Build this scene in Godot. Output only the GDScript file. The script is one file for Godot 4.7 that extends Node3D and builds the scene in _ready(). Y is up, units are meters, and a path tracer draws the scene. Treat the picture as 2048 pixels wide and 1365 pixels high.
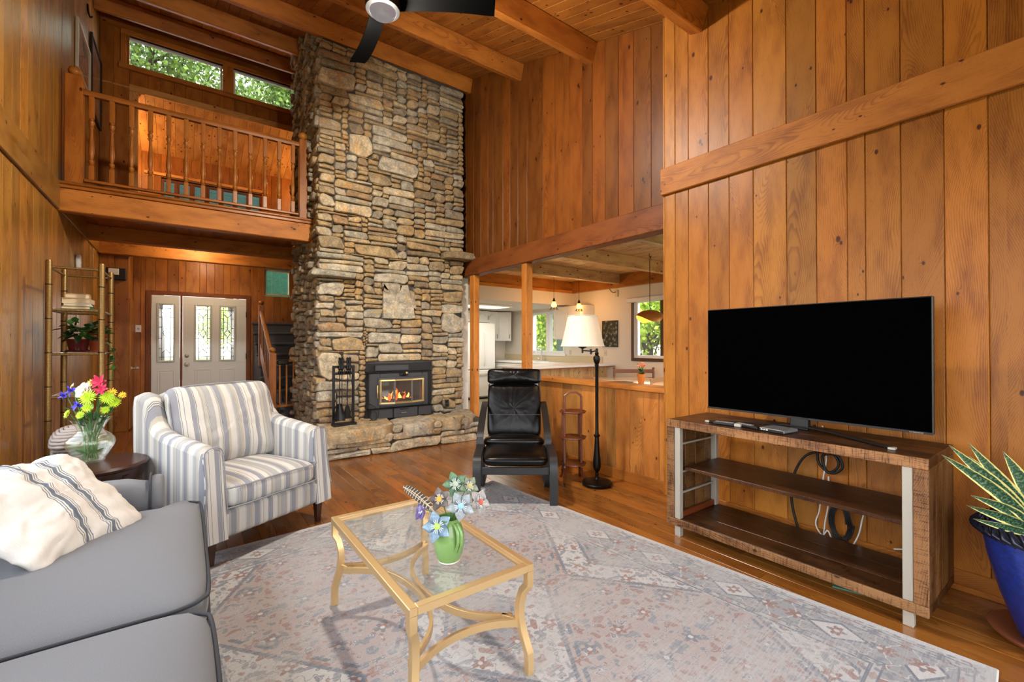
extends Node3D
# A timber-walled living room with a stone chimney, an open dining room and kitchen beside it, and a balcony above the entry.
# x runs across the room (television wall at x = 3.40), -z runs towards the entry, y is up.

var rng := RandomNumberGenerator.new()
var M := {}
var T := {}
var taken := {}

func _ready() -> void:
	rng.seed = 7
	set_view()
	make_textures()
	make_materials()
	build_shell()
	build_balcony()
	build_kitchen_shell()
	build_outside()
	build_chimney()
	build_stove()
	build_entry()
	build_furniture()
	build_kitchen_things()
	build_small_things()

func set_view() -> void:
	var cam := Camera3D.new()
	cam.name = "camera"
	cam.fov = rad_to_deg(2.0 * atan(682.5 / 890.0))
	cam.near = 0.05
	cam.far = 400.0
	add_child(cam)
	cam.position = Vector3(0, 1.33, 0)
	cam.rotation = Vector3(deg_to_rad(0.354), deg_to_rad(-36.3), 0)
	cam.current = true
	var we := WorldEnvironment.new()
	we.name = "world_environment"
	var env := Environment.new()
	env.background_mode = Environment.BG_SKY
	var sky := Sky.new()
	var sm := ProceduralSkyMaterial.new()
	sm.sky_top_color = Color(0.86, 0.90, 0.96)
	sm.sky_horizon_color = Color(0.98, 0.97, 0.95)
	sm.sky_curve = 0.25
	sm.ground_bottom_color = Color(0.55, 0.56, 0.5)
	sm.ground_horizon_color = Color(0.82, 0.81, 0.78)
	sm.sky_energy_multiplier = 1.0
	sm.ground_energy_multiplier = 1.0
	sm.sun_angle_max = 0.0
	sky.sky_material = sm
	env.sky = sky
	env.tonemap_mode = Environment.TONE_MAPPER_LINEAR
	env.tonemap_exposure = 9.0
	env.sdfgi_enabled = true
	env.ssao_enabled = true
	env.ssil_enabled = true
	we.environment = env
	add_child(we)

# ---------------------------------------------------------------- geometry
class G:
	var V := PackedVector3Array()
	var N := PackedVector3Array()
	var U := PackedVector2Array()
	var X := Transform3D.IDENTITY
	var su := 0.6
	var sv := 3.2
	var off := Vector2.ZERO

	func t(a: Vector3, b: Vector3, c: Vector3, na: Vector3, nb: Vector3, nc: Vector3, ua := Vector2.ZERO, ub := Vector2.ZERO, uc := Vector2.ZERO) -> void:
		var g := (b - a).cross(c - a)
		if g.length_squared() < 1e-16:
			return
		var flip := g.dot(na + nb + nc) > 0.0
		V.append(X * a); N.append((X.basis * na).normalized()); U.append(ua)
		if flip:
			V.append(X * c); N.append((X.basis * nc).normalized()); U.append(uc)
			V.append(X * b); N.append((X.basis * nb).normalized()); U.append(ub)
		else:
			V.append(X * b); N.append((X.basis * nb).normalized()); U.append(ub)
			V.append(X * c); N.append((X.basis * nc).normalized()); U.append(uc)

	func q(a: Vector3, b: Vector3, c: Vector3, d: Vector3, n: Vector3, ua := Vector2.ZERO, ub := Vector2.ZERO, uc := Vector2.ZERO, ud := Vector2.ZERO) -> void:
		t(a, b, c, n, n, n, ua, ub, uc)
		t(a, c, d, n, n, n, ua, uc, ud)

	func q4(p: Array, n: Array, u: Array) -> void:
		t(p[0], p[1], p[2], n[0], n[1], n[2], u[0], u[1], u[2])
		t(p[0], p[2], p[3], n[0], n[2], n[3], u[0], u[2], u[3])

	func buv(p: Vector3, a: int, L: int) -> Vector2:
		if a == L:
			return Vector2(p[(a + 1) % 3] / su, p[(a + 2) % 3] / sv) + off
		return Vector2(p[3 - a - L] / su, p[L] / sv) + off

	# a box with chamfered edges; L is the axis that the grain follows
	func box(c: Vector3, sz: Vector3, b := 0.003, L := 1) -> void:
		var h := sz * 0.5
		b = minf(b, minf(h.x, minf(h.y, h.z)) * 0.8)
		for a in 3:
			var p := (a + 1) % 3
			var r := (a + 2) % 3
			for s in [-1.0, 1.0]:
				var n := Vector3.ZERO
				n[a] = s
				var cs := []
				for k in [[-1, -1], [1, -1], [1, 1], [-1, 1]]:
					var v := Vector3.ZERO
					v[a] = s * h[a]
					v[p] = k[0] * (h[p] - b)
					v[r] = k[1] * (h[r] - b)
					cs.append(v)
				q(c + cs[0], c + cs[1], c + cs[2], c + cs[3], n, buv(cs[0], a, L), buv(cs[1], a, L), buv(cs[2], a, L), buv(cs[3], a, L))
			if b <= 0.0:
				continue
			for s1 in [-1.0, 1.0]:
				for s2 in [-1.0, 1.0]:
					var n2 := Vector3.ZERO
					n2[p] = s1
					n2[r] = s2
					var e := []
					for k in [0, 1, 2, 3]:
						var v := Vector3.ZERO
						var sa := -1.0 if k == 0 or k == 3 else 1.0
						v[a] = sa * (h[a] - b)
						v[p] = s1 * (h[p] if k < 2 else h[p] - b)
						v[r] = s2 * (h[r] - b if k < 2 else h[r])
						e.append(v)
					q(c + e[0], c + e[1], c + e[2], c + e[3], n2.normalized(), buv(e[0], p, L), buv(e[1], p, L), buv(e[2], p, L), buv(e[3], p, L))
		if b > 0.0:
			for sx in [-1.0, 1.0]:
				for sy in [-1.0, 1.0]:
					for sz2 in [-1.0, 1.0]:
						var n3 := Vector3(sx, sy, sz2).normalized()
						var i := h - Vector3(b, b, b)
						t(c + Vector3(sx * h.x, sy * i.y, sz2 * i.z), c + Vector3(sx * i.x, sy * h.y, sz2 * i.z), c + Vector3(sx * i.x, sy * i.y, sz2 * h.z), n3, n3, n3)

	# turned shape about y: profile of (radius, height)
	func lathe(pf: Array, seg := 24, c := Vector3.ZERO, sx := 1.0, sz := 1.0, sharp := 0.75) -> void:
		var m := pf.size()
		var sn := []
		for i in m - 1:
			var d: Vector2 = pf[i + 1] - pf[i]
			sn.append(Vector2(d.y, -d.x).normalized())
		var arc := 0.0
		for i in m - 1:
			var n0: Vector2 = sn[i]
			var n1: Vector2 = sn[i]
			if i > 0 and sn[i - 1].dot(sn[i]) > sharp:
				n0 = (sn[i - 1] + sn[i]).normalized()
			if i < m - 2 and sn[i + 1].dot(sn[i]) > sharp:
				n1 = (sn[i + 1] + sn[i]).normalized()
			var a: Vector2 = pf[i]
			var b: Vector2 = pf[i + 1]
			var arc2 := arc + a.distance_to(b)
			for k in seg:
				var t0 := TAU * k / seg
				var t1 := TAU * (k + 1) / seg
				var c0 := Vector3(cos(t0), 0, sin(t0))
				var c1 := Vector3(cos(t1), 0, sin(t1))
				var s3 := Vector3(sx, 1, sz)
				var u0 := float(k) / seg
				var u1 := float(k + 1) / seg
				q4([c + (c0 * a.x + Vector3(0, a.y, 0)) * s3, c + (c1 * a.x + Vector3(0, a.y, 0)) * s3, c + (c1 * b.x + Vector3(0, b.y, 0)) * s3, c + (c0 * b.x + Vector3(0, b.y, 0)) * s3],
					[c0 * n0.x + Vector3(0, n0.y, 0), c1 * n0.x + Vector3(0, n0.y, 0), c1 * n1.x + Vector3(0, n1.y, 0), c0 * n1.x + Vector3(0, n1.y, 0)],
					[Vector2(u0, arc), Vector2(u1, arc), Vector2(u1, arc2), Vector2(u0, arc2)])
			arc = arc2

	# profile swept along a path; frame from the reference direction up
	func sweep(path: Array, prof: Array, up := Vector3.UP, smooth := false, scales: Array = [], caps := true, closed := false) -> void:
		var m := path.size()
		var fr := []
		for i in m:
			var d: Vector3
			if closed:
				d = path[(i + 1) % m] - path[(i - 1 + m) % m]
			elif i == 0:
				d = path[1] - path[0]
			elif i == m - 1:
				d = path[m - 1] - path[m - 2]
			else:
				d = (path[i + 1] - path[i]).normalized() + (path[i] - path[i - 1]).normalized()
			d = d.normalized()
			var sd := d.cross(up)
			if sd.length() < 1e-4:
				sd = fr[-1].x if fr else d.cross(Vector3(0.31, 0.2, 0.9))
			sd = sd.normalized()
			var nu := sd.cross(d).normalized()
			# keep the width of the profile at a mitred corner
			var st := 1.0
			if not closed and i > 0 and i < m - 1 and not smooth:
				var e: Vector3 = (path[i + 1] - path[i]).normalized()
				st = 1.0 / maxf(0.5, e.dot(d))
			fr.append(Basis(sd, nu, d))
			fr[-1].z = d * st
		var k := prof.size()
		var pn := []
		var cen := Vector2.ZERO
		for p in prof:
			cen += p
		cen /= k
		for j in k:
			var e2: Vector2 = prof[(j + 1) % k] - prof[j]
			var n2 := Vector2(e2.y, -e2.x).normalized()
			if n2.dot((prof[j] + prof[(j + 1) % k]) * 0.5 - cen) < 0.0:
				n2 = -n2
			pn.append(n2)
		var per := [0.0]
		for j in k:
			per.append(per[-1] + prof[j].distance_to(prof[(j + 1) % k]))
		var len := 0.0
		var last := m if closed else m - 1
		for i in last:
			var i2 := (i + 1) % m
			var f0: Basis = fr[i]
			var f1: Basis = fr[i2]
			var s0: float = scales[i] if scales else 1.0
			var s1: float = scales[i2] if scales else 1.0
			var l2: float = len + path[i].distance_to(path[i2])
			for j in k:
				var j2 := (j + 1) % k
				var a: Vector3 = path[i] + (f0.x * prof[j].x + f0.y * prof[j].y) * s0
				var b: Vector3 = path[i] + (f0.x * prof[j2].x + f0.y * prof[j2].y) * s0
				var c: Vector3 = path[i2] + (f1.x * prof[j2].x + f1.y * prof[j2].y) * s1
				var d2: Vector3 = path[i2] + (f1.x * prof[j].x + f1.y * prof[j].y) * s1
				var na: Vector2 = pn[j]
				var nb: Vector2 = pn[j]
				if smooth:
					na = (pn[j] + pn[(j - 1 + k) % k]).normalized()
					nb = (pn[j] + pn[j2]).normalized()
				q4([a, b, c, d2], [f0.x * na.x + f0.y * na.y, f0.x * nb.x + f0.y * nb.y, f1.x * nb.x + f1.y * nb.y, f1.x * na.x + f1.y * na.y],
					[Vector2(per[j] / su, len / sv) + off, Vector2(per[j + 1] / su, len / sv) + off, Vector2(per[j + 1] / su, l2 / sv) + off, Vector2(per[j] / su, l2 / sv) + off])
			len = l2
		if caps and not closed:
			var tri := Geometry2D.triangulate_polygon(PackedVector2Array(prof))
			for e3 in [0, m - 1]:
				var f: Basis = fr[e3]
				var s: float = scales[e3] if scales else 1.0
				var n := f.z.normalized() * (-1.0 if e3 == 0 else 1.0)
				for w in range(0, tri.size(), 3):
					var pts := []
					for z in 3:
						var p2: Vector2 = prof[tri[w + z]]
						pts.append(path[e3] + (f.x * p2.x + f.y * p2.y) * s)
					t(pts[0], pts[1], pts[2], n, n, n)

	func ring(r: float, seg := 8, ry := -1.0) -> Array:
		var a := []
		for i in seg:
			a.append(Vector2(cos(TAU * i / seg) * r, sin(TAU * i / seg) * (ry if ry > 0.0 else r)))
		return a

	func tube(path: Array, r: float, seg := 8, scales: Array = [], closed := false) -> void:
		var up := Vector3(0.137, 0.9, 0.31).normalized()
		if path.size() > 1 and absf((path[1] - path[0]).normalized().dot(up)) > 0.8:
			up = Vector3(0.8, 0.1, 0.55).normalized()
		sweep(path, ring(r, seg), up, true, scales, true, closed)

	func rect(w: float, h: float, b := 0.0) -> Array:
		var x := w * 0.5
		var y := h * 0.5
		if b <= 0.0:
			return [Vector2(-x, -y), Vector2(x, -y), Vector2(x, y), Vector2(-x, y)]
		return [Vector2(-x + b, -y), Vector2(x - b, -y), Vector2(x, -y + b), Vector2(x, y - b), Vector2(x - b, y), Vector2(-x + b, y), Vector2(-x, y - b), Vector2(-x, -y + b)]

	# surface through a grid of points, smooth; wrap joins the last column to the first
	func grid(P: Array, uv: Array = [], wrap := false, inward := Vector3.INF) -> void:
		var r := P.size()
		var c: int = P[0].size()
		var NN := []
		for i in r:
			var row := []
			for j in c:
				var i0 := maxi(i - 1, 0)
				var i1 := mini(i + 1, r - 1)
				var j0 := (j - 1 + c) % c if wrap else maxi(j - 1, 0)
				var j1 := (j + 1) % c if wrap else mini(j + 1, c - 1)
				var du: Vector3 = P[i1][j] - P[i0][j]
				var dv: Vector3 = P[i][j1] - P[i][j0]
				if dv.length_squared() < 1e-12:
					var ii := 1 if i == 0 else r - 2
					dv = P[ii][j1] - P[ii][j0]
				if du.length_squared() < 1e-12:
					du = Vector3.UP
				row.append(du.cross(dv).normalized())
			NN.append(row)
		# turn the normals away from the middle of the shape
		if inward != Vector3.INF:
			var sum := 0.0
			for i in r:
				for j in c:
					sum += NN[i][j].dot(P[i][j] - inward)
			if sum < 0.0:
				for i in r:
					for j in c:
						NN[i][j] = -NN[i][j]
		for i in r - 1:
			for j in (c if wrap else c - 1):
				var j2 := (j + 1) % c
				var us := [Vector2.ZERO, Vector2.ZERO, Vector2.ZERO, Vector2.ZERO]
				if uv:
					us = [uv[i][j], uv[i][j + 1], uv[i + 1][j + 1], uv[i + 1][j]]
				q4([P[i][j], P[i][j2], P[i + 1][j2], P[i + 1][j]], [NN[i][j], NN[i][j2], NN[i + 1][j2], NN[i + 1][j]], us)

	# soft block: a rounded box. e, e2: edge squareness round and over (2 = ellipsoid, 6 = boxy). Points only, first column repeated
	func soft(sz: Vector3, e := 5.0, e2 := 5.0, seg := 28, rings := 18) -> Array:
		var P := []
		for i in rings + 1:
			var ph := PI * (float(i) / rings - 0.5)
			var row := []
			for j in seg + 1:
				var th := TAU * j / seg
				var cx := cos(th)
				var cy := sin(th)
				var rr := pow(pow(absf(cx), e) + pow(absf(cy), e), -1.0 / e)
				var cp := cos(ph)
				var sp := sin(ph)
				var rs := pow(pow(absf(cp), e2) + pow(absf(sp), e2), -1.0 / e2)
				row.append(Vector3(cx * rr * cp * rs, sp * rs, cy * rr * cp * rs) * sz * 0.5)
			P.append(row)
		return P

	# skin such points; uv are rows as long as the points' rows
	func skin(P: Array, uv: Array = [], c := Vector3.ZERO) -> void:
		var Q := []
		for row in P:
			var r := []
			for k in row.size() - 1:
				r.append(c + row[k])
			Q.append(r)
		grid(Q, uv, true, c)

	func ball(c: Vector3, r: Vector3, seg := 14, rings := 9) -> void:
		var pf := []
		for i in rings + 1:
			var a := PI * i / rings - PI / 2
			pf.append(Vector2(maxf(cos(a), 0.0), sin(a)))
		var keep := X
		X = X * Transform3D(Basis.from_scale(r), c)
		var n0 := N.size()
		lathe(pf, seg, Vector3.ZERO, 1, 1, 0.2)
		X = keep
		for i in range(n0, N.size()):
			pass

	# flat outline (in x,y) given a thickness in z, with a chamfer on the front rim
	func prism(poly: Array, z0: float, z1: float, b := 0.0) -> void:
		var k := poly.size()
		var cen := Vector2.ZERO
		for p in poly:
			cen += p
		cen /= k
		var inn := []
		for p in poly:
			inn.append(p + (cen - p).normalized() * b if b > 0.0 else p)
		var tri := Geometry2D.triangulate_polygon(PackedVector2Array(inn))
		for w in range(0, tri.size(), 3):
			var a: Vector2 = inn[tri[w]]
			var bb: Vector2 = inn[tri[w + 1]]
			var c: Vector2 = inn[tri[w + 2]]
			var nz := Vector3(0, 0, 1)
			t(Vector3(a.x, a.y, z1), Vector3(bb.x, bb.y, z1), Vector3(c.x, c.y, z1), nz, nz, nz, a / Vector2(su, sv), bb / Vector2(su, sv), c / Vector2(su, sv))
		var tri2 := Geometry2D.triangulate_polygon(PackedVector2Array(poly))
		for w in range(0, tri2.size(), 3):
			var a: Vector2 = poly[tri2[w]]
			var bb: Vector2 = poly[tri2[w + 1]]
			var c: Vector2 = poly[tri2[w + 2]]
			var nz := Vector3(0, 0, -1)
			t(Vector3(a.x, a.y, z0), Vector3(bb.x, bb.y, z0), Vector3(c.x, c.y, z0), nz, nz, nz)
		for i in k:
			var p: Vector2 = poly[i]
			var p2: Vector2 = poly[(i + 1) % k]
			var e := p2 - p
			var n := Vector2(e.y, -e.x).normalized()
			if n.dot((p + p2) * 0.5 - cen) < 0.0:
				n = -n
			var n3 := Vector3(n.x, n.y, 0)
			var zb := z1 - b
			q(Vector3(p.x, p.y, z0), Vector3(p2.x, p2.y, z0), Vector3(p2.x, p2.y, zb), Vector3(p.x, p.y, zb), n3)
			if b > 0.0:
				var a2: Vector2 = inn[i]
				var b2: Vector2 = inn[(i + 1) % k]
				q(Vector3(p.x, p.y, zb), Vector3(p2.x, p2.y, zb), Vector3(b2.x, b2.y, z1), Vector3(a2.x, a2.y, z1), (n3 + Vector3(0, 0, 1)).normalized())

	func mesh() -> ArrayMesh:
		var a := []
		a.resize(Mesh.ARRAY_MAX)
		a[Mesh.ARRAY_VERTEX] = V
		a[Mesh.ARRAY_NORMAL] = N
		a[Mesh.ARRAY_TEX_UV] = U
		var m := ArrayMesh.new()
		m.add_surface_from_arrays(Mesh.PRIMITIVE_TRIANGLES, a)
		return m

func obj(called: String, g, mat: Material, parent: Node = self, at := Vector3.ZERO) -> MeshInstance3D:
	var o := MeshInstance3D.new()
	o.name = called if parent != self else numbered(called)
	o.mesh = g.mesh() if g is G else g
	o.material_override = mat
	parent.add_child(o, true)
	o.position = at
	return o

func numbered(called: String) -> String:
	if not taken.has(called):
		taken[called] = 0
		return called
	taken[called] += 1
	return "%s_%03d" % [called, taken[called]]

func tag(o: Node, label: String, category: String, group := "", kind := "") -> void:
	o.set_meta("label", label)
	if category:
		o.set_meta("category", category)
	if group:
		o.set_meta("group", group)
	if kind:
		o.set_meta("kind", kind)

func thing(called: String, label: String, category: String, at := Vector3.ZERO, turn := 0.0, group := "") -> Node3D:
	var o := Node3D.new()
	o.name = numbered(called)
	add_child(o)
	o.position = at
	o.rotation.y = turn
	tag(o, label, category, group)
	return o

func copy_of(src: Node3D, at: Vector3, turn: float, label: String, base: String) -> Node3D:
	var c: Node3D = src.duplicate()
	c.name = numbered(base)
	add_child(c)
	c.position = at
	c.rotation.y = turn
	c.set_meta("label", label)
	return c

func struct(called: String, label := "") -> Node3D:
	var o := Node3D.new()
	o.name = numbered(called)
	add_child(o)
	o.set_meta("kind", "structure")
	if label:
		o.set_meta("label", label)
	return o

func woff(w := 0.2) -> Vector2:
	return Vector2(rng.randf() * maxf(0.05, 1.0 - w / 0.6), rng.randf())

# one board or beam, its grain along axis L; lo and hi are opposite corners
func board(parent: Node, called: String, lo: Vector3, hi: Vector3, mat: Material, L := 1, b := 0.003) -> MeshInstance3D:
	var g := G.new()
	var s := hi - lo
	g.off = woff(maxf(s[(L + 1) % 3], s[(L + 2) % 3]))
	g.box(Vector3.ZERO, s, b, L)
	return obj(called, g, mat, parent, (lo + hi) * 0.5)

func slab(g: G, lo: Vector3, hi: Vector3, b := 0.0, L := 1) -> void:
	g.box((lo + hi) * 0.5, hi - lo, b, L)

func pick(a: Array):
	return a[rng.randi() % a.size()]

func bez(a: Vector3, b: Vector3, c: Vector3, d: Vector3, n := 12) -> Array:
	var r := []
	for i in n + 1:
		var t := float(i) / n
		r.append(a.bezier_interpolate(b, c, d, t))
	return r

func spline(pts: Array, n := 6, closed := false) -> Array:
	var r := []
	var m := pts.size()
	for i in (m if closed else m - 1):
		var p0: Variant = pts[(i - 1 + m) % m] if closed else pts[maxi(i - 1, 0)]
		var p1: Variant = pts[i]
		var p2: Variant = pts[(i + 1) % m]
		var p3: Variant = pts[(i + 2) % m] if closed else pts[mini(i + 2, m - 1)]
		for k in n:
			r.append(p1.cubic_interpolate(p2, p0, p3, float(k) / n))
	if not closed:
		r.append(pts[m - 1])
	return r

# ---------------------------------------------------------------- textures and materials
func fnoise(sd: int, f: float, oct := 3) -> FastNoiseLite:
	var n := FastNoiseLite.new()
	n.noise_type = FastNoiseLite.TYPE_SIMPLEX_SMOOTH
	n.seed = sd
	n.frequency = f
	n.fractal_octaves = oct
	return n

func img_tex(w: int, h: int, data: PackedByteArray) -> ImageTexture:
	return ImageTexture.create_from_image(Image.create_from_data(w, h, false, Image.FORMAT_RGB8, data))

# sawn boards: growth rings cut lengthwise, fibres, knots; 0.6 m across, 3.2 m along, repeats along
func wood_tex(w: int, h: int, sd: int, nknots: int, ring: float, late_w: float, fibre: float, patch: float, dark: Vector3, saw := 0.0) -> ImageTexture:
	var r := RandomNumberGenerator.new()
	r.seed = sd
	var nf := fnoise(sd, 1.0, 2)
	var nw := fnoise(sd + 1, 1.0, 3)
	var s := []
	for i in 6:
		s.append(r.randf() * TAU)
	var kn := []
	for i in nknots:
		kn.append([r.randf() * 0.6, r.randf() * 3.2, r.randf_range(0.005, 0.015)])
	var data := PackedByteArray()
	data.resize(w * h * 3)
	var o := 0
	for y in h:
		var th := TAU * y / h
		var py := 3.2 * y / h
		var cx := 0.3 + 0.13 * sin(th + s[0]) + 0.05 * sin(2.0 * th + s[1])
		var dd := 0.055 + 0.035 * sin(th + s[2]) + 0.02 * sin(3.0 * th + s[3])
		var near := []
		for k in kn:
			var dy := absf(py - k[1])
			dy = minf(dy, 3.2 - dy)
			if dy < 0.25:
				near.append([k[0], dy / 1.7, k[2]])
		var fc := cos(th)
		var fs := sin(th)
		for x in w:
			var px := 0.6 * x / w
			var wp := nw.get_noise_3d(px * 7.0, fc * 1.1, fs * 1.1)
			var st := nf.get_noise_3d(px * 420.0, fc * 5.5, fs * 5.5)
			var rad := sqrt((px - cx) * (px - cx) + dd * dd) + wp * 0.012
			var kd := 0.0
			for k in near:
				var dx: float = px - k[0]
				var d2: float = dx * dx + k[1] * k[1]
				if d2 < 0.0064:
					rad += 0.02 * exp(-d2 / (5.0 * k[2] * k[2]))
					kd = maxf(kd, 1.0 - smoothstep(0.5, 1.1, sqrt(d2) / k[2]))
			var f := fposmod(rad / ring, 1.0)
			var late := smoothstep(0.35, 0.9, f) * (1.0 - smoothstep(0.93, 1.0, f))
			var v := 1.0 - late_w * late - fibre * maxf(0.0, st) + patch * wp
			if saw > 0.0:
				v -= saw * maxf(0.0, nf.get_noise_2d(px * 9.0, py * 130.0 + sd) - 0.1)
			v = clampf(v, 0.0, 1.0)
			var cr := lerpf(dark.x, 1.0, v)
			var cg := lerpf(dark.y, 1.0, v)
			var cb := lerpf(dark.z, 1.0, v)
			if kd > 0.0:
				cr = lerpf(cr, 0.34, kd * 0.85)
				cg = lerpf(cg, 0.22, kd * 0.85)
				cb = lerpf(cb, 0.15, kd * 0.85)
			data[o] = int(cr * 255.0)
			data[o + 1] = int(cg * 255.0)
			data[o + 2] = int(cb * 255.0)
			o += 3
	return img_tex(w, h, data)

# blotchy mineral colour that repeats
func stone_tex(n: int, sd: int) -> Array:
	var a := fnoise(sd, 0.012, 5).get_seamless_image(n, n)
	var b := fnoise(sd + 5, 0.05, 4).get_seamless_image(n, n)
	var c := fnoise(sd + 9, 0.006, 2).get_seamless_image(n, n)
	var da := a.get_data()
	var db := b.get_data()
	var dc := c.get_data()
	var data := PackedByteArray()
	data.resize(n * n * 3)
	var hd := PackedByteArray()
	hd.resize(n * n * 3)
	for i in n * n:
		var va := da[i] / 255.0
		var vb := db[i] / 255.0
		var vc := dc[i] / 255.0
		var v := 0.62 + 0.40 * va + 0.16 * (vb - 0.5)
		var rust := 0.7 * smoothstep(0.5, 0.8, vc) * smoothstep(0.3, 0.7, va)
		var pale := smoothstep(0.62, 0.7, vb) * 0.08
		data[i * 3] = int(255.0 * clampf(v + pale, 0.0, 1.0))
		data[i * 3 + 1] = int(255.0 * clampf(v * (1.0 - 0.16 * rust) + pale, 0.0, 1.0))
		data[i * 3 + 2] = int(255.0 * clampf(v * (1.0 - 0.38 * rust) + pale, 0.0, 1.0))
		var hh := int(255.0 * clampf(0.55 * va + 0.45 * vb, 0.0, 1.0))
		hd[i * 3] = hh
		hd[i * 3 + 1] = hh
		hd[i * 3 + 2] = hh
	return [img_tex(n, n, data), img_tex(n, n, hd)]

func grain_tex(n: int, sd: int, f: float, lo: float, hi: float) -> ImageTexture:
	var a := fnoise(sd, f, 4).get_seamless_image(n, n).get_data()
	var data := PackedByteArray()
	data.resize(n * n * 3)
	for i in n * n:
		var v := int(255.0 * lerpf(lo, hi, a[i] / 255.0))
		data[i * 3] = v
		data[i * 3 + 1] = v
		data[i * 3 + 2] = v
	return img_tex(n, n, data)

# woven cloth: threads over and under
func weave_tex(n: int, count: int) -> ImageTexture:
	var data := PackedByteArray()
	data.resize(n * n * 3)
	var no := fnoise(3, 0.2, 2)
	for y in n:
		for x in n:
			var u := float(x) / n * count
			var v := float(y) / n * count
			var k := (int(u) + int(v)) % 2
			var a := sin(fposmod(u, 1.0) * PI)
			var b := sin(fposmod(v, 1.0) * PI)
			var h := (a * 0.5 + 0.5 * (1.0 if k == 0 else 0.4)) if k == 0 else (b * 0.5 + 0.3)
			h = clampf(h + 0.2 * no.get_noise_2d(x, y), 0.0, 1.0)
			var i := (y * n + x) * 3
			data[i] = int(h * 255)
			data[i + 1] = int(h * 255)
			data[i + 2] = int(h * 255)
	return img_tex(n, n, data)

# ticking: unequal stripes of grey-blue, stone and cream; one repeat = 0.42 m
func ticking_tex() -> ImageTexture:
	var w := 840
	var h := 24
	var cr := Color(0.85, 0.835, 0.80)
	var bl := Color(0.60, 0.605, 0.63)
	var gr := Color(0.70, 0.695, 0.685)
	var be := Color(0.755, 0.73, 0.67)
	var dk := Color(0.47, 0.475, 0.50)
	var bands := [[54, bl], [6, cr], [8, dk], [4, cr], [64, cr], [4, dk], [5, cr], [4, dk], [30, be], [4, cr], [4, dk], [6, cr], [6, dk], [6, cr], [4, dk], [70, gr], [4, cr], [44, cr], [5, dk], [7, cr], [5, dk], [7, cr], [5, dk], [60, bl], [5, be], [30, be], [6, cr], [72, cr],
		[5, gr], [6, cr], [36, gr], [4, dk], [5, cr], [4, dk], [5, cr], [4, dk], [40, be], [10, cr], [74, bl], [8, cr], [6, dk], [36, cr], [5, dk], [5, cr]]
	var row := []
	for b in bands:
		for i in b[0]:
			row.append(b[1])
	while row.size() < w:
		row.append(cr)
	var data := PackedByteArray()
	data.resize(w * h * 3)
	var r := RandomNumberGenerator.new()
	r.seed = 4
	for y in h:
		for x in w:
			var c: Color = row[x]
			var k := 1.0 + r.randf_range(-0.05, 0.05)
			var i := (y * w + x) * 3
			data[i] = int(clampf(c.r * k, 0, 1) * 255)
			data[i + 1] = int(clampf(c.g * k, 0, 1) * 255)
			data[i + 2] = int(clampf(c.b * k, 0, 1) * 255)
	return img_tex(w, h, data)

# linen with two groups of woven slate stripes
func grain_sack_tex() -> ImageTexture:
	var w := 512
	var h := 32
	var data := PackedByteArray()
	data.resize(w * h * 3)
	var r := RandomNumberGenerator.new()
	r.seed = 9
	for x in w:
		var u := float(x) / w
		var k := 0.0
		for c in [0.36, 0.56]:
			var d := absf(u - c)
			if d < 0.016 or (d > 0.026 and d < 0.032) or (d > 0.042 and d < 0.048):
				k = 1.0
		for y in h:
			var f := r.randf_range(0.95, 1.0)
			var kk := k * r.randf_range(0.75, 1.0)
			var i := (y * w + x) * 3
			data[i] = int(lerpf(0.82, 0.33, kk) * f * 255)
			data[i + 1] = int(lerpf(0.80, 0.37, kk) * f * 255)
			data[i + 2] = int(lerpf(0.765, 0.42, kk) * f * 255)
	return img_tex(w, h, data)

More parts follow.
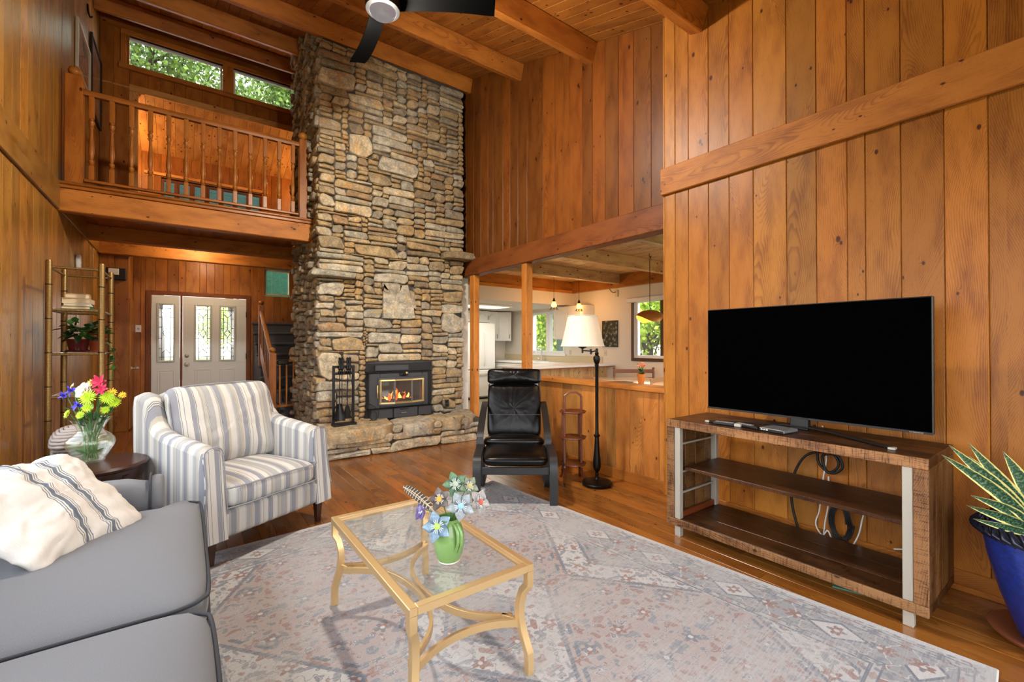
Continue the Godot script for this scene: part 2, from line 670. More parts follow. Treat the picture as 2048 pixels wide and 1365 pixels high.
# printed rug: borders, a lattice of medallions and mirrored flower work, worn through in streaks
func rug_tex(w: int, h: int, sx: float, sz: float) -> ImageTexture:
	var n1 := fnoise(21, 1.0, 3)
	var n2 := fnoise(33, 1.0, 2)
	var n3 := fnoise(45, 1.0, 3)
	var base := Vector3(0.645, 0.64, 0.635)
	var pale := Vector3(0.735, 0.73, 0.72)
	var pink := Vector3(0.585, 0.495, 0.475)
	var slate := Vector3(0.41, 0.43, 0.465)
	var rust := Vector3(0.50, 0.36, 0.325)
	var data := PackedByteArray()
	data.resize(w * h * 3)
	var o := 0
	for j in h:
		var z := (float(j) / h - 0.5) * sz
		for i in w:
			var x := (float(i) / w - 0.5) * sx
			var ax := absf(x)
			var az := absf(z)
			var e := minf(sx * 0.5 - ax, sz * 0.5 - az)
			var c := base
			var a := 0.0
			if e < 0.03:
				c = pale
				a = 0.8
			else:
				# mirrored co-ordinates: along the border strip, or about the medallions of the field
				var inb := e < 0.36
				var s := z if sx * 0.5 - ax < sz * 0.5 - az else x
				var cz := 1.46
				var cxp := 1.02
				var mx := absf(fposmod(s, 0.46) - 0.23) if inb else absf(fposmod(x + cxp * 0.5, cxp) - cxp * 0.5)
				var mz := absf(e - 0.20) if inb else absf(fposmod(z + cz * 0.5, cz) - cz * 0.5)
				var v := n1.get_noise_2d(mx * 7.5, mz * 7.5)
				var v2 := n2.get_noise_2d(mx * 12.0 + 4.0, mz * 12.0)
				# rosettes on a half-dropped grid
				var gx := 0.153 if inb else 0.204
				var gz := 0.3 if inb else 0.243
				var rx := fposmod(mx + gx * 0.5, gx) - gx * 0.5
				var rz := fposmod(mz + gz * 0.5, gz) - gz * 0.5
				var rr := sqrt(rx * rx + rz * rz)
				var pet := 0.030 * (1.0 + 0.35 * cos(5.0 * atan2(rz, rx)))
				if inb:
					c = slate
					a = 0.34
					if (e > 0.055 and e < 0.064) or (e > 0.098 and e < 0.104) or (e > 0.302 and e < 0.31) or (e > 0.338 and e < 0.35):
						a = 0.85
					elif e < 0.098 or e > 0.31:
						c = base
						var q := absf(fposmod(s, 0.11) - 0.055) + absf(e - (0.081 if e < 0.2 else 0.324)) * 1.4
						if q < 0.03:
							c = pink if fposmod(s, 0.22) < 0.11 else slate
							a = 0.7
					elif absf(mx * 0.9 + mz * 1.4 - 0.105) < 0.010:
						c = slate
						a = 0.9
					elif mx * 0.9 + mz * 1.4 < 0.095:
						c = pale
						a = 0.7
				else:
					var dm := mx * 1.45 + mz
					var stp := floorf(dm * 30.0) / 30.0 + 0.012 * signf(sin(mz * 52.0)) * (1.0 if mx > 0.05 else 0.0)
					if dm < 0.30:
						c = slate
						a = 0.35
					elif dm < 0.60:
						c = pale
						a = 0.55
					else:
						c = pink
						a = 0.42
					if absf(stp - 0.30) < 0.014 or absf(stp - 0.60) < 0.014 or absf(stp - 0.66) < 0.006 or absf(stp - 0.24) < 0.006:
						c = slate
						a = 0.85
					elif dm < 0.085:
						c = pale if dm < 0.05 else rust
						a = 0.8
				# vines, leaves and flowers
				if rr < pet and a < 0.8:
					c = pale if rr < 0.011 else (rust if v > 0.0 else slate)
					a = 0.75
				elif a < 0.7:
					if absf(v) < 0.028:
						c = slate if not inb else pale
						a = 0.75
					elif absf(v) < 0.05:
						c = pale
						a = 0.6
					elif v2 > 0.34:
						c = slate
						a = 0.6
					elif v2 < -0.34:
						c = rust
						a = 0.6
			var wr := 0.66 + 0.9 * n3.get_noise_2d(x * 1.7, z * 1.7) + 0.75 * n3.get_noise_2d(x * 9.0, z * 120.0) + 0.30 * n3.get_noise_2d(x * 130.0, z * 20.0)
			a *= clampf(wr, 0.08, 1.0)
			var g := 1.0 + 0.05 * n2.get_noise_2d(x * 300.0, z * 60.0)
			data[o] = int(255.0 * clampf(lerpf(base.x, c.x, a) * g, 0, 1))
			data[o + 1] = int(255.0 * clampf(lerpf(base.y, c.y, a) * g, 0, 1))
			data[o + 2] = int(255.0 * clampf(lerpf(base.z, c.z, a) * g, 0, 1))
			o += 3
	return img_tex(w, h, data)

# a plain landscape picture in two or three tones
func daub_tex(w: int, h: int, sd: int, lo: Color, mid: Color, hi: Color) -> ImageTexture:
	var n := fnoise(sd, 1.0, 5)
	var data := PackedByteArray()
	data.resize(w * h * 3)
	for y in h:
		for x in w:
			var u := float(x) / w
			var v := float(y) / h
			var a := n.get_noise_2d(u * 4.0 + v * 1.5, v * 5.0 - u) + 0.35 * n.get_noise_2d(u * 24.0, v * 18.0)
			var c := lo.lerp(mid, clampf(0.5 + 1.2 * a, 0, 1)).lerp(hi, clampf((a - 0.12) * 2.4, 0, 1))
			var i := (y * w + x) * 3
			data[i] = int(c.r * 255)
			data[i + 1] = int(c.g * 255)
			data[i + 2] = int(c.b * 255)
	return img_tex(w, h, data)

# sword-shaped leaf: yellow margins, pale cross bands on green
func snake_leaf_tex() -> ImageTexture:
	var w := 64
	var h := 512
	var n := fnoise(5, 1.0, 3)
	var data := PackedByteArray()
	data.resize(w * h * 3)
	for y in h:
		for x in w:
			var u := absf(float(x) / w - 0.5) * 2.0
			var v := float(y) / h
			var b := n.get_noise_2d(u * 2.0, v * 42.0) + 0.4 * n.get_noise_2d(u * 9.0, v * 90.0)
			var c := Color(0.10, 0.23, 0.15).lerp(Color(0.42, 0.52, 0.40), clampf(0.25 + b * 1.3, 0, 1))
			if u > 0.72 + 0.08 * n.get_noise_2d(v * 18.0, 3.0):
				c = Color(0.83, 0.80, 0.50)
			var i := (y * w + x) * 3
			data[i] = int(c.r * 255)
			data[i + 1] = int(c.g * 255)
			data[i + 2] = int(c.b * 255)
	return img_tex(w, h, data)

# barred brown feather
func feather_tex() -> ImageTexture:
	var w := 48
	var h := 256
	var data := PackedByteArray()
	data.resize(w * h * 3)
	for y in h:
		for x in w:
			var u := absf(float(x) / w - 0.5) * 2.0
			var b := sin(float(y) / h * 70.0 + u * 2.5)
			var c := Color(0.25, 0.20, 0.17) if b < 0.72 else Color(0.70, 0.65, 0.57)
			if u < 0.07:
				c = Color(0.8, 0.74, 0.62)
			var i := (y * w + x) * 3
			data[i] = int(c.r * 255)
			data[i + 1] = int(c.g * 255)
			data[i + 2] = int(c.b * 255)
	return img_tex(w, h, data)

func make_textures() -> void:
	var dk := Vector3(0.46, 0.33, 0.22)
	T.oak = wood_tex(384, 1024, 11, 15, 0.0085, 0.24, 0.32, 0.40, dk)
	T.pine = wood_tex(320, 1024, 29, 50, 0.011, 0.24, 0.2, 0.35, Vector3(0.50, 0.33, 0.19))
	T.rough = wood_tex(320, 1024, 41, 8, 0.007, 0.30, 0.55, 0.6, Vector3(0.30, 0.20, 0.13), 0.9)
	var s := stone_tex(512, 3)
	T.stone = s[0]
	T.stone_h = s[1]
	T.mottle = grain_tex(256, 8, 0.02, 0.75, 1.0)
	T.cloth = grain_tex(256, 51, 0.12, 0.84, 1.0)
	T.pile = grain_tex(256, 13, 0.35, 0.55, 1.0)
	T.hide = grain_tex(256, 17, 0.09, 0.0, 1.0)
	T.weave = weave_tex(128, 32)
	T.ticking = ticking_tex()
	T.sack = grain_sack_tex()
	T.snake = snake_leaf_tex()
	T.feather = feather_tex()

func mat(c: Color, rough := 0.6, metal := 0.0, tex: Texture2D = null) -> StandardMaterial3D:
	var m := StandardMaterial3D.new()
	m.albedo_color = c
	m.roughness = rough
	m.metallic = metal
	if tex:
		m.albedo_texture = tex
	return m

func tri(m: StandardMaterial3D, scale: float, world := false) -> StandardMaterial3D:
	m.uv1_triplanar = true
	m.uv1_world_triplanar = world
	m.uv1_scale = Vector3(scale, scale, scale)
	return m

func relief(m: StandardMaterial3D, t: Texture2D, cm: float) -> StandardMaterial3D:
	m.heightmap_enabled = true
	m.heightmap_texture = t
	m.heightmap_scale = cm
	return m

func glow(c: Color, e: float, base := Color(0.9, 0.9, 0.9)) -> StandardMaterial3D:
	var m := mat(base, 0.5)
	m.emission_enabled = true
	m.emission = c
	m.emission_energy_multiplier = e
	return m

func pane(c: Color, a: float, rough := 0.02) -> StandardMaterial3D:
	var m := mat(Color(c.r, c.g, c.b, a), rough)
	m.transparency = BaseMaterial3D.TRANSPARENCY_ALPHA
	return m

func woods(c: Color, n: int, spread: float, rough: float, tex: Texture2D, hue := 0.03) -> Array:
	var r := RandomNumberGenerator.new()
	r.seed = int(c.r * 1000.0) + n
	var a := []
	for i in n:
		var k := 1.0 + r.randf_range(-spread, spread)
		var hs := r.randf_range(-hue, hue)
		var m := mat(Color(clampf(c.r * k, 0, 1), clampf(c.g * k * (1.0 + hs), 0, 1), clampf(c.b * k * (1.0 + 2.0 * hs), 0, 1)), rough, 0.0, tex)
		relief(m, tex, 0.06)
		m.metallic_specular = 0.38
		a.append(m)
	return a

func make_materials() -> void:
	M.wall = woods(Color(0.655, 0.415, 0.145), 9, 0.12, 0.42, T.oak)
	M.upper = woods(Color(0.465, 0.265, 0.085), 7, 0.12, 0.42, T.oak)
	M.wall_dark = woods(Color(0.63, 0.395, 0.155), 7, 0.12, 0.40, T.oak)
	M.half = woods(Color(0.72, 0.48, 0.225), 7, 0.18, 0.45, T.oak, 0.05)
	M.left = woods(Color(0.66, 0.465, 0.185), 7, 0.12, 0.34, T.oak)
	M.deck = woods(Color(0.66, 0.42, 0.17), 6, 0.13, 0.5, T.pine)
	M.pine = woods(Color(0.86, 0.63, 0.36), 5, 0.08, 0.5, T.pine)
	M.pale_deck = woods(Color(0.86, 0.70, 0.48), 5, 0.07, 0.5, T.pine)
	M.beam = woods(Color(0.745, 0.47, 0.19), 4, 0.07, 0.55, T.oak)
	M.header = woods(Color(0.47, 0.265, 0.11), 2, 0.05, 0.5, T.oak)
	M.rail = woods(Color(0.64, 0.39, 0.145), 3, 0.05, 0.35, T.oak)
	M.floor = woods(Color(0.58, 0.36, 0.145), 9, 0.14, 0.27, T.oak, 0.04)
	for m in M.floor:
		m.clearcoat_enabled = true
		m.clearcoat = 0.5
		m.clearcoat_roughness = 0.18
	M.rough = woods(Color(0.56, 0.40, 0.25), 4, 0.10, 0.5, T.rough)
	M.stand_side = woods(Color(0.43, 0.30, 0.165), 4, 0.12, 0.4, T.rough)
	M.stand_dark = woods(Color(0.30, 0.18, 0.09), 3, 0.08, 0.35, T.rough)
	M.stone = []
	for c in [Color(0.80, 0.72, 0.575), Color(0.74, 0.69, 0.60), Color(0.86, 0.79, 0.66), Color(0.66, 0.615, 0.535), Color(0.76, 0.66, 0.495), Color(0.81, 0.77, 0.685), Color(0.70, 0.62, 0.49), Color(0.71, 0.595, 0.46), Color(0.72, 0.695, 0.62), Color(0.60, 0.54, 0.45)]:
		var m := mat(c, 0.85, 0.0, T.stone)
		tri(m, 1.1, true)
		relief(m, T.stone_h, 0.9)
		M.stone.append(m)
	M.mortar = tri(mat(Color(0.34, 0.325, 0.30), 0.95, 0.0, T.mottle), 3.0, true)
	M.white_wall = mat(Color(0.86, 0.835, 0.79), 0.7)
	M.cabinet = mat(Color(0.85, 0.845, 0.83), 0.4)
	M.white = mat(Color(0.88, 0.88, 0.87), 0.4)
	M.door_white = mat(Color(0.83, 0.835, 0.82), 0.5)
	M.black_metal = mat(Color(0.055, 0.055, 0.058), 0.45, 0.3)
	M.black_flat = mat(Color(0.03, 0.03, 0.032), 0.55)
	M.stove = mat(Color(0.235, 0.237, 0.25), 0.5, 0.1)
	M.gold = mat(Color(0.88, 0.75, 0.54), 0.30, 0.7)
	M.fan_blade = mat(Color(0.008, 0.008, 0.009), 0.8)
	M.fan_blade.metallic_specular = 0.15
	M.brass = mat(Color(0.84, 0.75, 0.52), 0.3, 0.9)
	M.bamboo = relief(tri(mat(Color(0.60, 0.48, 0.28), 0.42, 0.7, T.mottle), 9.0), T.mottle, 0.05)
	M.bamboo_dark = mat(Color(0.13, 0.10, 0.07), 0.4, 0.3)
	M.steel = mat(Color(0.68, 0.66, 0.61), 0.4, 0.35)
	M.chrome = mat(Color(0.8, 0.8, 0.8), 0.15, 1.0)
	M.glass = pane(Color(0.92, 0.97, 0.95), 0.06)
	M.window_glass = pane(Color(1, 1, 1), 0.03)
	M.carpet = relief(tri(mat(Color(0.44, 0.44, 0.46), 0.95, 0.0, T.pile), 6.0), T.pile, 0.6)
	M.leather = relief(tri(mat(Color(0.014, 0.014, 0.015), 0.30, 0.0), 5.0), T.hide, 0.05)
	M.leather.metallic_specular = 0.36
	M.black_wood = mat(Color(0.09, 0.09, 0.095), 0.5)
	M.sofa = relief(tri(mat(Color(0.46, 0.465, 0.475), 0.92, 0.0, T.cloth), 9.0), T.weave, 0.02)
	M.sofa.rim_enabled = true
	M.sofa.rim = 0.3
	M.piping = mat(Color(0.20, 0.203, 0.215), 0.9)
	M.ticking = mat(Color(0.90, 0.90, 0.90), 0.92, 0.0, T.ticking)
	M.sack = mat(Color(1, 1, 1), 0.95, 0.0, T.sack)
	M.mahogany = mat(Color(0.22, 0.115, 0.075), 0.3)
	M.cherry = mat(Color(0.40, 0.185, 0.08), 0.35)
	M.green_leaf = mat(Color(0.20, 0.38, 0.13), 0.5)
	M.green_leaf.backlight_enabled = true
	M.green_leaf.backlight = Color(0.1, 0.2, 0.05)
	M.dark_leaf = mat(Color(0.10, 0.22, 0.09), 0.45)
	M.stem = mat(Color(0.25, 0.42, 0.16), 0.5)

# ---------------------------------------------------------------- the room
const SLOPE := 0.327
const XL := -1.03
const XR := 3.40
const ZF := 1.75
const ZB := -8.9

func roof_y(z: float) -> float:
	return 3.438 - SLOPE * z

# upright boards on a wall that runs along z; face = x of their room side, way = +1 if the wall lies towards +x
func boards_z(parent: Node, seams: Array, face: float, way: float, y0: float, y1: float, mats: Array, follow_roof := false, th := 0.02, b := 0.004) -> void:
	for i in seams.size() - 1:
		var za: float = minf(seams[i], seams[i + 1])
		var zb: float = maxf(seams[i], seams[i + 1])
		var top := y1
		if follow_roof:
			top = roof_y(za) + 0.03
		var j := rng.randf_range(-0.0015, 0.0015)
		board(parent, "plank", Vector3(minf(face, face + way * th) + j, y0, za + 0.0008), Vector3(maxf(face, face + way * th) + j, top, zb - 0.0008), pick(mats), 1, b)

# the same for a wall that runs along x, facing +z
func boards_x(parent: Node, x0: float, x1: float, face: float, y0: float, y1: float, mats: Array, wmin := 0.12, wmax := 0.2, th := 0.02) -> void:
	var x := x0
	while x < x1 - 0.01:
		var w := rng.randf_range(wmin, wmax)
		var e := minf(x + w, x1)
		if x1 - e < 0.05:
			e = x1
		var j := rng.randf_range(-0.0015, 0.0015)
		board(parent, "plank", Vector3(x + 0.0008, y0, face - th + j), Vector3(e - 0.0008, y1, face + j), pick(mats), 1, 0.004)
		x = e

func seams_between(a: float, z1: float, wmin: float, wmax: float) -> Array:
	var s := [a]
	while s[-1] > z1 + 0.001:
		var n: float = s[-1] - rng.randf_range(wmin, wmax)
		if n - z1 < wmin * 0.5:
			n = z1
		s.append(n)
	return s

func backing(parent: Node, lo: Vector3, hi: Vector3, m: Material, called := "backing") -> MeshInstance3D:
	var g := G.new()
	g.box(Vector3.ZERO, hi - lo, 0.0)
	return obj(called, g, m, parent, (lo + hi) * 0.5)

func sloped(parent: Node, called: String, xa: float, xb: float, zc: float, len: float, drop: float, th: float, m: Material, L := 2, b := 0.004) -> MeshInstance3D:
	var g := G.new()
	g.off = woff(xb - xa)
	g.box(Vector3.ZERO, Vector3(xb - xa, th, len), b, L)
	var o := obj(called, g, m, parent, Vector3((xa + xb) * 0.5, roof_y(zc), zc))
	var a := atan(SLOPE)
	o.rotation.x = a
	o.position += Vector3(0, cos(a), sin(a)) * (th * 0.5 - drop)
	return o

func build_shell() -> void:
	var dark: StandardMaterial3D = mat(Color(0.10, 0.07, 0.05), 0.9)
	# floor: a base slab and boards along z
	var fl := struct("floor")
	backing(fl, Vector3(-1.2, -0.20, -10.6), Vector3(7.2, -0.024, 2.0), dark, "subfloor")
	var x := XL
	while x < 3.56:
		var e := minf(x + rng.randf_range(0.098, 0.112), 3.57)
		var z := ZF
		while z > -9.7:
			var len := rng.randf_range(2.2, 4.2)
			var z2 := maxf(z - len, -9.7)
			board(fl, "plank", Vector3(x + 0.0006, -0.024, z2 + 0.001), Vector3(e - 0.0006, 0.0, z - 0.001), pick(M.floor), 2, 0.0018)
			z = z2
		x = e
	# left wall: two tiers of boards with a band between them
	var wl := struct("wall_left")
	backing(wl, Vector3(XL - 0.22, 0, -10.6), Vector3(XL - 0.02, 6.9, -4.42), dark)
	backing(wl, Vector3(XL - 0.22, 2.64, -4.42), Vector3(XL - 0.02, 6.9, 2.0), dark)
	backing(wl, Vector3(XL - 0.22, 0.0, -4.42), Vector3(XL - 0.02, 0.80, 2.0), dark)
	var near := [-4.6, -4.798, -4.998, -5.192, -5.38, -5.553, -5.731, -5.884, -6.048, -6.243, -6.40, -6.56, -6.756]
	var s0 := seams_between(ZF, -4.42, 0.13, 0.2)
	boards_z(wl, s0, XL, -1.0, 0.0, 0.80, M.left)
	var s1 := [-4.42]
	s1.append_array(near)
	var s2 := seams_between(-6.756, -10.5, 0.11, 0.19)
	s2.pop_front()
	s1.append_array(s2)
	boards_z(wl, s1, XL, -1.0, 0.0, 2.70, M.left)
	s0.append_array(s1.slice(1))
	boards_z(wl, s0, XL, -1.0, 2.70, 6.9, M.left, true)
	# a row of windows in the near part of this wall, left of the frame
	board(wl, "sill", Vector3(XL - 0.2, 0.78, -4.42), Vector3(XL + 0.03, 0.82, ZF), M.left[0], 2)
	board(wl, "head", Vector3(XL - 0.2, 2.60, -4.42), Vector3(XL, 2.70, ZF), M.left[1], 2)
	for i in 5:
		var pz := -4.42 + i * 1.54
		board(wl, "window_post", Vector3(XL - 0.16, 0.82, pz - 0.0), Vector3(XL, 2.60, pz + 0.09), M.left[i], 1)
		if i < 4:
			var wn := struct("window_%d" % (30 + i))
			backing(wn, Vector3(XL - 0.10, 0.82, pz + 0.09), Vector3(XL - 0.094, 2.60, pz + 1.54), M.window_glass, "pane")
	board(wl, "band_board", Vector3(XL, 2.665, -6.2), Vector3(XL + 0.025, 2.945, -2.2), M.left[2], 2)
	board(wl, "band_board", Vector3(XL, 2.665, -2.199), Vector3(XL + 0.025, 2.945, ZF), M.left[4], 2)
	board(wl, "band_board", Vector3(XL, 2.665, -8.88), Vector3(XL + 0.022, 2.90, -6.36), M.left[1], 2)
	# right wall: the proud television wall
	var wr := struct("wall_right")
	backing(wr, Vector3(XR + 0.02, 0, -2.356), Vector3(XR + 0.16, 5.3, 2.0), dark)
	var seams := [ZF, 1.55, 1.33, 1.10, 0.90, 0.66, 0.44, 0.22, 0.03, -0.20, -0.398, -0.567, -0.753, -0.924, -1.018, -1.189, -1.373, -1.599, -1.781, -1.951, -2.128, -2.253, -2.357]
	boards_z(wr, seams, XR, 1.0, 0.0, 5.0, M.wall, true)
	board(wr, "edge_board", Vector3(XR + 0.001, 0.0, -2.375), Vector3(XR + 0.07, 4.26, -2.3565), M.wall[1], 1)
	var tr := struct("trim_1")
	board(tr, "trim_board", Vector3(XR - 0.028, 2.635, -2.385), Vector3(XR, 2.868, -0.02), M.beam[0], 2, 0.006)
	board(tr, "trim_board", Vector3(XR - 0.028, 2.635, -0.018), Vector3(XR, 2.868, ZF), M.beam[1], 2, 0.006)
	var bb := struct("baseboard_right")
	board(bb, "baseboard", Vector3(XR - 0.02, 0.0, -2.3), Vector3(XR, 0.105, ZF), M.wall_dark[0], 2)
	board(bb, "shoe_moulding", Vector3(XR - 0.045, 0.0, -2.3), Vector3(XR - 0.021, 0.03, ZF), M.rail[0], 2, 0.006)
	# right wall beyond it, set back, above the opening to the dining room
	var wu := struct("wall_right_upper")
	backing(wu, Vector3(3.48, 2.40, -9.0), Vector3(3.62, 6.9, -2.3565), dark)
	var us := [-2.3575, -2.541, -2.739, -2.928, -3.097, -3.277, -3.424, -3.625, -3.723, -3.876, -4.082, -4.392, -4.58, -4.755, -4.916, -5.158, -5.285, -5.484, -5.678, -5.898]
	us.append_array(seams_between(-6.05, -8.88, 0.14, 0.2))
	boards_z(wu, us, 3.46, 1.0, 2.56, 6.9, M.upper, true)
	var hd := struct("trim_2", "dark header beam over the dining room opening")
	board(hd, "header_beam", Vector3(3.41, 2.345, -5.98), Vector3(3.56, 2.58, -2.3575), M.header[0], 2, 0.008)
	# posts that carry the header
	var p1 := struct("trim_3")
	board(p1, "post", Vector3(3.42, 0.0, -5.72), Vector3(3.515, 2.345, -5.60), M.beam[2], 1, 0.006)
	var p2 := struct("trim_4")
	board(p2, "post", Vector3(3.43, 0.935, -4.47), Vector3(3.535, 2.345, -4.37), M.beam[3], 1, 0.006)
	# half wall with its ledge
	var hw := struct("wall_half")
	backing(hw, Vector3(3.47, 0, -4.45), Vector3(3.58, 0.885, -2.36), dark)
	boards_z(hw, [-2.358, -2.456, -2.622, -2.785, -2.958, -3.078, -3.19, -3.261, -3.436, -3.567, -3.737, -3.917, -4.09, -4.26, -4.47], 3.45, 1.0, 0.0, 0.89, M.half)
	board(hw, "end_board", Vector3(3.45, 0.0, -4.492), Vector3(3.60, 0.89, -4.4705), M.half[2], 1)
	for i in 8:
		board(hw, "plank", Vector3(3.58, 0, -4.45 + i * 0.2615), Vector3(3.60, 0.89, -4.45 + (i + 1) * 0.2615 - 0.002), pick(M.half), 1)
	board(hw, "ledge", Vector3(3.395, 0.89, -4.53), Vector3(3.64, 0.935, -2.3585), M.beam[0], 2, 0.006)
	board(hw, "baseboard", Vector3(3.43, 0.0, -4.47), Vector3(3.449, 0.10, -2.36), M.wall_dark[2], 2)
	# ceiling: sloping deck boards on beams
	var ce := struct("ceiling")
	x = XL - 0.02
	while x < 3.47:
		var e := minf(x + rng.randf_range(0.115, 0.135), 3.485)
		sloped(ce, "deck_board", x + 0.0008, e - 0.0008, -3.62, 11.2, 0.0, 0.035, pick(M.deck), 2, 0.005)
		x = e
	var roof := sloped(ce, "roof", XL - 0.3, 3.9, -3.55, 12.0, -0.036, 0.08, dark, 2, 0.0)
	roof.name = "roof"
	var zf := 1.81
	for i in 9:
		var bm := struct("trim_beam", "heavy sawn ceiling beam across the room")
		bm.name = "trim_%d" % (10 + i)
		var g := G.new()
		g.off = woff(0.2)
		g.box(Vector3.ZERO, Vector3(4.50, 0.20, 0.115), 0.008, 0)
		var z0 := -5.71 + 1.255 * 5 - 1.255 * i
		var a := atan(SLOPE)
		var o := obj("beam", g, M.beam[i % 4], bm, Vector3((XL + 3.47) * 0.5, roof_y(z0), z0))
		o.rotation.x = a
		o.position -= Vector3(0, cos(a), sin(a)) * 0.10 + Vector3(0, -sin(a), cos(a)) * 0.055
	# window wall behind the camera: glass between timber posts
	var wf := struct("wall_front")
	for i in 5:
		var px := XL + i * (XR - XL) / 4.0
		board(wf, "post", Vector3(px - 0.05, 0.0, ZF), Vector3(px + 0.05, 2.85, ZF + 0.12), M.beam[i % 4], 1)
	board(wf, "sill", Vector3(XL, 0.0, ZF), Vector3(XR, 0.10, ZF + 0.12), M.beam[0], 0)
	board(wf, "head", Vector3(XL, 2.62, ZF), Vector3(XR, 2.90, ZF + 0.12), M.beam[1], 0)
	for i in 4:
		var wn := struct("window_%d" % (20 + i))
		var px := XL + (i + 0.5) * (XR - XL) / 4.0
		backing(wn, Vector3(px - 0.50, 0.10, ZF + 0.05), Vector3(px + 0.50, 2.62, ZF + 0.056), M.window_glass, "pane")

# ---------------------------------------------------------------- balcony, the wall behind it, the loft beyond
func frame_rect(parent: Node, called: String, x0: float, x1: float, y0: float, y1: float, z: float, w: float, th: float, m: Material) -> void:
	board(parent, called, Vector3(x0 - w, y1, z - th), Vector3(x1 + w, y1 + w, z), m, 0)
	board(parent, called, Vector3(x0 - w, y0 - w, z - th), Vector3(x1 + w, y0, z), m, 0)
	board(parent, called, Vector3(x0 - w, y0, z - th), Vector3(x0, y1, z), m, 1)
	board(parent, called, Vector3(x1, y0, z - th), Vector3(x1 + w, y1, z), m, 1)

func build_balcony() -> void:
	var dark: StandardMaterial3D = mat(Color(0.10, 0.07, 0.05), 0.9)
	var zf := -6.23
	# floor of the balcony and the beams that carry it
	var bf := struct("floor_balcony")
	backing(bf, Vector3(XL, 2.88, ZB), Vector3(1.36, 2.93, zf - 0.13), dark, "core")
	var z := zf - 0.13
	for i in 18:
		board(bf, "ceiling_board", Vector3(XL + i * 0.1328, 2.86, ZB), Vector3(XL + (i + 1) * 0.1328 - 0.001, 2.88, zf - 0.13), pick(M.deck), 2)
	board(bf, "floor_board", Vector3(XL, 2.93, ZB), Vector3(1.36, 2.95, zf), M.floor[1], 0)
	board(bf, "nosing", Vector3(XL, 2.925, zf - 0.03), Vector3(1.385, 2.955, zf + 0.035), M.rail[1], 0, 0.01)
	board(bf, "apron", Vector3(XL, 2.892, zf - 0.02), Vector3(1.375, 2.924, zf + 0.018), M.rail[0], 0, 0.004)
	board(bf, "front_beam", Vector3(XL, 2.662, zf - 0.13), Vector3(1.36, 2.892, zf), M.beam[1], 0, 0.008)
	board(bf, "beam", Vector3(XL, 2.672, -7.87), Vector3(1.62, 2.862, -7.74), M.beam[0], 0, 0.008)
	board(bf, "beam", Vector3(XL, 2.655, -8.88), Vector3(2.3, 2.86, -8.74), M.beam[3], 0, 0.008)
	# back wall, upper part, with two clerestory windows and an opening to the loft
	var wb := struct("wall_back")
	var zb := ZB
	board(wb, "wall_post", Vector3(XL, 2.955, zb - 0.02), Vector3(-0.88, 6.10, zb), M.wall_dark[0], 1)
	board(wb, "wall_post", Vector3(-0.879, 2.955, zb - 0.02), Vector3(-0.70, 6.10, zb), M.wall_dark[3], 1)
	boards_x(wb, -0.699, 3.46, zb, 5.29, 5.50, M.wall_dark, 0.13, 0.24)
	boards_x(wb, 1.94, 3.46, zb, 2.955, 5.29, M.wall_dark)
	boards_x(wb, 1.66, 3.46, zb, 5.50, 6.10, M.wall_dark)
	board(wb, "top_board", Vector3(XL, 6.10, zb - 0.02), Vector3(3.46, 6.42, zb + 0.005), M.wall_dark[5], 0)
	backing(wb, Vector3(XL - 0.1, 2.96, zb - 0.14), Vector3(-0.745, 6.6, zb - 0.0205), dark)
	backing(wb, Vector3(-0.745, 6.03, zb - 0.14), Vector3(3.6, 6.6, zb - 0.0205), dark)
	backing(wb, Vector3(-0.745, 5.26, zb - 0.14), Vector3(3.6, 5.565, zb - 0.0205), dark)
	backing(wb, Vector3(1.95, 2.96, zb - 0.14), Vector3(3.6, 5.26, zb - 0.0205), dark)
	backing(wb, Vector3(1.67, 5.565, zb - 0.14), Vector3(3.6, 6.03, zb - 0.0205), dark)
	backing(wb, Vector3(0.50, 5.565, zb - 0.14), Vector3(0.645, 6.03, zb - 0.0205), M.beam[2], "mullion_post")
	for k in 2:
		var a: float = [-0.735, 0.648][k]
		var e: float = [0.492, 1.665][k]
		var wn := struct("window_%d" % (1 + k))
		var wm: StandardMaterial3D = M.white
		frame_rect(wn, "sash", a + 0.03, e - 0.03, 5.60, 6.0, zb - 0.045, 0.03, 0.05, wm)
		backing(wn, Vector3(a + 0.03, 5.60, zb - 0.075), Vector3(e - 0.03, 6.0, zb - 0.07), M.window_glass, "pane")
	var ct := struct("trim_5", "casing of the clerestory windows")
	board(ct, "head_casing", Vector3(-0.80, 6.03, zb), Vector3(1.75, 6.10, zb + 0.03), M.beam[2], 0)
	board(ct, "sill_casing", Vector3(-0.82, 5.50, zb), Vector3(1.75, 5.572, zb + 0.05), M.beam[3], 0)
	board(ct, "side_casing", Vector3(-0.80, 5.573, zb), Vector3(-0.735, 6.029, zb + 0.03), M.beam[3], 1)
	board(ct, "mullion_casing", Vector3(0.492, 5.573, zb), Vector3(0.648, 6.029, zb + 0.03), M.beam[2], 1)
	# opening to the loft: casing and the room beyond with a low sloping ceiling
	var lo := struct("trim_6", "casing of the loft opening")
	board(lo, "head_casing", Vector3(-0.70, 5.19, zb - 0.02), Vector3(1.93, 5.29, zb + 0.02), M.pine[0], 0)
	board(lo, "side_casing", Vector3(-0.70, 2.955, zb - 0.14), Vector3(-0.60, 5.19, zb + 0.012), M.pine[1], 1)
	var lc := struct("ceiling_loft")
	var x := -1.03
	var a2 := atan(0.327)
	while x < 2.35:
		var w := rng.randf_range(0.11, 0.15)
		var g := G.new()
		g.off = woff(w)
		g.box(Vector3.ZERO, Vector3(w - 0.002, 0.02, 1.55), 0.004, 2)
		var o := obj("deck_board", g, pick(M.pine), lc, Vector3(x + w * 0.5, 5.0, -9.62))
		o.rotation.x = -a2
		x += w
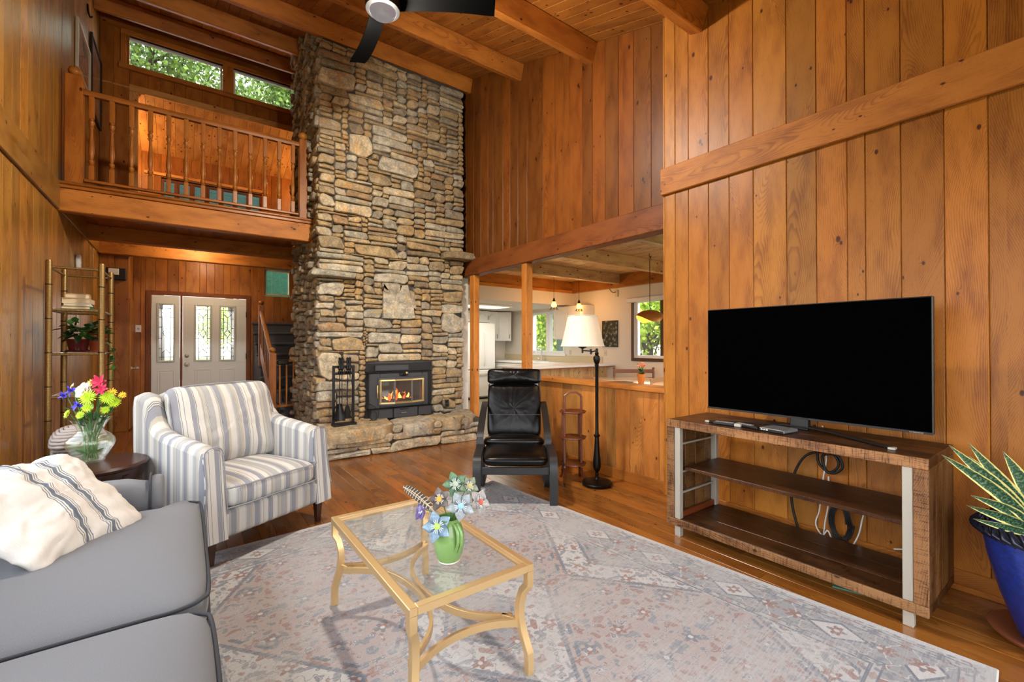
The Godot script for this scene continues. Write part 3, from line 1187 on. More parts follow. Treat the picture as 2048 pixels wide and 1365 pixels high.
	backing(lc, Vector3(-1.1, 5.40, -10.7), Vector3(2.5, 5.46, zb - 0.14), dark, "cover")
	var wlb := struct("wall_loft")
	boards_x(wlb, -1.03, -0.36, -10.27, 2.95, 4.85, M.wall_dark)
	boards_x(wlb, -0.36, 1.24, -10.27, 4.36, 4.85, M.wall_dark)
	boards_x(wlb, 1.24, 2.4, -10.27, 2.95, 4.85, M.wall_dark)
	board(wlb, "side", Vector3(2.36, 2.95, -10.3), Vector3(2.40, 5.3, zb - 0.14), M.pine[2], 1)
	board(wlb, "rail_band", Vector3(-0.6, 4.38, -10.27), Vector3(1.35, 4.43, -10.235), M.pine[3], 0)
	backing(wlb, Vector3(-1.1, 2.95, -10.42), Vector3(-0.36, 5.4, -10.295), dark)
	backing(wlb, Vector3(1.24, 2.95, -10.42), Vector3(2.4, 5.4, -10.295), dark)
	backing(wlb, Vector3(-0.36, 4.36, -10.42), Vector3(1.24, 5.4, -10.295), dark)
	backing(wlb, Vector3(-0.36, 2.95, -10.42), Vector3(1.24, 3.3, -10.295), dark)
	# row of small loft windows
	for k in 7:
		var wn := struct("window_%d" % (3 + k))
		var wx := -0.36 + k * 0.2286
		frame_rect(wn, "sash", wx + 0.04, wx + 0.2286 - 0.04, 3.36, 4.30, -10.28, 0.0395, 0.05, M.header[1])
		backing(wn, Vector3(wx + 0.04, 3.36, -10.32), Vector3(wx + 0.19, 4.30, -10.315), M.window_glass, "pane")
	var lf := struct("floor_loft")
	backing(lf, Vector3(-1.1, 2.88, -10.42), Vector3(0.9, 2.95, ZB), dark, "core")
	# railing
	var r := thing("balcony_railing", "turned wooden balcony railing with spindles and two square newel posts", "railing", Vector3(0.2, 2.955, zf - 0.06))
	var ry := 0.965
	for s in 2:
		var nx: float = [-1.115, 1.03][s]
		var nw: float = [0.135, 0.095][s]
		var nh: float = [1.10, 1.03][s]
		var np := G.new()
		np.off = woff(0.15)
		np.box(Vector3(0, nh * 0.5, 0), Vector3(nw, nh, nw), 0.006, 1)
		var po := obj("newel_post", np, M.rail[s], r, Vector3(nx, 0, 0.0))
		var fg := G.new()
		fg.lathe([Vector2(0, 0), Vector2(0.035, 0.0), Vector2(0.028, 0.012), Vector2(0.05, 0.03), Vector2(0.056, 0.055), Vector2(0.045, 0.085), Vector2(0.02, 0.10), Vector2(0, 0.104)], 18)
		obj("finial", fg, M.rail[2], po, Vector3(0, nh, 0))
	var hr := G.new()
	hr.sweep([Vector3(-1.05, ry, 0), Vector3(0.985, ry, 0)], [Vector2(-0.025, -0.03), Vector2(0.025, -0.03), Vector2(0.033, -0.005), Vector2(0.03, 0.018), Vector2(0.015, 0.028), Vector2(-0.015, 0.028), Vector2(-0.03, 0.018), Vector2(-0.033, -0.005)], Vector3.UP)
	obj("handrail", hr, M.rail[1], r)
	var br := G.new()
	br.box(Vector3(-0.033, 0.055, 0), Vector3(2.03, 0.028, 0.05), 0.006, 0)
	obj("bottom_rail", br, M.rail[0], r)
	var bp := G.new()
	bp.box(Vector3(0, 0.14, 0), Vector3(0.044, 0.14, 0.044), 0.003, 1)
	bp.box(Vector3(0, 0.82, 0), Vector3(0.044, 0.23, 0.044), 0.003, 1)
	bp.lathe([Vector2(0.020, 0.21), Vector2(0.024, 0.22), Vector2(0.014, 0.232), Vector2(0.023, 0.245), Vector2(0.025, 0.27), Vector2(0.013, 0.285), Vector2(0.016, 0.30), Vector2(0.025, 0.36), Vector2(0.022, 0.42), Vector2(0.012, 0.58), Vector2(0.012, 0.60), Vector2(0.022, 0.615), Vector2(0.014, 0.63), Vector2(0.024, 0.655), Vector2(0.026, 0.675), Vector2(0.015, 0.69), Vector2(0.021, 0.706)], 12)
	var bm := bp.mesh()
	for k in 13:
		obj("baluster", bm, M.rail[k % 3], r, Vector3(-0.99 + k * 0.1585, 0, 0))

# ---------------------------------------------------------------- dining room and kitchen: walls, ceiling, windows
const XO := 6.95
const ZK := -9.76

func build_kitchen_shell() -> void:
	var w: StandardMaterial3D = M.white_wall
	var fk := struct("floor_kitchen")
	backing(fk, Vector3(3.57, -0.024, -9.8), Vector3(7.1, 0.0, 0.2), tri(mat(Color(0.62, 0.58, 0.50), 0.4, 0.0, T.mottle), 3.0, true), "vinyl")
	# outer wall with the dining window and the kitchen window
	var wo := struct("wall_outer")
	var d := [-5.50, -4.78, 1.06, 2.12]
	var k := [-8.62, -7.42, 1.10, 2.10]
	for s in [[-9.9, k[0], 0.0, 2.7], [k[0], k[1], 0.0, k[2]], [k[0], k[1], k[3], 2.7], [k[1], d[0], 0.0, 2.7], [d[0], d[1], 0.0, d[2]], [d[0], d[1], d[3], 2.7], [d[1], -2.9, 0.0, 2.7], [-2.9, -0.5, 0.0, 0.8], [-2.9, -0.5, 2.2, 2.7], [-0.5, 0.2, 0.0, 2.7]]:
		backing(wo, Vector3(XO, s[2], s[0]), Vector3(XO + 0.14, s[3], s[1]), w, "plaster")
	var wk := struct("wall_kitchen_back")
	backing(wk, Vector3(3.3, 0.0, ZK - 0.14), Vector3(XO + 0.14, 2.8, ZK), w, "plaster")
	var wn := struct("wall_kitchen_side")
	backing(wn, Vector3(3.44, 0.0, ZK), Vector3(3.56, 2.40, -6.0), w, "plaster")
	var wd := struct("wall_dining_near")
	backing(wd, Vector3(3.57, 0.0, -0.0), Vector3(4.1, 2.75, 0.14), w, "plaster")
	backing(wd, Vector3(6.5, 0.0, -0.0), Vector3(7.1, 2.75, 0.14), w, "plaster")
	backing(wd, Vector3(4.1, 2.25, -0.0), Vector3(6.5, 2.75, 0.14), w, "plaster")
	# glass doors and a wide window of the dining room, beyond the frame
	var w13 := struct("window_13")
	backing(w13, Vector3(4.1, 0.0, 0.05), Vector3(6.5, 2.25, 0.056), M.window_glass, "pane")
	var w14 := struct("window_14")
	backing(w14, Vector3(XO + 0.05, 0.8, -2.9), Vector3(XO + 0.056, 2.2, -0.5), M.window_glass, "pane")
	var wt := struct("wall_dining_side")
	backing(wt, Vector3(XR + 0.161, 0.0, -2.33), Vector3(XR + 0.19, 2.72, 0.0), w, "plaster")
	# ceiling boards along z over beams that run across
	var ce := struct("ceiling_dining")
	var x := 3.57
	while x < XO:
		var e := minf(x + 0.095, XO)
		board(ce, "deck_board", Vector3(x + 0.0008, 2.69, -7.2), Vector3(e - 0.0008, 2.71, 0.1), pick(M.pale_deck), 2, 0.004)
		x = e
	backing(ce, Vector3(3.5, 2.712, -9.9), Vector3(7.1, 2.80, 0.2), mat(Color(0.10, 0.07, 0.05), 0.9), "cover")
	var zs := [-0.62, -1.92, -3.18, -4.43, -5.75]
	for i in 5:
		board(ce, "beam", Vector3(3.56, 2.50, zs[i] - 0.1), Vector3(6.84, 2.69, zs[i]), M.pale_deck[i % 5], 0, 0.006)
	var fa := struct("trim_7", "wooden fascia boards along the top of the white dining walls")
	board(fa, "fascia", Vector3(6.84, 2.44, -7.10), Vector3(6.949, 2.69, 0.0), M.wall_dark[1], 2, 0.006)
	board(fa, "fascia", Vector3(3.57, 2.50, -7.19), Vector3(6.949, 2.69, -7.10), M.wall_dark[4], 0, 0.006)
	board(fa, "ledger", Vector3(3.57, 2.435, -7.19), Vector3(6.949, 2.498, -7.085), M.beam[2], 0, 0.006)
	# dropped ceiling of the kitchen
	var kc := struct("ceiling_kitchen")
	backing(kc, Vector3(3.56, 2.17, ZK), Vector3(XO, 2.25, -7.12), w, "plaster")
	backing(kc, Vector3(3.56, 2.25, -7.19), Vector3(XO, 2.44, -7.12), w, "soffit")
	# dining window: brown frame, white inner frame, pane
	var w1 := struct("window_10")
	var br: StandardMaterial3D = mat(Color(0.30, 0.205, 0.115), 0.5)
	for s in [[d[0] - 0.05, d[0], d[2], d[3]], [d[1], d[1] + 0.05, d[2], d[3]], [d[0] - 0.05, d[1] + 0.05, d[2] - 0.06, d[2]]]:
		board(w1, "casing", Vector3(XO - 0.03, s[2], s[0]), Vector3(XO, s[3], s[1]), br, 1)
	for s in [[d[0], d[0] + 0.07, d[2], d[3]], [d[1] - 0.07, d[1], d[2], d[3]]]:
		board(w1, "jamb", Vector3(XO + 0.02, s[2], s[0]), Vector3(XO + 0.09, s[3], s[1]), M.white, 1)
	board(w1, "sash_stile", Vector3(XO + 0.03, d[2], d[1] - 0.16), Vector3(XO + 0.07, d[3], d[1] - 0.07), br, 1)
	board(w1, "sash_rail", Vector3(XO + 0.02, d[2], d[0] + 0.07), Vector3(XO + 0.09, d[2] + 0.05, d[1] - 0.07), M.white, 2)
	backing(w1, Vector3(XO + 0.05, d[2] + 0.05, d[0] + 0.07), Vector3(XO + 0.055, d[3], d[1] - 0.16), M.window_glass, "pane")
	var lt := G.new()
	lt.tube(bez(Vector3(XO - 0.005, 1.10, -5.08), Vector3(XO - 0.03, 1.13, -5.03), Vector3(XO - 0.03, 1.13, -4.99), Vector3(XO - 0.005, 1.10, -4.95), 6), 0.008, 6)
	obj("crank", lt, M.white, w1)
	# kitchen window: two white casements
	var w2 := struct("window_11")
	for s in [[k[0], k[0] + 0.06, k[2], k[3]], [k[1] - 0.06, k[1], k[2], k[3]], [-8.07, -7.93, k[2], k[3]]]:
		board(w2, "stile", Vector3(XO - 0.02, s[2], s[0]), Vector3(XO + 0.08, s[3], s[1]), M.white, 1)
	for s in [[k[0] + 0.06, -8.07], [-7.93, k[1] - 0.06]]:
		board(w2, "rail", Vector3(XO - 0.01, k[2], s[0]), Vector3(XO + 0.08, k[2] + 0.06, s[1]), M.white, 2)
		board(w2, "rail", Vector3(XO - 0.01, k[3] - 0.06, s[0]), Vector3(XO + 0.08, k[3], s[1]), M.white, 2)
		backing(w2, Vector3(XO + 0.04, k[2] + 0.06, s[0]), Vector3(XO + 0.045, k[3] - 0.06, s[1]), M.window_glass, "pane")
	board(w2, "sill", Vector3(XO - 0.05, k[2] - 0.05, k[0] - 0.05), Vector3(XO + 0.02, k[2], k[1] + 0.05), M.white, 2)

# ---------------------------------------------------------------- stone chimney, hearth
const CW := 0.028
const CH := 0.0185

# fills nx by ny cells with stones, low courses first; keep = [x, y, w, h, extra] cells taken by given stones or openings
func pack(nx: int, ny: int, r: RandomNumberGenerator, wlo: int, whi: int, hlo: int, hhi: int, given: Array, holes: Array) -> Array:
	var full := PackedByteArray()
	full.resize(nx * ny)
	var out := []
	for b in holes + given:
		for y in range(maxi(b[1], 0), mini(b[1] + b[3], ny)):
			for x in range(maxi(b[0], 0), mini(b[0] + b[2], nx)):
				full[y * nx + x] = 1
	for b in given:
		out.append(b)
	for y in ny:
		for x in nx:
			if full[y * nx + x]:
				continue
			var free := 0
			while x + free < nx and not full[y * nx + x + free]:
				free += 1
			var w := mini(free, int(lerpf(wlo, whi, pow(r.randf(), 1.15))))
			if free - w < 3:
				w = free if free <= whi + 3 else free - 4
			var h := int(round(lerpf(hlo, hhi, pow(r.randf(), 1.7))))
			if w < 6:
				h = mini(h, w + 1)
			h = maxi(h, 2)
			h = mini(h, ny - y)
			var ok := h
			for yy in range(1, h):
				for xx in w:
					if full[(y + yy) * nx + x + xx]:
						ok = mini(ok, yy)
			h = ok
			# a course one cell high would be a sliver: let the stone under it grow instead
			if h == 1:
				for b in out:
					if b[1] + b[3] == y and b[0] <= x and b[0] + b[2] >= x + w and b[4] == 0.0:
						w = mini(w, b[0] + b[2] - x)
			for yy in h:
				for xx in w:
					full[(y + yy) * nx + x + xx] = 1
			out.append([x, y, w, h, 0.0])
	return out

# one laid stone: an uneven outline with rounded arrises, standing out by depth (local z)
func stone_shape(g: G, w: float, h: float, depth: float, r: RandomNumberGenerator, poly: Array = []) -> void:
	var gap := 0.0035
	var x := w * 0.5 - gap
	var y := h * 0.5 - gap
	var m := minf(x, y)
	var pts := poly
	if not pts:
		var c := []
		for k in 4:
			c.append(Vector2(r.randf_range(0.15, 0.75) * m, r.randf_range(0.15, 0.6) * m))
		var tl := r.randf_range(-0.2, 0.2) * h
		var tr := r.randf_range(-0.2, 0.2) * h
		if r.randf() < 0.5:
			tl = 0.0
		else:
			tr = 0.0
		pts = [Vector2(-x, -y + c[0].y), Vector2(-x + c[0].x, -y), Vector2(r.randf_range(-0.4, 0.4) * x, -y + r.randf_range(-0.1, 0.12) * h), Vector2(x - c[1].x, -y), Vector2(x, -y + c[1].y),
			Vector2(x - r.randf() * 0.1 * m, y - c[2].y), Vector2(x - c[2].x, y - absf(tr)), Vector2(r.randf_range(-0.4, 0.4) * x, y - r.randf_range(-0.1, 0.12) * h), Vector2(-x + c[3].x, y - absf(tl)), Vector2(-x + r.randf() * 0.1 * m, y - c[3].y)]
	if not poly:
		# lean the ends and let the bed sag a little
		var sh := r.randf_range(-0.45, 0.45)
		var dip := r.randf_range(-0.05, 0.05)
		for k in pts.size():
			pts[k] = Vector2(pts[k].x + sh * pts[k].y, pts[k].y + dip * pts[k].x * minf(1.0, h / maxf(w, 0.01) * 3.0))
	var bev := minf(0.012, m * 0.4)
	var rows := [[], [], [], []]
	var tilt := Vector2(r.randf_range(-0.06, 0.06), r.randf_range(-0.25, 0.12))
	for p in pts:
		var d: Vector2 = p
		var inn: Vector2 = d - Vector2(signf(d.x) * minf(absf(d.x), bev), signf(d.y) * minf(absf(d.y), bev))
		var dz := tilt.x * inn.x + tilt.y * inn.y + r.randf_range(-0.003, 0.003)
		rows[0].append(Vector3(p.x, p.y, -0.05))
		rows[1].append(Vector3(p.x, p.y, depth - bev + dz * 0.6))
		rows[2].append(Vector3(inn.x, inn.y, depth + dz))
		rows[3].append(Vector3(inn.x * 0.35, inn.y * 0.35, depth + r.randf_range(-0.004, 0.008)))
	g.grid(rows, [], true, Vector3(0, 0, -0.05))
	var cc := Vector3(0, 0, depth + 0.003)
	var n := Vector3(0, 0, 1)
	for i in pts.size():
		g.t(cc, rows[3][i], rows[3][(i + 1) % pts.size()], n, n, n)

func build_chimney() -> void:
	var r := RandomNumberGenerator.new()
	r.seed = 1021
	var zf := -5.80
	var x0 := 1.33
	var ch := thing("stone_chimney", "tall chimney of stacked grey and tan fieldstone rising to the ceiling", "chimney", Vector3(2.33, 0, -6.6))
	var at := ch.position
	# core, with the fire opening left free
	var core := G.new()
	for b in [[1.36, 1.90, 0.0, 6.2, -7.40, -5.81], [2.84, 3.31, 0.0, 6.2, -7.40, -5.81], [1.90, 2.84, 1.06, 6.2, -7.40, -5.81], [1.90, 2.84, 0.0, 0.34, -7.40, -5.81], [1.90, 2.84, 0.34, 1.06, -7.40, -6.30]]:
		slab(core, Vector3(b[0], b[2], b[4]) - at, Vector3(b[1], b[3], b[5]) - at)
	obj("core", core, M.mortar, ch)
	# stones of the front
	var nx := int(2.02 / CW)
	var ny := int(5.09 / CH)
	var to_cells := []
	for b in [[2.12, 1.66, 2.58, 2.14, 0.02], [1.47, 1.24, 1.87, 1.41, 0.0], [1.33, 0.87, 1.60, 1.23, 0.0], [1.93, 1.33, 2.38, 1.48, 0.0], [2.99, 1.5, 3.35, 1.78, 0.01], [1.33, 1.93, 1.60, 2.12, 0.0], [2.06, 1.09, 2.68, 1.20, 0.0], [3.01, 1.95, 3.35, 2.12, 0.0],
		[1.76, 2.48, 2.31, 2.62, 0.0], [1.50, 2.98, 1.98, 3.13, 0.0], [2.95, 2.56, 3.35, 2.67, 0.15], [1.33, 2.14, 1.76, 2.23, 0.13], [2.05, 3.62, 2.60, 3.83, 0.0], [1.68, 3.75, 2.0, 4.02, 0.0], [1.34, 4.55, 1.75, 4.78, 0.0], [1.92, 3.45, 2.24, 3.60, 0.0]]:
		to_cells.append([int(round((b[0] - x0) / CW)), int(round(b[1] / CH)), int(round((b[2] - b[0]) / CW)), int(round((b[3] - b[1]) / CH)), b[4]])
	var hole := [int(round((1.885 - x0) / CW)), 0, int(round(0.965 / CW)), int(round(1.085 / CH))]
	var st := pack(nx, ny, r, 5, 23, 3, 8, to_cells, [hole])
	var many := []
	for s in st:
		many.append([s[2] * s[3], s])
	many.sort_custom(func(a, b): return a[0] > b[0])
	var rest := G.new()
	var count := 0
	for e in many:
		var s: Array = e[1]
		var w: float = s[2] * CW
		var h: float = s[3] * CH
		var c := Vector3(x0 + s[0] * CW + w * 0.5, s[1] * CH + h * 0.5, zf) - at
		var depth: float = r.randf_range(0.012, 0.05) + s[4]
		var poly := []
		if is_equal_approx(s[4], 0.02):
			poly = [Vector2(-0.225, -0.235), Vector2(-0.1, -0.24), Vector2(0.15, -0.24), Vector2(0.225, -0.225), Vector2(0.215, -0.1), Vector2(0.165, 0.14), Vector2(0.14, 0.235), Vector2(0.06, 0.225), Vector2(-0.09, 0.155), Vector2(-0.21, 0.13)]
		var m: Material = M.stone[r.randi() % 10]
		if s[2] * s[3] > 90:
			m = M.stone[[0, 2, 4, 1, 5][r.randi() % 5]]
		# the corner stones reach round to the side
		if s[0] == 0:
			w += r.randf_range(0.0, 0.05)
			c.x -= w * 0.5 - s[2] * CW * 0.5
		if s[4] > 0.1:
			w += 0.1
			c.x += 0.07 if s[0] > 20 else -0.06
		if count < 300:
			var g := G.new()
			stone_shape(g, w, h, depth, r, poly)
			obj("stone", g, m, ch, c)
		else:
			rest.X = Transform3D(Basis.IDENTITY, c)
			stone_shape(rest, w, h, depth, r)
		count += 1
	for e in [[Vector2(-0.235, 0.15), Vector2(-0.09, 0.175), Vector2(0.045, 0.235), Vector2(-0.02, 0.25), Vector2(-0.23, 0.245)], [Vector2(0.24, -0.10), Vector2(0.238, 0.235), Vector2(0.16, 0.245), Vector2(0.175, 0.16)]]:
		var g := G.new()
		stone_shape(g, 0.2, 0.1, 0.02, r, e)
		obj("stone", g, M.stone[1], ch, Vector3(2.35, 1.90, zf) - at)
	# stones of the left side, smaller and rougher
	r.seed = 77
	var ss := pack(int(1.62 / CW), int(5.9 / CH), r, 4, 12, 3, 7, [], [])
	var turn := Basis(Vector3.UP, -PI / 2)
	var sides := []
	for k in 5:
		sides.append(G.new())
	for s in ss:
		var w: float = s[2] * CW
		var h: float = s[3] * CH
		var zc: float = -5.80 - s[0] * CW - w * 0.5
		var c := Vector3(x0 + 0.02, s[1] * CH + h * 0.5, zc) - at
		var m: G = sides[r.randi() % 5]
		var twist := Basis(Vector3(0, 0, 1), r.randf_range(-0.12, 0.12))
		m.X = Transform3D(turn * twist, c)
		stone_shape(m, w, h, r.randf_range(0.0, 0.09), r)
	for k in 5:
		var so := obj("side_stones", sides[k], M.stone[[1, 3, 4, 6, 9][k]], ch)
		so.set_meta("kind", "stuff")
	if rest.V.size():
		var ro := obj("small_stones", rest, M.stone[4], ch)
		ro.set_meta("kind", "stuff")
	# raised hearth
	var he := thing("stone_hearth", "low raised hearth of long flat stones in front of the wood stove", "hearth", Vector3(2.33, 0, -5.52))
	at = he.position
	var hc := G.new()
	slab(hc, Vector3(1.34, 0, -5.79) - at, Vector3(3.34, 0.30, -5.30) - at)
	obj("core", hc, M.mortar, he)
	r.seed = 311
	var fs := [[1.27, 0.0, 0.52, 0.075], [1.79, 0.0, 0.25, 0.085], [1.28, 0.075, 0.36, 0.055], [1.64, 0.075, 0.40, 0.06], [2.04, 0.0, 0.68, 0.145], [2.72, 0.0, 0.55, 0.10], [1.40, 0.13, 0.66, 0.115], [1.27, 0.13, 0.13, 0.08], [2.06, 0.145, 0.26, 0.08], [2.32, 0.145, 0.20, 0.075], [2.52, 0.145, 0.20, 0.075], [2.72, 0.10, 0.35, 0.07], [3.07, 0.10, 0.24, 0.085], [2.72, 0.17, 0.35, 0.06], [3.07, 0.185, 0.24, 0.06]]
	for f in fs:
		var g := G.new()
		stone_shape(g, f[2], f[3], r.randf_range(0.02, 0.05), r)
		obj("stone", g, M.stone[[0, 2, 5, 1, 2, 5][r.randi() % 6]], he, Vector3(f[0] + f[2] * 0.5, f[1] + f[3] * 0.5, -5.30) - at)
	# capping slabs
	for f in [[1.26, 0.86, 0.24, -5.29], [2.12, 0.55, 0.225, -5.27], [2.67, 0.36, 0.235, -5.28], [3.03, 0.33, 0.23, -5.31]]:
		var g := G.new()
		var w: float = f[1]
		var dp := 0.54
		g.X = Transform3D(Basis(Vector3.RIGHT, -PI / 2), Vector3(0, 0, 0))
		stone_shape(g, w, dp, 0.11, r)
		obj("cap_stone", g, M.stone[[0, 5, 1][r.randi() % 3]], he, Vector3(f[0] + w * 0.5, f[2], f[3] - dp * 0.5 + 0.05) - at)
	for f in [[2.12, 0.28, 0.13, 0.10], [2.67, 0.275, 0.12, 0.09], [3.03, 0.275, 0.12, 0.09], [2.12, 0.20, 0.16, 0.06], [2.67, 0.205, 0.14, 0.05]]:
		var g := G.new()
		stone_shape(g, f[2], f[3], 0.045, r)
		obj("stone", g, M.stone[[0, 5, 1][r.randi() % 3]], he, Vector3(f[0], f[1], -5.30) - at)
	# rough west end of the hearth
	for k in 9:
		var g := G.new()
		g.X = Transform3D(turn, Vector3.ZERO)
		stone_shape(g, r.randf_range(0.13, 0.2), 0.10, r.randf_range(0.02, 0.07), r)
		obj("stone", g, M.stone[[1, 4, 6, 9][k % 4]], he, Vector3(1.33, 0.055 + 0.10 * (k / 3), -5.36 - 0.165 * (k % 3)) - at)

func rot_y(a: float) -> Basis:
	return Basis(Vector3.UP, a)

func build_stove() -> void:
	var s := thing("wood_stove", "charcoal wood stove insert with brass-rimmed door set in the stone chimney", "stove", Vector3(2.35, 0.345, -5.75))
	var b := G.new()
	var e := [[-0.47, 0.49, 0.0, 0.73, -0.10, -0.09]]
	# black surround behind, open where the firebox is
	slab(b, Vector3(-0.475, 0.0, -0.12), Vector3(-0.36, 0.725, -0.05))
	slab(b, Vector3(0.36, 0.0, -0.12), Vector3(0.485, 0.725, -0.05))
	slab(b, Vector3(-0.36, 0.56, -0.12), Vector3(0.36, 0.725, -0.05))
	obj("surround", b, M.black_flat, s)
	# front plate as a frame
	var p := G.new()
	slab(p, Vector3(-0.44, 0.14, -0.06), Vector3(-0.30, 0.60, 0.05), 0.008)
	slab(p, Vector3(0.30, 0.14, -0.06), Vector3(0.385, 0.60, 0.05), 0.008)
	slab(p, Vector3(-0.30, 0.53, -0.06), Vector3(0.30, 0.60, 0.05), 0.008)
	slab(p, Vector3(-0.30, 0.14, -0.06), Vector3(0.30, 0.185, 0.05), 0.008)
	obj("front_plate", p, M.stove, s)
	var sh := G.new()
	slab(sh, Vector3(-0.46, 0.60, -0.09), Vector3(0.44, 0.615, 0.065), 0.004)
	obj("top_shelf", sh, M.black_metal, s)
	var v := G.new()
	slab(v, Vector3(-0.345, 0.628, -0.06), Vector3(0.12, 0.70, 0.0), 0.003)
	obj("vent_cover", v, M.stove, s)
	# firebox
	var f := G.new()
	slab(f, Vector3(-0.33, 0.12, -0.50), Vector3(0.33, 0.15, -0.06))
	slab(f, Vector3(-0.33, 0.58, -0.50), Vector3(0.33, 0.60, -0.06))
	slab(f, Vector3(-0.35, 0.12, -0.50), Vector3(-0.33, 0.60, -0.06))
	slab(f, Vector3(0.33, 0.12, -0.50), Vector3(0.35, 0.60, -0.06))
	slab(f, Vector3(-0.35, 0.12, -0.52), Vector3(0.35, 0.60, -0.50))
	obj("firebox", f, mat(Color(0.05, 0.045, 0.04), 0.9), s)
	# bay door: three facets, the middle one proud
	var door := Node3D.new()
	door.name = "door"
	s.add_child(door, true)
	var pts := [Vector3(-0.315, 0, 0.055), Vector3(-0.12, 0, 0.105), Vector3(0.12, 0, 0.105), Vector3(0.315, 0, 0.055)]
	var fr := G.new()
	for y in [[0.175, 0.20], [0.515, 0.545]]:
		for k in 3:
			var a: Vector3 = pts[k]
			var c: Vector3 = pts[k + 1]
			var d := (c - a).normalized()
			fr.X = Transform3D(Basis(d, Vector3.UP, d.cross(Vector3.UP)), (a + c) * 0.5)
			fr.box(Vector3(0, (y[0] + y[1]) * 0.5, 0), Vector3(a.distance_to(c) + 0.004, y[1] - y[0], 0.03), 0.003)
	fr.X = Transform3D.IDENTITY
	for sx in [-1.0, 1.0]:
		fr.box(Vector3(sx * 0.318, 0.36, 0.045), Vector3(0.03, 0.37, 0.035), 0.003)
	obj("door_frame", fr, M.stove, door)
	var br := G.new()
	for k in 3:
		var a: Vector3 = pts[k]
		var c: Vector3 = pts[k + 1]
		var d := (c - a).normalized()
		br.X = Transform3D(Basis(d, Vector3.UP, d.cross(Vector3.UP)), (a + c) * 0.5 + Vector3(0, 0, 0.012))
		for y in [0.206, 0.505]:
			br.box(Vector3(0, y, 0), Vector3(a.distance_to(c), 0.024, 0.014), 0.003)
	br.X = Transform3D.IDENTITY
	br.box(Vector3(-0.298, 0.355, 0.072), Vector3(0.026, 0.32, 0.014), 0.003)
	br.box(Vector3(0.298, 0.355, 0.072), Vector3(0.026, 0.32, 0.014), 0.003)
	obj("brass_rim", br, M.brass, door)
	for sx in [-1.0, 1.0]:
		var mu := G.new()
		mu.box(Vector3(sx * 0.12, 0.355, 0.108), Vector3(0.022, 0.28, 0.012), 0.002)
		obj("mullion", mu, mat(Color(0.42, 0.42, 0.42), 0.45, 0.6), door)
	for k in 3:
		var a: Vector3 = pts[k]
		var c: Vector3 = pts[k + 1]
		var d := (c - a).normalized()
		var gl := G.new()
		gl.X = Transform3D(Basis(d, Vector3.UP, d.cross(Vector3.UP)), (a + c) * 0.5)
		gl.box(Vector3(0, 0.355, -0.004), Vector3(a.distance_to(c), 0.30, 0.003), 0.0)
		obj("pane", gl, pane(Color(0.5, 0.48, 0.45), 0.12, 0.03), door)
	var hn := G.new()
	hn.tube([Vector3(-0.335, 0.44, 0.06), Vector3(-0.345, 0.40, 0.085), Vector3(-0.345, 0.32, 0.085), Vector3(-0.34, 0.28, 0.07)], 0.009, 8)
	obj("handle", hn, M.brass, door)
	var kn := G.new()
	kn.ball(Vector3(0.055, 0.592, 0.085), Vector3(0.02, 0.02, 0.02))
	obj("damper_knob", kn, M.brass, s)
	var kr := G.new()
	kr.lathe([Vector2(0, 0), Vector2(0.05, 0.0), Vector2(0.05, 0.02), Vector2(0, 0.03)], 20, Vector3.ZERO)
	var ko := obj("damper_plate", kr, M.black_metal, s, Vector3(0.02, 0.575, 0.05))
	ko.rotation.x = PI / 2
	ko.scale = Vector3(1.2, 1, 0.5)
	# ash drawers below
	for d in [[-0.42, -0.125, 0.03], [-0.12, 0.215, 0.055], [0.235, 0.43, 0.03]]:
		var g := G.new()
		slab(g, Vector3(d[0], 0.005, -0.06), Vector3(d[1], 0.128, d[2] + 0.03), 0.005)
		obj("lower_panel", g, M.stove, s)
	var lp := G.new()
	slab(lp, Vector3(-0.44, 0.129, -0.06), Vector3(0.445, 0.139, 0.075), 0.003)
	obj("lower_shelf", lp, M.black_metal, s)
	var sl := G.new()
	slab(sl, Vector3(-0.04, 0.108, 0.084), Vector3(0.075, 0.122, 0.092), 0.002)
	obj("drawer_pull", sl, M.black_flat, s)
	# maker's plate: raised letters too small to read, kept as a short row of marks
	var mk := G.new()
	slab(mk, Vector3(-0.025, 0.055, 0.0845), Vector3(0.06, 0.075, 0.0865), 0.0)
	var plate := obj("name_plate", mk, M.black_metal, s)
	for k in 5:
		var l := G.new()
		slab(l, Vector3(-0.018 + k * 0.0155, 0.059, 0.0865), Vector3(-0.018 + k * 0.0155 + 0.009, 0.071, 0.0875), 0.0)
		obj("letter_mark", l, M.steel, plate)
	# logs and fire
	var bark: StandardMaterial3D = tri(mat(Color(0.16, 0.10, 0.065), 0.95, 0.0, T.stone), 6.0)
	for l in [[Vector3(-0.24, 0.185, -0.22), Vector3(0.24, 0.19, -0.14), 0.045], [Vector3(-0.2, 0.18, -0.38), Vector3(0.25, 0.185, -0.36), 0.05], [Vector3(-0.14, 0.255, -0.30), Vector3(0.2, 0.25, -0.20), 0.04]]:
		var g := G.new()
		var pth := []
		for i in 6:
			pth.append(l[0].lerp(l[1], i / 5.0) + Vector3(0, 0.006 * sin(i * 2.1), 0))
		g.tube(pth, l[2], 9, [0.9, 1.0, 1.05, 0.97, 1.02, 0.9])
		var lo := obj("log", g, bark, self, s.position)
		tag(lo, ["charred log lying at the front of the fire", "charred log lying at the back of the fire", "charred log laid across the other two in the fire"][[0.045, 0.05, 0.04].find(l[2])], "log", "logs in the stove")
	var r := RandomNumberGenerator.new()
	r.seed = 5
	var fire := thing("fire", "orange flames burning over the logs behind the stove glass", "fire", s.position + Vector3(0.02, 0.20, -0.2))
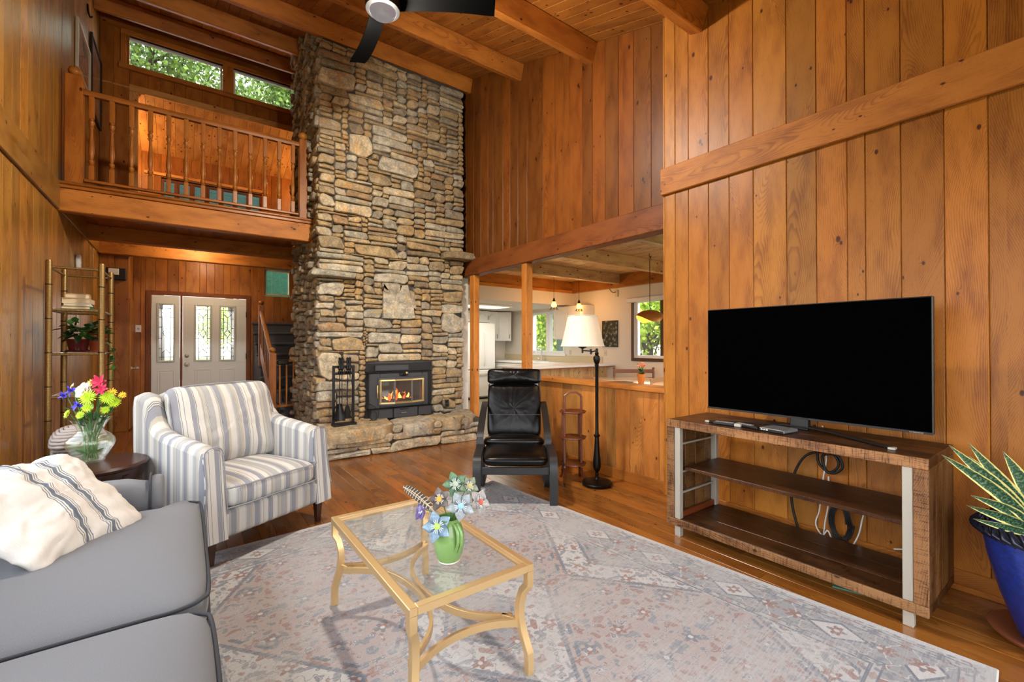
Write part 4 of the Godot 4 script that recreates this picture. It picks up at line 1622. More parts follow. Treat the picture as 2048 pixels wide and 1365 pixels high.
	for k in 16:
		var g := G.new()
		var hgt := r.randf_range(0.10, 0.22) * (1.0 - absf(k - 7.5) / 13.0)
		var bx := (k - 7.5) * 0.026 + r.randf_range(-0.015, 0.015)
		var pth := []
		var sc := []
		var ph := r.randf() * 6.0
		for i in 8:
			var t := i / 7.0
			pth.append(Vector3(bx + 0.025 * sin(ph + t * 4.0) * t, hgt * t, r.randf_range(-0.004, 0.004) + (k % 4) * 0.03 - 0.04))
			sc.append(maxf(0.03, sin(pow(t, 0.6) * PI * 0.92 + 0.25)))
		g.tube(pth, r.randf_range(0.014, 0.024), 7, sc)
		var hot: Color = [Color(1.0, 0.36, 0.05), Color(1.0, 0.52, 0.12), Color(1.0, 0.70, 0.26), Color(1.0, 0.27, 0.03)][k % 4]
		obj("flame", g, glow(hot, [0.35, 0.5, 0.8, 0.3][k % 4], Color(0.1, 0.05, 0.02)), fire)
	var L := OmniLight3D.new()
	L.name = "fire_light"
	L.light_color = Color(1.0, 0.5, 0.18)
	L.light_energy = 0.003
	L.light_size = 0.08
	L.omni_range = 6.0
	L.omni_attenuation = 2.0
	L.shadow_enabled = true
	fire.add_child(L)
	L.position = Vector3(0, 0.16, 0.06)
	# fire irons on their stand
	var ts := thing("fire_iron_stand", "black flat-bar iron stand for fire tools on the hearth", "tool stand", Vector3(1.54, 0.352, -5.50))
	var bs := G.new()
	slab(bs, Vector3(-0.135, 0, -0.05), Vector3(0.135, 0.03, 0.06), 0.004)
	obj("base", bs, M.black_metal, ts)
	for x in [-0.115, 0.115]:
		var g := G.new()
		slab(g, Vector3(x - 0.016, 0.03, -0.03), Vector3(x + 0.016, 0.715, -0.022), 0.001)
		obj("upright", g, M.black_metal, ts)
	for y in [0.62, 0.70]:
		var g := G.new()
		slab(g, Vector3(-0.0985, y - 0.016, -0.028), Vector3(0.0985, y + 0.016, -0.02), 0.001)
		obj("crossbar", g, M.black_metal, ts)
	var tools := [[-0.055, "shovel"], [-0.03, "poker"], [0.035, "broom"], [0.062, "tongs"]]
	for k in 4:
		var nm: String = tools[k][1]
		var tl := thing("fire_" + nm, {"shovel": "black fire shovel with broad blade on the stand", "poker": "thin black poker hanging beside the fire shovel", "broom": "black hearth brush hanging on the fire tool stand", "tongs": "black fire tongs at the right end of the stand"}[nm], "fire tool", ts.position + Vector3(tools[k][0], 0.1, 0.012 + 0.006 * (k % 2)))
		var hd := G.new()
		hd.lathe([Vector2(0, 0.52), Vector2(0.014, 0.52), Vector2(0.02, 0.545), Vector2(0.011, 0.56), Vector2(0.02, 0.58), Vector2(0.012, 0.60), Vector2(0.013, 0.64), Vector2(0.019, 0.66), Vector2(0.012, 0.685), Vector2(0.017, 0.70), Vector2(0.008, 0.715), Vector2(0, 0.718)], 10)
		obj("handle", hd, M.black_metal, tl)
		var sh2 := G.new()
		if nm == "tongs":
			for sx in [-1.0, 1.0]:
				sh2.tube(bez(Vector3(0, 0.52, 0), Vector3(sx * 0.045, 0.36, 0), Vector3(sx * 0.04, 0.12, 0), Vector3(sx * 0.004, 0.03, 0), 10), 0.004, 6)
		else:
			sh2.tube([Vector3(0, 0.14, 0), Vector3(0, 0.52, 0)], 0.005, 6)
		obj("shaft", sh2, M.black_metal, tl)
		var en := G.new()
		if nm == "shovel":
			var P := []
			for i in 7:
				var row := []
				for j in 7:
					var u := (j / 6.0 - 0.5) * 2.0
					var t := i / 6.0
					var hw := lerpf(0.02, 0.062, sqrt(t)) if t < 0.6 else 0.062 + 0.004 * (t - 0.6)
					row.append(Vector3(u * hw - 0.012, 0.165 - t * 0.20, 0.02 + 0.02 * u * u + 0.015 * t))
				P.append(row)
			en.grid(P)
			for row in P:
				for j in 7:
					row[j] -= Vector3(0, 0, 0.004)
			en.grid(P)
			obj("blade", en, mat(Color(0.10, 0.10, 0.11), 0.35, 0.4), tl)
		elif nm == "broom":
			en.lathe([Vector2(0, -0.02), Vector2(0.036, -0.02), Vector2(0.03, 0.06), Vector2(0.018, 0.13), Vector2(0, 0.14)], 12, Vector3.ZERO, 1.2, 0.45)
			obj("bristles", en, mat(Color(0.07, 0.065, 0.06), 0.9), tl)
		elif nm == "poker":
			en.tube([Vector3(0, 0.14, 0), Vector3(0, 0.03, 0), Vector3(0.02, 0.015, 0.015)], 0.005, 6)
			obj("tip", en, M.black_metal, tl)
	# blower cord at the left of the stove
	var cd := G.new()
	cd.tube(spline([Vector3(1.90, 0.56, -5.70), Vector3(1.96, 0.52, -5.63), Vector3(2.0, 0.46, -5.61), Vector3(1.985, 0.385, -5.6), Vector3(1.93, 0.36, -5.61), Vector3(1.895, 0.40, -5.63), Vector3(1.93, 0.47, -5.62), Vector3(1.97, 0.44, -5.6), Vector3(1.95, 0.365, -5.58), Vector3(1.88, 0.362, -5.60)], 5), 0.006, 6)
	obj("blower_cord", cd, M.black_flat, s, -s.position)
	var ol := G.new()
	slab(ol, Vector3(-0.035, -0.055, 0), Vector3(0.035, 0.055, 0.01), 0.003)
	var oo := thing("stone_outlet", "dark outlet plate set in the chimney stones right of the stove", "outlet", Vector3(3.05, 0.47, -5.745))
	obj("plate", ol, mat(Color(0.13, 0.12, 0.11), 0.5), oo)
	for y in [-0.025, 0.025]:
		var sk := G.new()
		sk.ball(Vector3(0, y, 0.01), Vector3(0.017, 0.017, 0.004))
		obj("socket", sk, M.black_flat, oo)

# ---------------------------------------------------------------- entry hall: front door, side light, stairs
func came_lines(parent: Node, x0: float, x1: float, y0: float, y1: float, z: float) -> void:
	var g := G.new()
	var cx := (x0 + x1) * 0.5
	var w := x1 - x0
	var h := y1 - y0
	var L := []
	for x in [x0 + w * 0.2, x1 - w * 0.2]:
		L.append([Vector2(x, y0), Vector2(x, y1)])
	for t in [0.06, 0.22, 0.40, 0.60, 0.78, 0.94]:
		L.append([Vector2(x0, y0 + h * t), Vector2(x0 + w * 0.2, y0 + h * t)])
		L.append([Vector2(x1 - w * 0.2, y0 + h * t), Vector2(x1, y0 + h * t)])
	L.append([Vector2(x0 + w * 0.2, y0 + h * 0.94), Vector2(x1 - w * 0.2, y0 + h * 0.94)])
	L.append([Vector2(x0 + w * 0.2, y0 + h * 0.06), Vector2(x1 - w * 0.2, y0 + h * 0.06)])
	var ym := y0 + h * 0.5
	L.append([Vector2(cx, ym + 0.075), Vector2(cx + w * 0.24, ym)])
	L.append([Vector2(cx + w * 0.24, ym), Vector2(cx, ym - 0.075)])
	L.append([Vector2(cx, ym - 0.075), Vector2(cx - w * 0.24, ym)])
	L.append([Vector2(cx - w * 0.24, ym), Vector2(cx, ym + 0.075)])
	L.append([Vector2(cx, ym + 0.075), Vector2(cx, y0 + h * 0.80)])
	L.append([Vector2(cx, ym - 0.075), Vector2(cx, y0 + h * 0.20)])
	for sx in [-1.0, 1.0]:
		L.append([Vector2(cx, y0 + h * 0.80), Vector2(cx + sx * w * 0.3, y0 + h * 0.87)])
		L.append([Vector2(cx, y0 + h * 0.20), Vector2(cx + sx * w * 0.3, y0 + h * 0.13)])
	for l in L:
		g.tube([Vector3(l[0].x, l[0].y, z), Vector3(l[1].x, l[1].y, z)], 0.006, 4)
	obj("cames", g, mat(Color(0.35, 0.35, 0.33), 0.4, 0.6), parent)

func lite(parent: Node, x0: float, x1: float, y0: float, y1: float, z: float) -> void:
	var n := Node3D.new()
	n.name = "lite"
	parent.add_child(n, true)
	var g := G.new()
	var w := 0.032
	slab(g, Vector3(x0, y0, z - 0.01), Vector3(x0 + w, y1, z + 0.016), 0.006)
	slab(g, Vector3(x1 - w, y0, z - 0.01), Vector3(x1, y1, z + 0.016), 0.006)
	slab(g, Vector3(x0 + w, y0, z - 0.01), Vector3(x1 - w, y0 + w, z + 0.016), 0.006)
	slab(g, Vector3(x0 + w, y1 - w, z - 0.01), Vector3(x1 - w, y1, z + 0.016), 0.006)
	obj("lite_frame", g, mat(Color(0.72, 0.73, 0.69), 0.45), n)
	var p := G.new()
	slab(p, Vector3(x0 + w, y0 + w, z - 0.014), Vector3(x1 - w, y1 - w, z - 0.010))
	obj("pane", p, pane(Color(0.95, 0.97, 0.93), 0.10, 0.05), n)
	came_lines(n, x0 + w, x1 - w, y0 + w, y1 - w, z - 0.006)

func door_panel(parent: Node, x0: float, x1: float, y0: float, y1: float, z: float) -> void:
	var g := G.new()
	var w := 0.012
	slab(g, Vector3(x0, y0, z), Vector3(x0 + w, y1, z + 0.008), 0.003)
	slab(g, Vector3(x1 - w, y0, z), Vector3(x1, y1, z + 0.008), 0.003)
	slab(g, Vector3(x0 + w, y0, z), Vector3(x1 - w, y0 + w, z + 0.008), 0.003)
	slab(g, Vector3(x0 + w, y1 - w, z), Vector3(x1 - w, y1, z + 0.008), 0.003)
	slab(g, Vector3(x0 + 0.035, y0 + 0.035, z), Vector3(x1 - 0.035, y1 - 0.035, z + 0.008), 0.006)
	obj("raised_panel", g, M.door_white, parent)

# door leaf with openings for its lites
func leaf(parent: Node, x0: float, x1: float, y1: float, lites: Array, z: float) -> void:
	var g := G.new()
	var ly0 := 1.013
	var ly1 := 2.02
	slab(g, Vector3(x0, 0.01, z - 0.045), Vector3(x1, ly0, z), 0.002)
	slab(g, Vector3(x0, ly1, z - 0.045), Vector3(x1, y1, z), 0.002)
	var x := x0
	for l in lites:
		slab(g, Vector3(x, ly0, z - 0.045), Vector3(l[0], ly1, z), 0.0)
		x = l[1]
	slab(g, Vector3(x, ly0, z - 0.045), Vector3(x1, ly1, z), 0.0)
	obj("leaf", g, M.door_white, parent)
	for l in lites:
		lite(parent, l[0], l[1], ly0, ly1, z)
		door_panel(parent, l[0] + 0.012, l[1] - 0.015, 0.25, 0.88, z)

func build_entry() -> void:
	var dark: StandardMaterial3D = mat(Color(0.10, 0.07, 0.05), 0.9)
	var ze := -9.6
	var we := struct("wall_entry")
	boards_x(we, XL, -0.69, ZB, 0.0, 2.66, M.wall_dark, 0.15, 0.19)
	backing(we, Vector3(XL - 0.02, 0, -9.74), Vector3(-0.72, 2.9, ZB - 0.0205), dark)
	boards_x(we, -0.69, -0.535, ze, 0.0, 2.9, M.wall_dark, 0.08, 0.16)
	boards_x(we, -0.535, 0.985, ze, 2.225, 2.9, M.wall_dark, 0.10, 0.2)
	boards_x(we, 0.985, 1.215, ze, 0.0, 2.9, M.wall_dark, 0.10, 0.14)
	boards_x(we, 1.215, 3.3, ze, 0.0, 2.24, M.wall_dark, 0.12, 0.2)
	boards_x(we, 1.665, 3.3, ze, 2.24, 2.9, M.wall_dark, 0.12, 0.2)
	backing(we, Vector3(-0.72, 0, ze - 0.14), Vector3(-0.50, 2.9, ze - 0.0205), dark)
	backing(we, Vector3(-0.50, 2.21, ze - 0.14), Vector3(1.0, 2.9, ze - 0.0205), dark)
	backing(we, Vector3(0.96, 0, ze - 0.14), Vector3(1.218, 2.9, ze - 0.0205), dark)
	backing(we, Vector3(1.218, 0, ze - 0.14), Vector3(3.45, 2.24, ze - 0.0205), dark)
	backing(we, Vector3(1.66, 2.24, ze - 0.14), Vector3(3.45, 2.95, ze - 0.0205), dark)
	backing(we, Vector3(-0.72, 2.86, -10.42), Vector3(3.45, 2.879, ZB), dark, "hall_ceiling")
	# narrow return wall with a closet door
	board(we, "return_board", Vector3(-0.71, 0.0, -9.6), Vector3(-0.6905, 2.86, ZB), M.wall_dark[2], 1)
	var d3 := struct("door_3")
	board(d3, "closet_door", Vector3(-0.69, 0.02, -9.55), Vector3(-0.672, 2.03, -8.95), M.wall_dark[4], 1)
	var kg := G.new()
	kg.tube([Vector3(-0.672, 0.95, -9.02), Vector3(-0.60, 0.95, -9.02)], 0.01, 8)
	kg.ball(Vector3(-0.60, 0.95, -9.02), Vector3(0.026, 0.026, 0.026))
	kg.ball(Vector3(-0.668, 0.95, -9.02), Vector3(0.01, 0.03, 0.03))
	obj("knob", kg, M.steel, d3)
	# casing of the front door
	var ca := struct("trim_8", "dark wooden casing round the front door")
	board(ca, "jamb", Vector3(-0.535, 0, ze - 0.02), Vector3(-0.457, 2.225, ze + 0.018), M.header[1], 1)
	board(ca, "jamb", Vector3(-0.072, 0, ze - 0.05), Vector3(-0.036, 2.155, ze + 0.03), M.header[0], 1)
	board(ca, "jamb", Vector3(0.914, 0, ze - 0.02), Vector3(0.985, 2.225, ze + 0.018), M.header[1], 1)
	board(ca, "head", Vector3(-0.457, 2.156, ze - 0.02), Vector3(0.914, 2.225, ze + 0.018), M.header[0], 0)
	var d1 := struct("door_1")
	leaf(d1, -0.035, 0.912, 2.152, [[0.123, 0.386], [0.49, 0.75]], ze + 0.02)
	for y in [[1.119, 0.026], [0.968, 0.032]]:
		var g := G.new()
		g.lathe([Vector2(0, 0), Vector2(y[1] + 0.008, 0.0), Vector2(y[1], 0.01), Vector2(y[1] * 0.6, 0.012), Vector2(y[1] * 0.55, 0.03), Vector2(0, 0.035)], 18)
		var o := obj("lock" if y[0] > 1.0 else "knob", g, M.steel, d1, Vector3(0.024, y[0], ze + 0.02))
		o.rotation.x = PI / 2
	for y in [0.35, 1.1, 1.87]:
		var g := G.new()
		g.tube([Vector3(0.913, y - 0.05, ze + 0.026), Vector3(0.913, y + 0.05, ze + 0.026)], 0.008, 6)
		obj("hinge", g, M.bamboo_dark, d1)
	var d2 := struct("door_2")
	leaf(d2, -0.455, -0.074, 2.152, [[-0.389, -0.135]], ze + 0.02)
	# stair window
	var w := struct("window_12")
	frame_rect(w, "sash", 1.25, 1.63, 2.29, 2.72, ze - 0.03, 0.03, 0.05, mat(Color(0.80, 0.72, 0.52), 0.5))
	backing(w, Vector3(1.25, 2.29, ze - 0.06), Vector3(1.63, 2.72, ze - 0.055), M.window_glass, "pane")
	# stairs
	var st := thing("staircase", "grey carpeted stairs climbing behind the stone chimney", "stairs", Vector3(1.6, 0, -8.2))
	var at := st.position
	for k in 10:
		var y := 0.21 + 0.19 * k
		var z1 := -7.40 - (0.0 if k == 0 else 0.33 + 0.25 * (k - 1))
		var z2 := -7.73 - 0.25 * k
		if z2 < -9.58:
			z2 = -9.58
		if z1 <= z2 + 0.02:
			break
		var g := G.new()
		g.box(Vector3(1.64, y * 0.5 - 0.02, (z1 + z2) * 0.5) - at, Vector3(1.24, y - 0.04, absf(z1 - z2)), 0.0)
		g.sweep([Vector3(1.0, y - 0.022, z1 - 0.005) - at, Vector3(2.26, y - 0.022, z1 - 0.005) - at], g.ring(0.026, 10), Vector3.UP, true)
		g.box(Vector3(1.63, y - 0.022, (z1 + z2) * 0.5) - at, Vector3(1.26, 0.044, absf(z1 - z2) + 0.01), 0.015)
		obj("step", g, M.carpet, st)
	var sr := thing("stair_railing", "wooden stair rail running up from a square newel by the chimney", "railing", Vector3(1.06, 0.21, -7.52))
	at = sr.position
	for n in [[Vector3(1.06, 0.21, -7.52), 0.98, 0.09], [Vector3(1.04, 0.96, -8.62), 1.02, 0.07]]:
		var g := G.new()
		g.box(Vector3(0, n[1] * 0.5, 0), Vector3(n[2], n[1], n[2]), 0.005, 1)
		var o := obj("newel_post", g, M.rail[0], sr, n[0] - at)
		var f := G.new()
		f.lathe([Vector2(0.03, 0), Vector2(0.024, 0.01), Vector2(0.042, 0.028), Vector2(0.046, 0.045), Vector2(0.03, 0.075), Vector2(0, 0.088)], 14, Vector3(0, n[1], 0))
		obj("finial", f, M.rail[2], o)
	var hg := G.new()
	hg.sweep([Vector3(1.06, 1.13, -7.56) - at, Vector3(1.04, 1.86, -8.6) - at], hg.rect(0.055, 0.075, 0.015), Vector3.UP)
	obj("handrail", hg, M.rail[1], sr)
	var sg := G.new()
	sg.sweep([Vector3(1.05, 0.50, -7.56) - at, Vector3(1.035, 1.24, -8.6) - at], sg.rect(0.03, 0.22, 0.004), Vector3.UP)
	obj("stringer", sg, M.rail[2], sr)
	for k in 6:
		var t := (k + 0.7) / 6.6
		var g := G.new()
		var yb := lerpf(0.55, 1.29, t)
		g.box(Vector3(lerpf(1.05, 1.035, t), yb + 0.27, lerpf(-7.56, -8.6, t)) - at, Vector3(0.03, 0.62, 0.03), 0.003)
		obj("baluster", g, M.rail[k % 3], sr)
	# safety gate across the foot of the stairs
	var gt := thing("safety_gate", "small wooden baby gate with black latch across the stairs", "gate", Vector3(1.36, 0.215, -7.60))
	for y in [0.16, 0.85]:
		var g := G.new()
		g.box(Vector3(0, y, 0), Vector3(0.50, 0.035, 0.03), 0.003, 0)
		obj("rail", g, M.beam[0], gt)
	for k in 5:
		var g := G.new()
		g.box(Vector3(-0.19 + k * 0.095, 0.505, 0), Vector3(0.022, 0.655, 0.018), 0.003, 1)
		obj("bar", g, M.beam[1], gt)
	var lg := G.new()
	lg.box(Vector3(-0.15, 0.83, 0.015), Vector3(0.16, 0.07, 0.05), 0.012)
	obj("latch", lg, M.black_flat, gt)
	for k in 2:
		var g := G.new()
		g.box(Vector3([-0.2, 0.16][k], 0.07, 0), Vector3(0.03, 0.14, 0.03), 0.004)
		obj("foot", g, M.black_flat, gt)

# ---------------------------------------------------------------- outside: ground, trees, green boards past the windows
func leaf_mesh(s: float) -> ArrayMesh:
	var g := G.new()
	var n := Vector3(0, 1, 0.2)
	g.t(Vector3(0, 0, 0), Vector3(s * 0.32, 0.03 * s, s * 0.5), Vector3(0, -0.06 * s, s * 0.5), n, n, n)
	g.t(Vector3(0, 0, 0), Vector3(-s * 0.32, 0.03 * s, s * 0.5), Vector3(0, -0.06 * s, s * 0.5), n, n, n)
	g.t(Vector3(0, 0, s), Vector3(s * 0.32, 0.03 * s, s * 0.5), Vector3(0, -0.06 * s, s * 0.5), n, n, n)
	g.t(Vector3(0, 0, s), Vector3(-s * 0.32, 0.03 * s, s * 0.5), Vector3(0, -0.06 * s, s * 0.5), n, n, n)
	return g.mesh()

func tree(at: Vector3, h: float, crown: Vector3, cy: float, leaves: int, size: float, m: Array, label: String, group: String, sd: int) -> void:
	var r := RandomNumberGenerator.new()
	r.seed = sd
	var t := thing("tree", label, "tree", at, 0.0, group)
	var bark: StandardMaterial3D = mat(Color(0.19, 0.155, 0.13), 0.9)
	var tr := G.new()
	var p := [Vector3.ZERO]
	for i in 6:
		p.append(Vector3(r.randf_range(-0.12, 0.12) * h * 0.2, h * (i + 1) / 6.0, r.randf_range(-0.12, 0.12) * h * 0.2))
	tr.tube(p, 0.12, 7, [1.2, 1.0, 0.85, 0.7, 0.5, 0.35, 0.15])
	obj("trunk", tr, bark, t)
	var tips := []
	var bg := G.new()
	for i in 34:
		var a: Vector3 = p[2 + r.randi() % 5].lerp(p[1 + r.randi() % 5], r.randf())
		var d := Vector3(r.randfn(), r.randf_range(-0.3, 1.2), r.randfn()).normalized()
		var e: Vector3 = Vector3(p[3].x, cy, p[3].z) + d * crown * r.randf_range(0.5, 0.95)
		var mid := a.lerp(e, 0.5) + Vector3(r.randf_range(-0.2, 0.2), r.randf_range(0.0, 0.3), r.randf_range(-0.2, 0.2))
		bg.tube(bez(a, a.lerp(mid, 0.6), mid, e, 5), 0.035, 5, [1.0, 0.8, 0.6, 0.45, 0.3, 0.15])
		tips.append([mid, e])
	obj("branches", bg, bark, t)
	for k in m.size():
		var mm := MultiMesh.new()
		mm.transform_format = MultiMesh.TRANSFORM_3D
		mm.mesh = leaf_mesh(size)
		mm.instance_count = leaves / m.size()
		for i in mm.instance_count:
			var tp: Array = tips[r.randi() % tips.size()]
			var c: Vector3 = tp[0].lerp(tp[1], r.randf()) + Vector3(r.randfn(), r.randfn(), r.randfn()) * crown * 0.13
			var b := Basis.from_euler(Vector3(r.randf() * TAU, r.randf() * TAU, r.randf() * TAU)).scaled(Vector3.ONE * r.randf_range(0.6, 1.2))
			mm.set_instance_transform(i, Transform3D(b, c))
		var mi := MultiMeshInstance3D.new()
		mi.name = "foliage"
		mi.multimesh = mm
		mi.material_override = m[k]
		mi.set_meta("kind", "stuff")
		t.add_child(mi, true)

func build_outside() -> void:
	var gr := struct("ground")
	var gm: StandardMaterial3D = tri(mat(Color(0.36, 0.40, 0.22), 0.95, 0.0, T.mottle), 0.5, true)
	backing(gr, Vector3(-60, -0.9, -80), Vector3(80, -0.7, 60), gm, "lawn")
	backing(gr, Vector3(-8, -0.35, -26), Vector3(3.4, -0.3, -9.76), tri(mat(Color(0.62, 0.60, 0.56), 0.9, 0.0, T.mottle), 1.0, true), "drive")
	var lime := []
	for c in [Color(0.58, 0.68, 0.14), Color(0.66, 0.74, 0.20), Color(0.48, 0.60, 0.12)]:
		var m := mat(c, 0.6)
		m.backlight_enabled = true
		m.backlight = Color(0.34, 0.42, 0.06)
		lime.append(m)
	var spring := []
	for c in [Color(0.42, 0.53, 0.14), Color(0.36, 0.47, 0.12), Color(0.29, 0.40, 0.10)]:
		var m := mat(c, 0.6)
		m.backlight_enabled = true
		m.backlight = Color(0.16, 0.22, 0.03)
		spring.append(m)
	var i := 0
	for p in [[Vector3(-0.6, -0.5, -15.5), "spring-green tree seen through the left end of the long clerestory window"], [Vector3(1.4, -0.5, -19.5), "spring-green tree seen through the right half of the long clerestory window"], [Vector3(2.9, -0.5, -15.2), "spring-green tree seen through the short clerestory window beside the chimney"]]:
		tree(p[0], 12.0, Vector3(2.3, 2.8, 2.3), 9.9, 9000, 0.14, spring, p[1], "trees behind the entry", 40 + i)
		i += 1
	for p in [[Vector3(11.2, -0.6, -8.3), "lime-green tree filling the dining room window"], [Vector3(12.4, -0.6, -6.2), "lime-green tree standing behind the one in the dining window"], [Vector3(11.6, -0.6, -12.4), "lime-green tree seen through the left kitchen casement"], [Vector3(12.2, -0.6, -10.4), "lime-green tree seen past the right kitchen casement"], [Vector3(14.5, -0.6, -15.5), "lime-green tree furthest off behind the kitchen window"]]:
		tree(p[0], 4.2, Vector3(2.0, 2.0, 2.0), 2.2, 9000, 0.15, lime, p[1], "trees beside the kitchen", 60 + i)
		i += 1
	for p in [[Vector3(-3.2, -0.5, -27.0), "leafy tree seen through the side light of the front door"], [Vector3(2.2, -0.5, -29.0), "leafy tree seen through the front door glass"]]:
		tree(p[0], 4.5, Vector3(2.2, 1.8, 2.2), 2.4, 4500, 0.16, lime, p[1], "trees behind the entry", 80 + i)
		i += 1
	# green boarded panels outside the stair window and the loft windows, green shutter at the kitchen
	var grn: StandardMaterial3D = tri(mat(Color(0.16, 0.47, 0.33), 0.6, 0.0, T.mottle), 2.0, true)
	var s1 := thing("garden_shed", "green boarded shed seen through the small stair window", "shed", Vector3(1.85, -0.7, -11.6))
	for k in 8:
		board(s1, "plank", Vector3(-0.48 + k * 0.12, 0.0, -0.01), Vector3(-0.362 + k * 0.12, 4.6, 0.01), grn, 1)
	board(s1, "side", Vector3(-0.50, 0.0, -0.9), Vector3(-0.481, 4.6, 0.01), grn, 1)
	board(s1, "side", Vector3(0.481, 0.0, -0.9), Vector3(0.50, 4.6, 0.01), grn, 1)
	board(s1, "roof", Vector3(-0.6, 4.601, -1.0), Vector3(0.6, 4.65, 0.1), mat(Color(0.3, 0.3, 0.3), 0.8), 0)
	var s2 := thing("green_siding", "pale green boarded siding outside the row of loft windows", "siding", Vector3(0.45, 2.95, -11.1))
	var gr2: StandardMaterial3D = mat(Color(0.42, 0.66, 0.60), 0.6)
	for k in 11:
		if k == 0:
			for x in [-1.22, 1.2]:
				board(s2, "return_board", Vector3(x, 0.1, -0.02), Vector3(x + 0.02, 1.6, 0.675), gr2, 1)
		board(s2, "plank", Vector3(-1.2, 0.1 + k * 0.14, -0.02), Vector3(1.2, 0.236 + k * 0.14, 0.02), gr2, 0)
	var s3 := thing("green_shutter", "dark green shutter outside the right kitchen casement", "shutter", Vector3(7.12, 1.1, -7.9))
	for k in 3:
		board(s3, "plank", Vector3(0.0, 0.0, k * 0.075), Vector3(0.03, 1.05, k * 0.075 + 0.073), mat(Color(0.10, 0.34, 0.25), 0.5), 1)

# ---------------------------------------------------------------- soft furniture
# rounded slab from an outline (in x,y), thickness along z, both rims softened
func puff(g: G, poly: Array, th: float, b: float, uvk := 0.0) -> void:
	var cen := Vector2.ZERO
	for p in poly:
		cen += p
	cen /= poly.size()
	var n := poly.size()
	var turn := 0.0
	for i in n:
		turn += poly[i].cross(poly[(i + 1) % n])
	var rows := []
	var prof := [[b, -th * 0.5], [b * 0.3, -th * 0.5 + b * 0.3], [0.0, -th * 0.5 + b], [0.0, th * 0.5 - b], [b * 0.3, th * 0.5 - b * 0.3], [b, th * 0.5]]
	for pr in prof:
		var row := []
		for i in n:
			var a: Vector2 = poly[(i - 1 + n) % n]
			var c: Vector2 = poly[(i + 1) % n]
			var t := (c - a).normalized()
			var nn := Vector2(-t.y, t.x)
			if turn < 0.0:
				nn = -nn
			var p: Vector2 = poly[i] + nn * pr[0]
			row.append(Vector3(p.x, p.y, pr[1]))
		rows.append(row)
	var uv := []
	for row in rows:
		var u := []
		for i in n + 1:
			var p: Vector3 = row[i % n]
			u.append(Vector2(p.x / 0.42, p.y))
		uv.append(u)
	g.grid(rows, uv, true, Vector3(cen.x, cen.y, 0))
	for e in [0, 5]:
		var flat := PackedVector2Array()
		for p in rows[e]:
			flat.append(Vector2(p.x, p.y))
		var tr := Geometry2D.triangulate_polygon(flat)
		var nz := Vector3(0, 0, -1.0 if e == 0 else 1.0)
		for w in range(0, tr.size(), 3):
			var a: Vector3 = rows[e][tr[w]]
			var b2: Vector3 = rows[e][tr[w + 1]]
			var c: Vector3 = rows[e][tr[w + 2]]
			g.t(a, b2, c, nz, nz, nz, Vector2(a.x / 0.42, a.y), Vector2(b2.x / 0.42, b2.y), Vector2(c.x / 0.42, c.y))

# a soft block made lying down, stood up: thickness along z
func flat(P: Array) -> Array:
	for row in P:
		for i in row.size():
			var p: Vector3 = row[i]
			row[i] = Vector3(p.x, p.z, p.y)
	return P

func uvs(P: Array, ax: int, ay: int, ou := 0.0) -> Array:
	var r := []
	for row in P:
		var u := []
		for p in row:
			u.append(Vector2(p[ax] / 0.42 + ou, p[ay]))
		r.append(u)
	return r

func soft_part(called: String, parent: Node, c: Vector3, P: Array, uv: Array, m: Material, turn := Basis.IDENTITY) -> MeshInstance3D:
	var g := G.new()
	g.skin(P, uv)
	var o := obj(called, g, m, parent, c)
	o.basis = turn
	return o

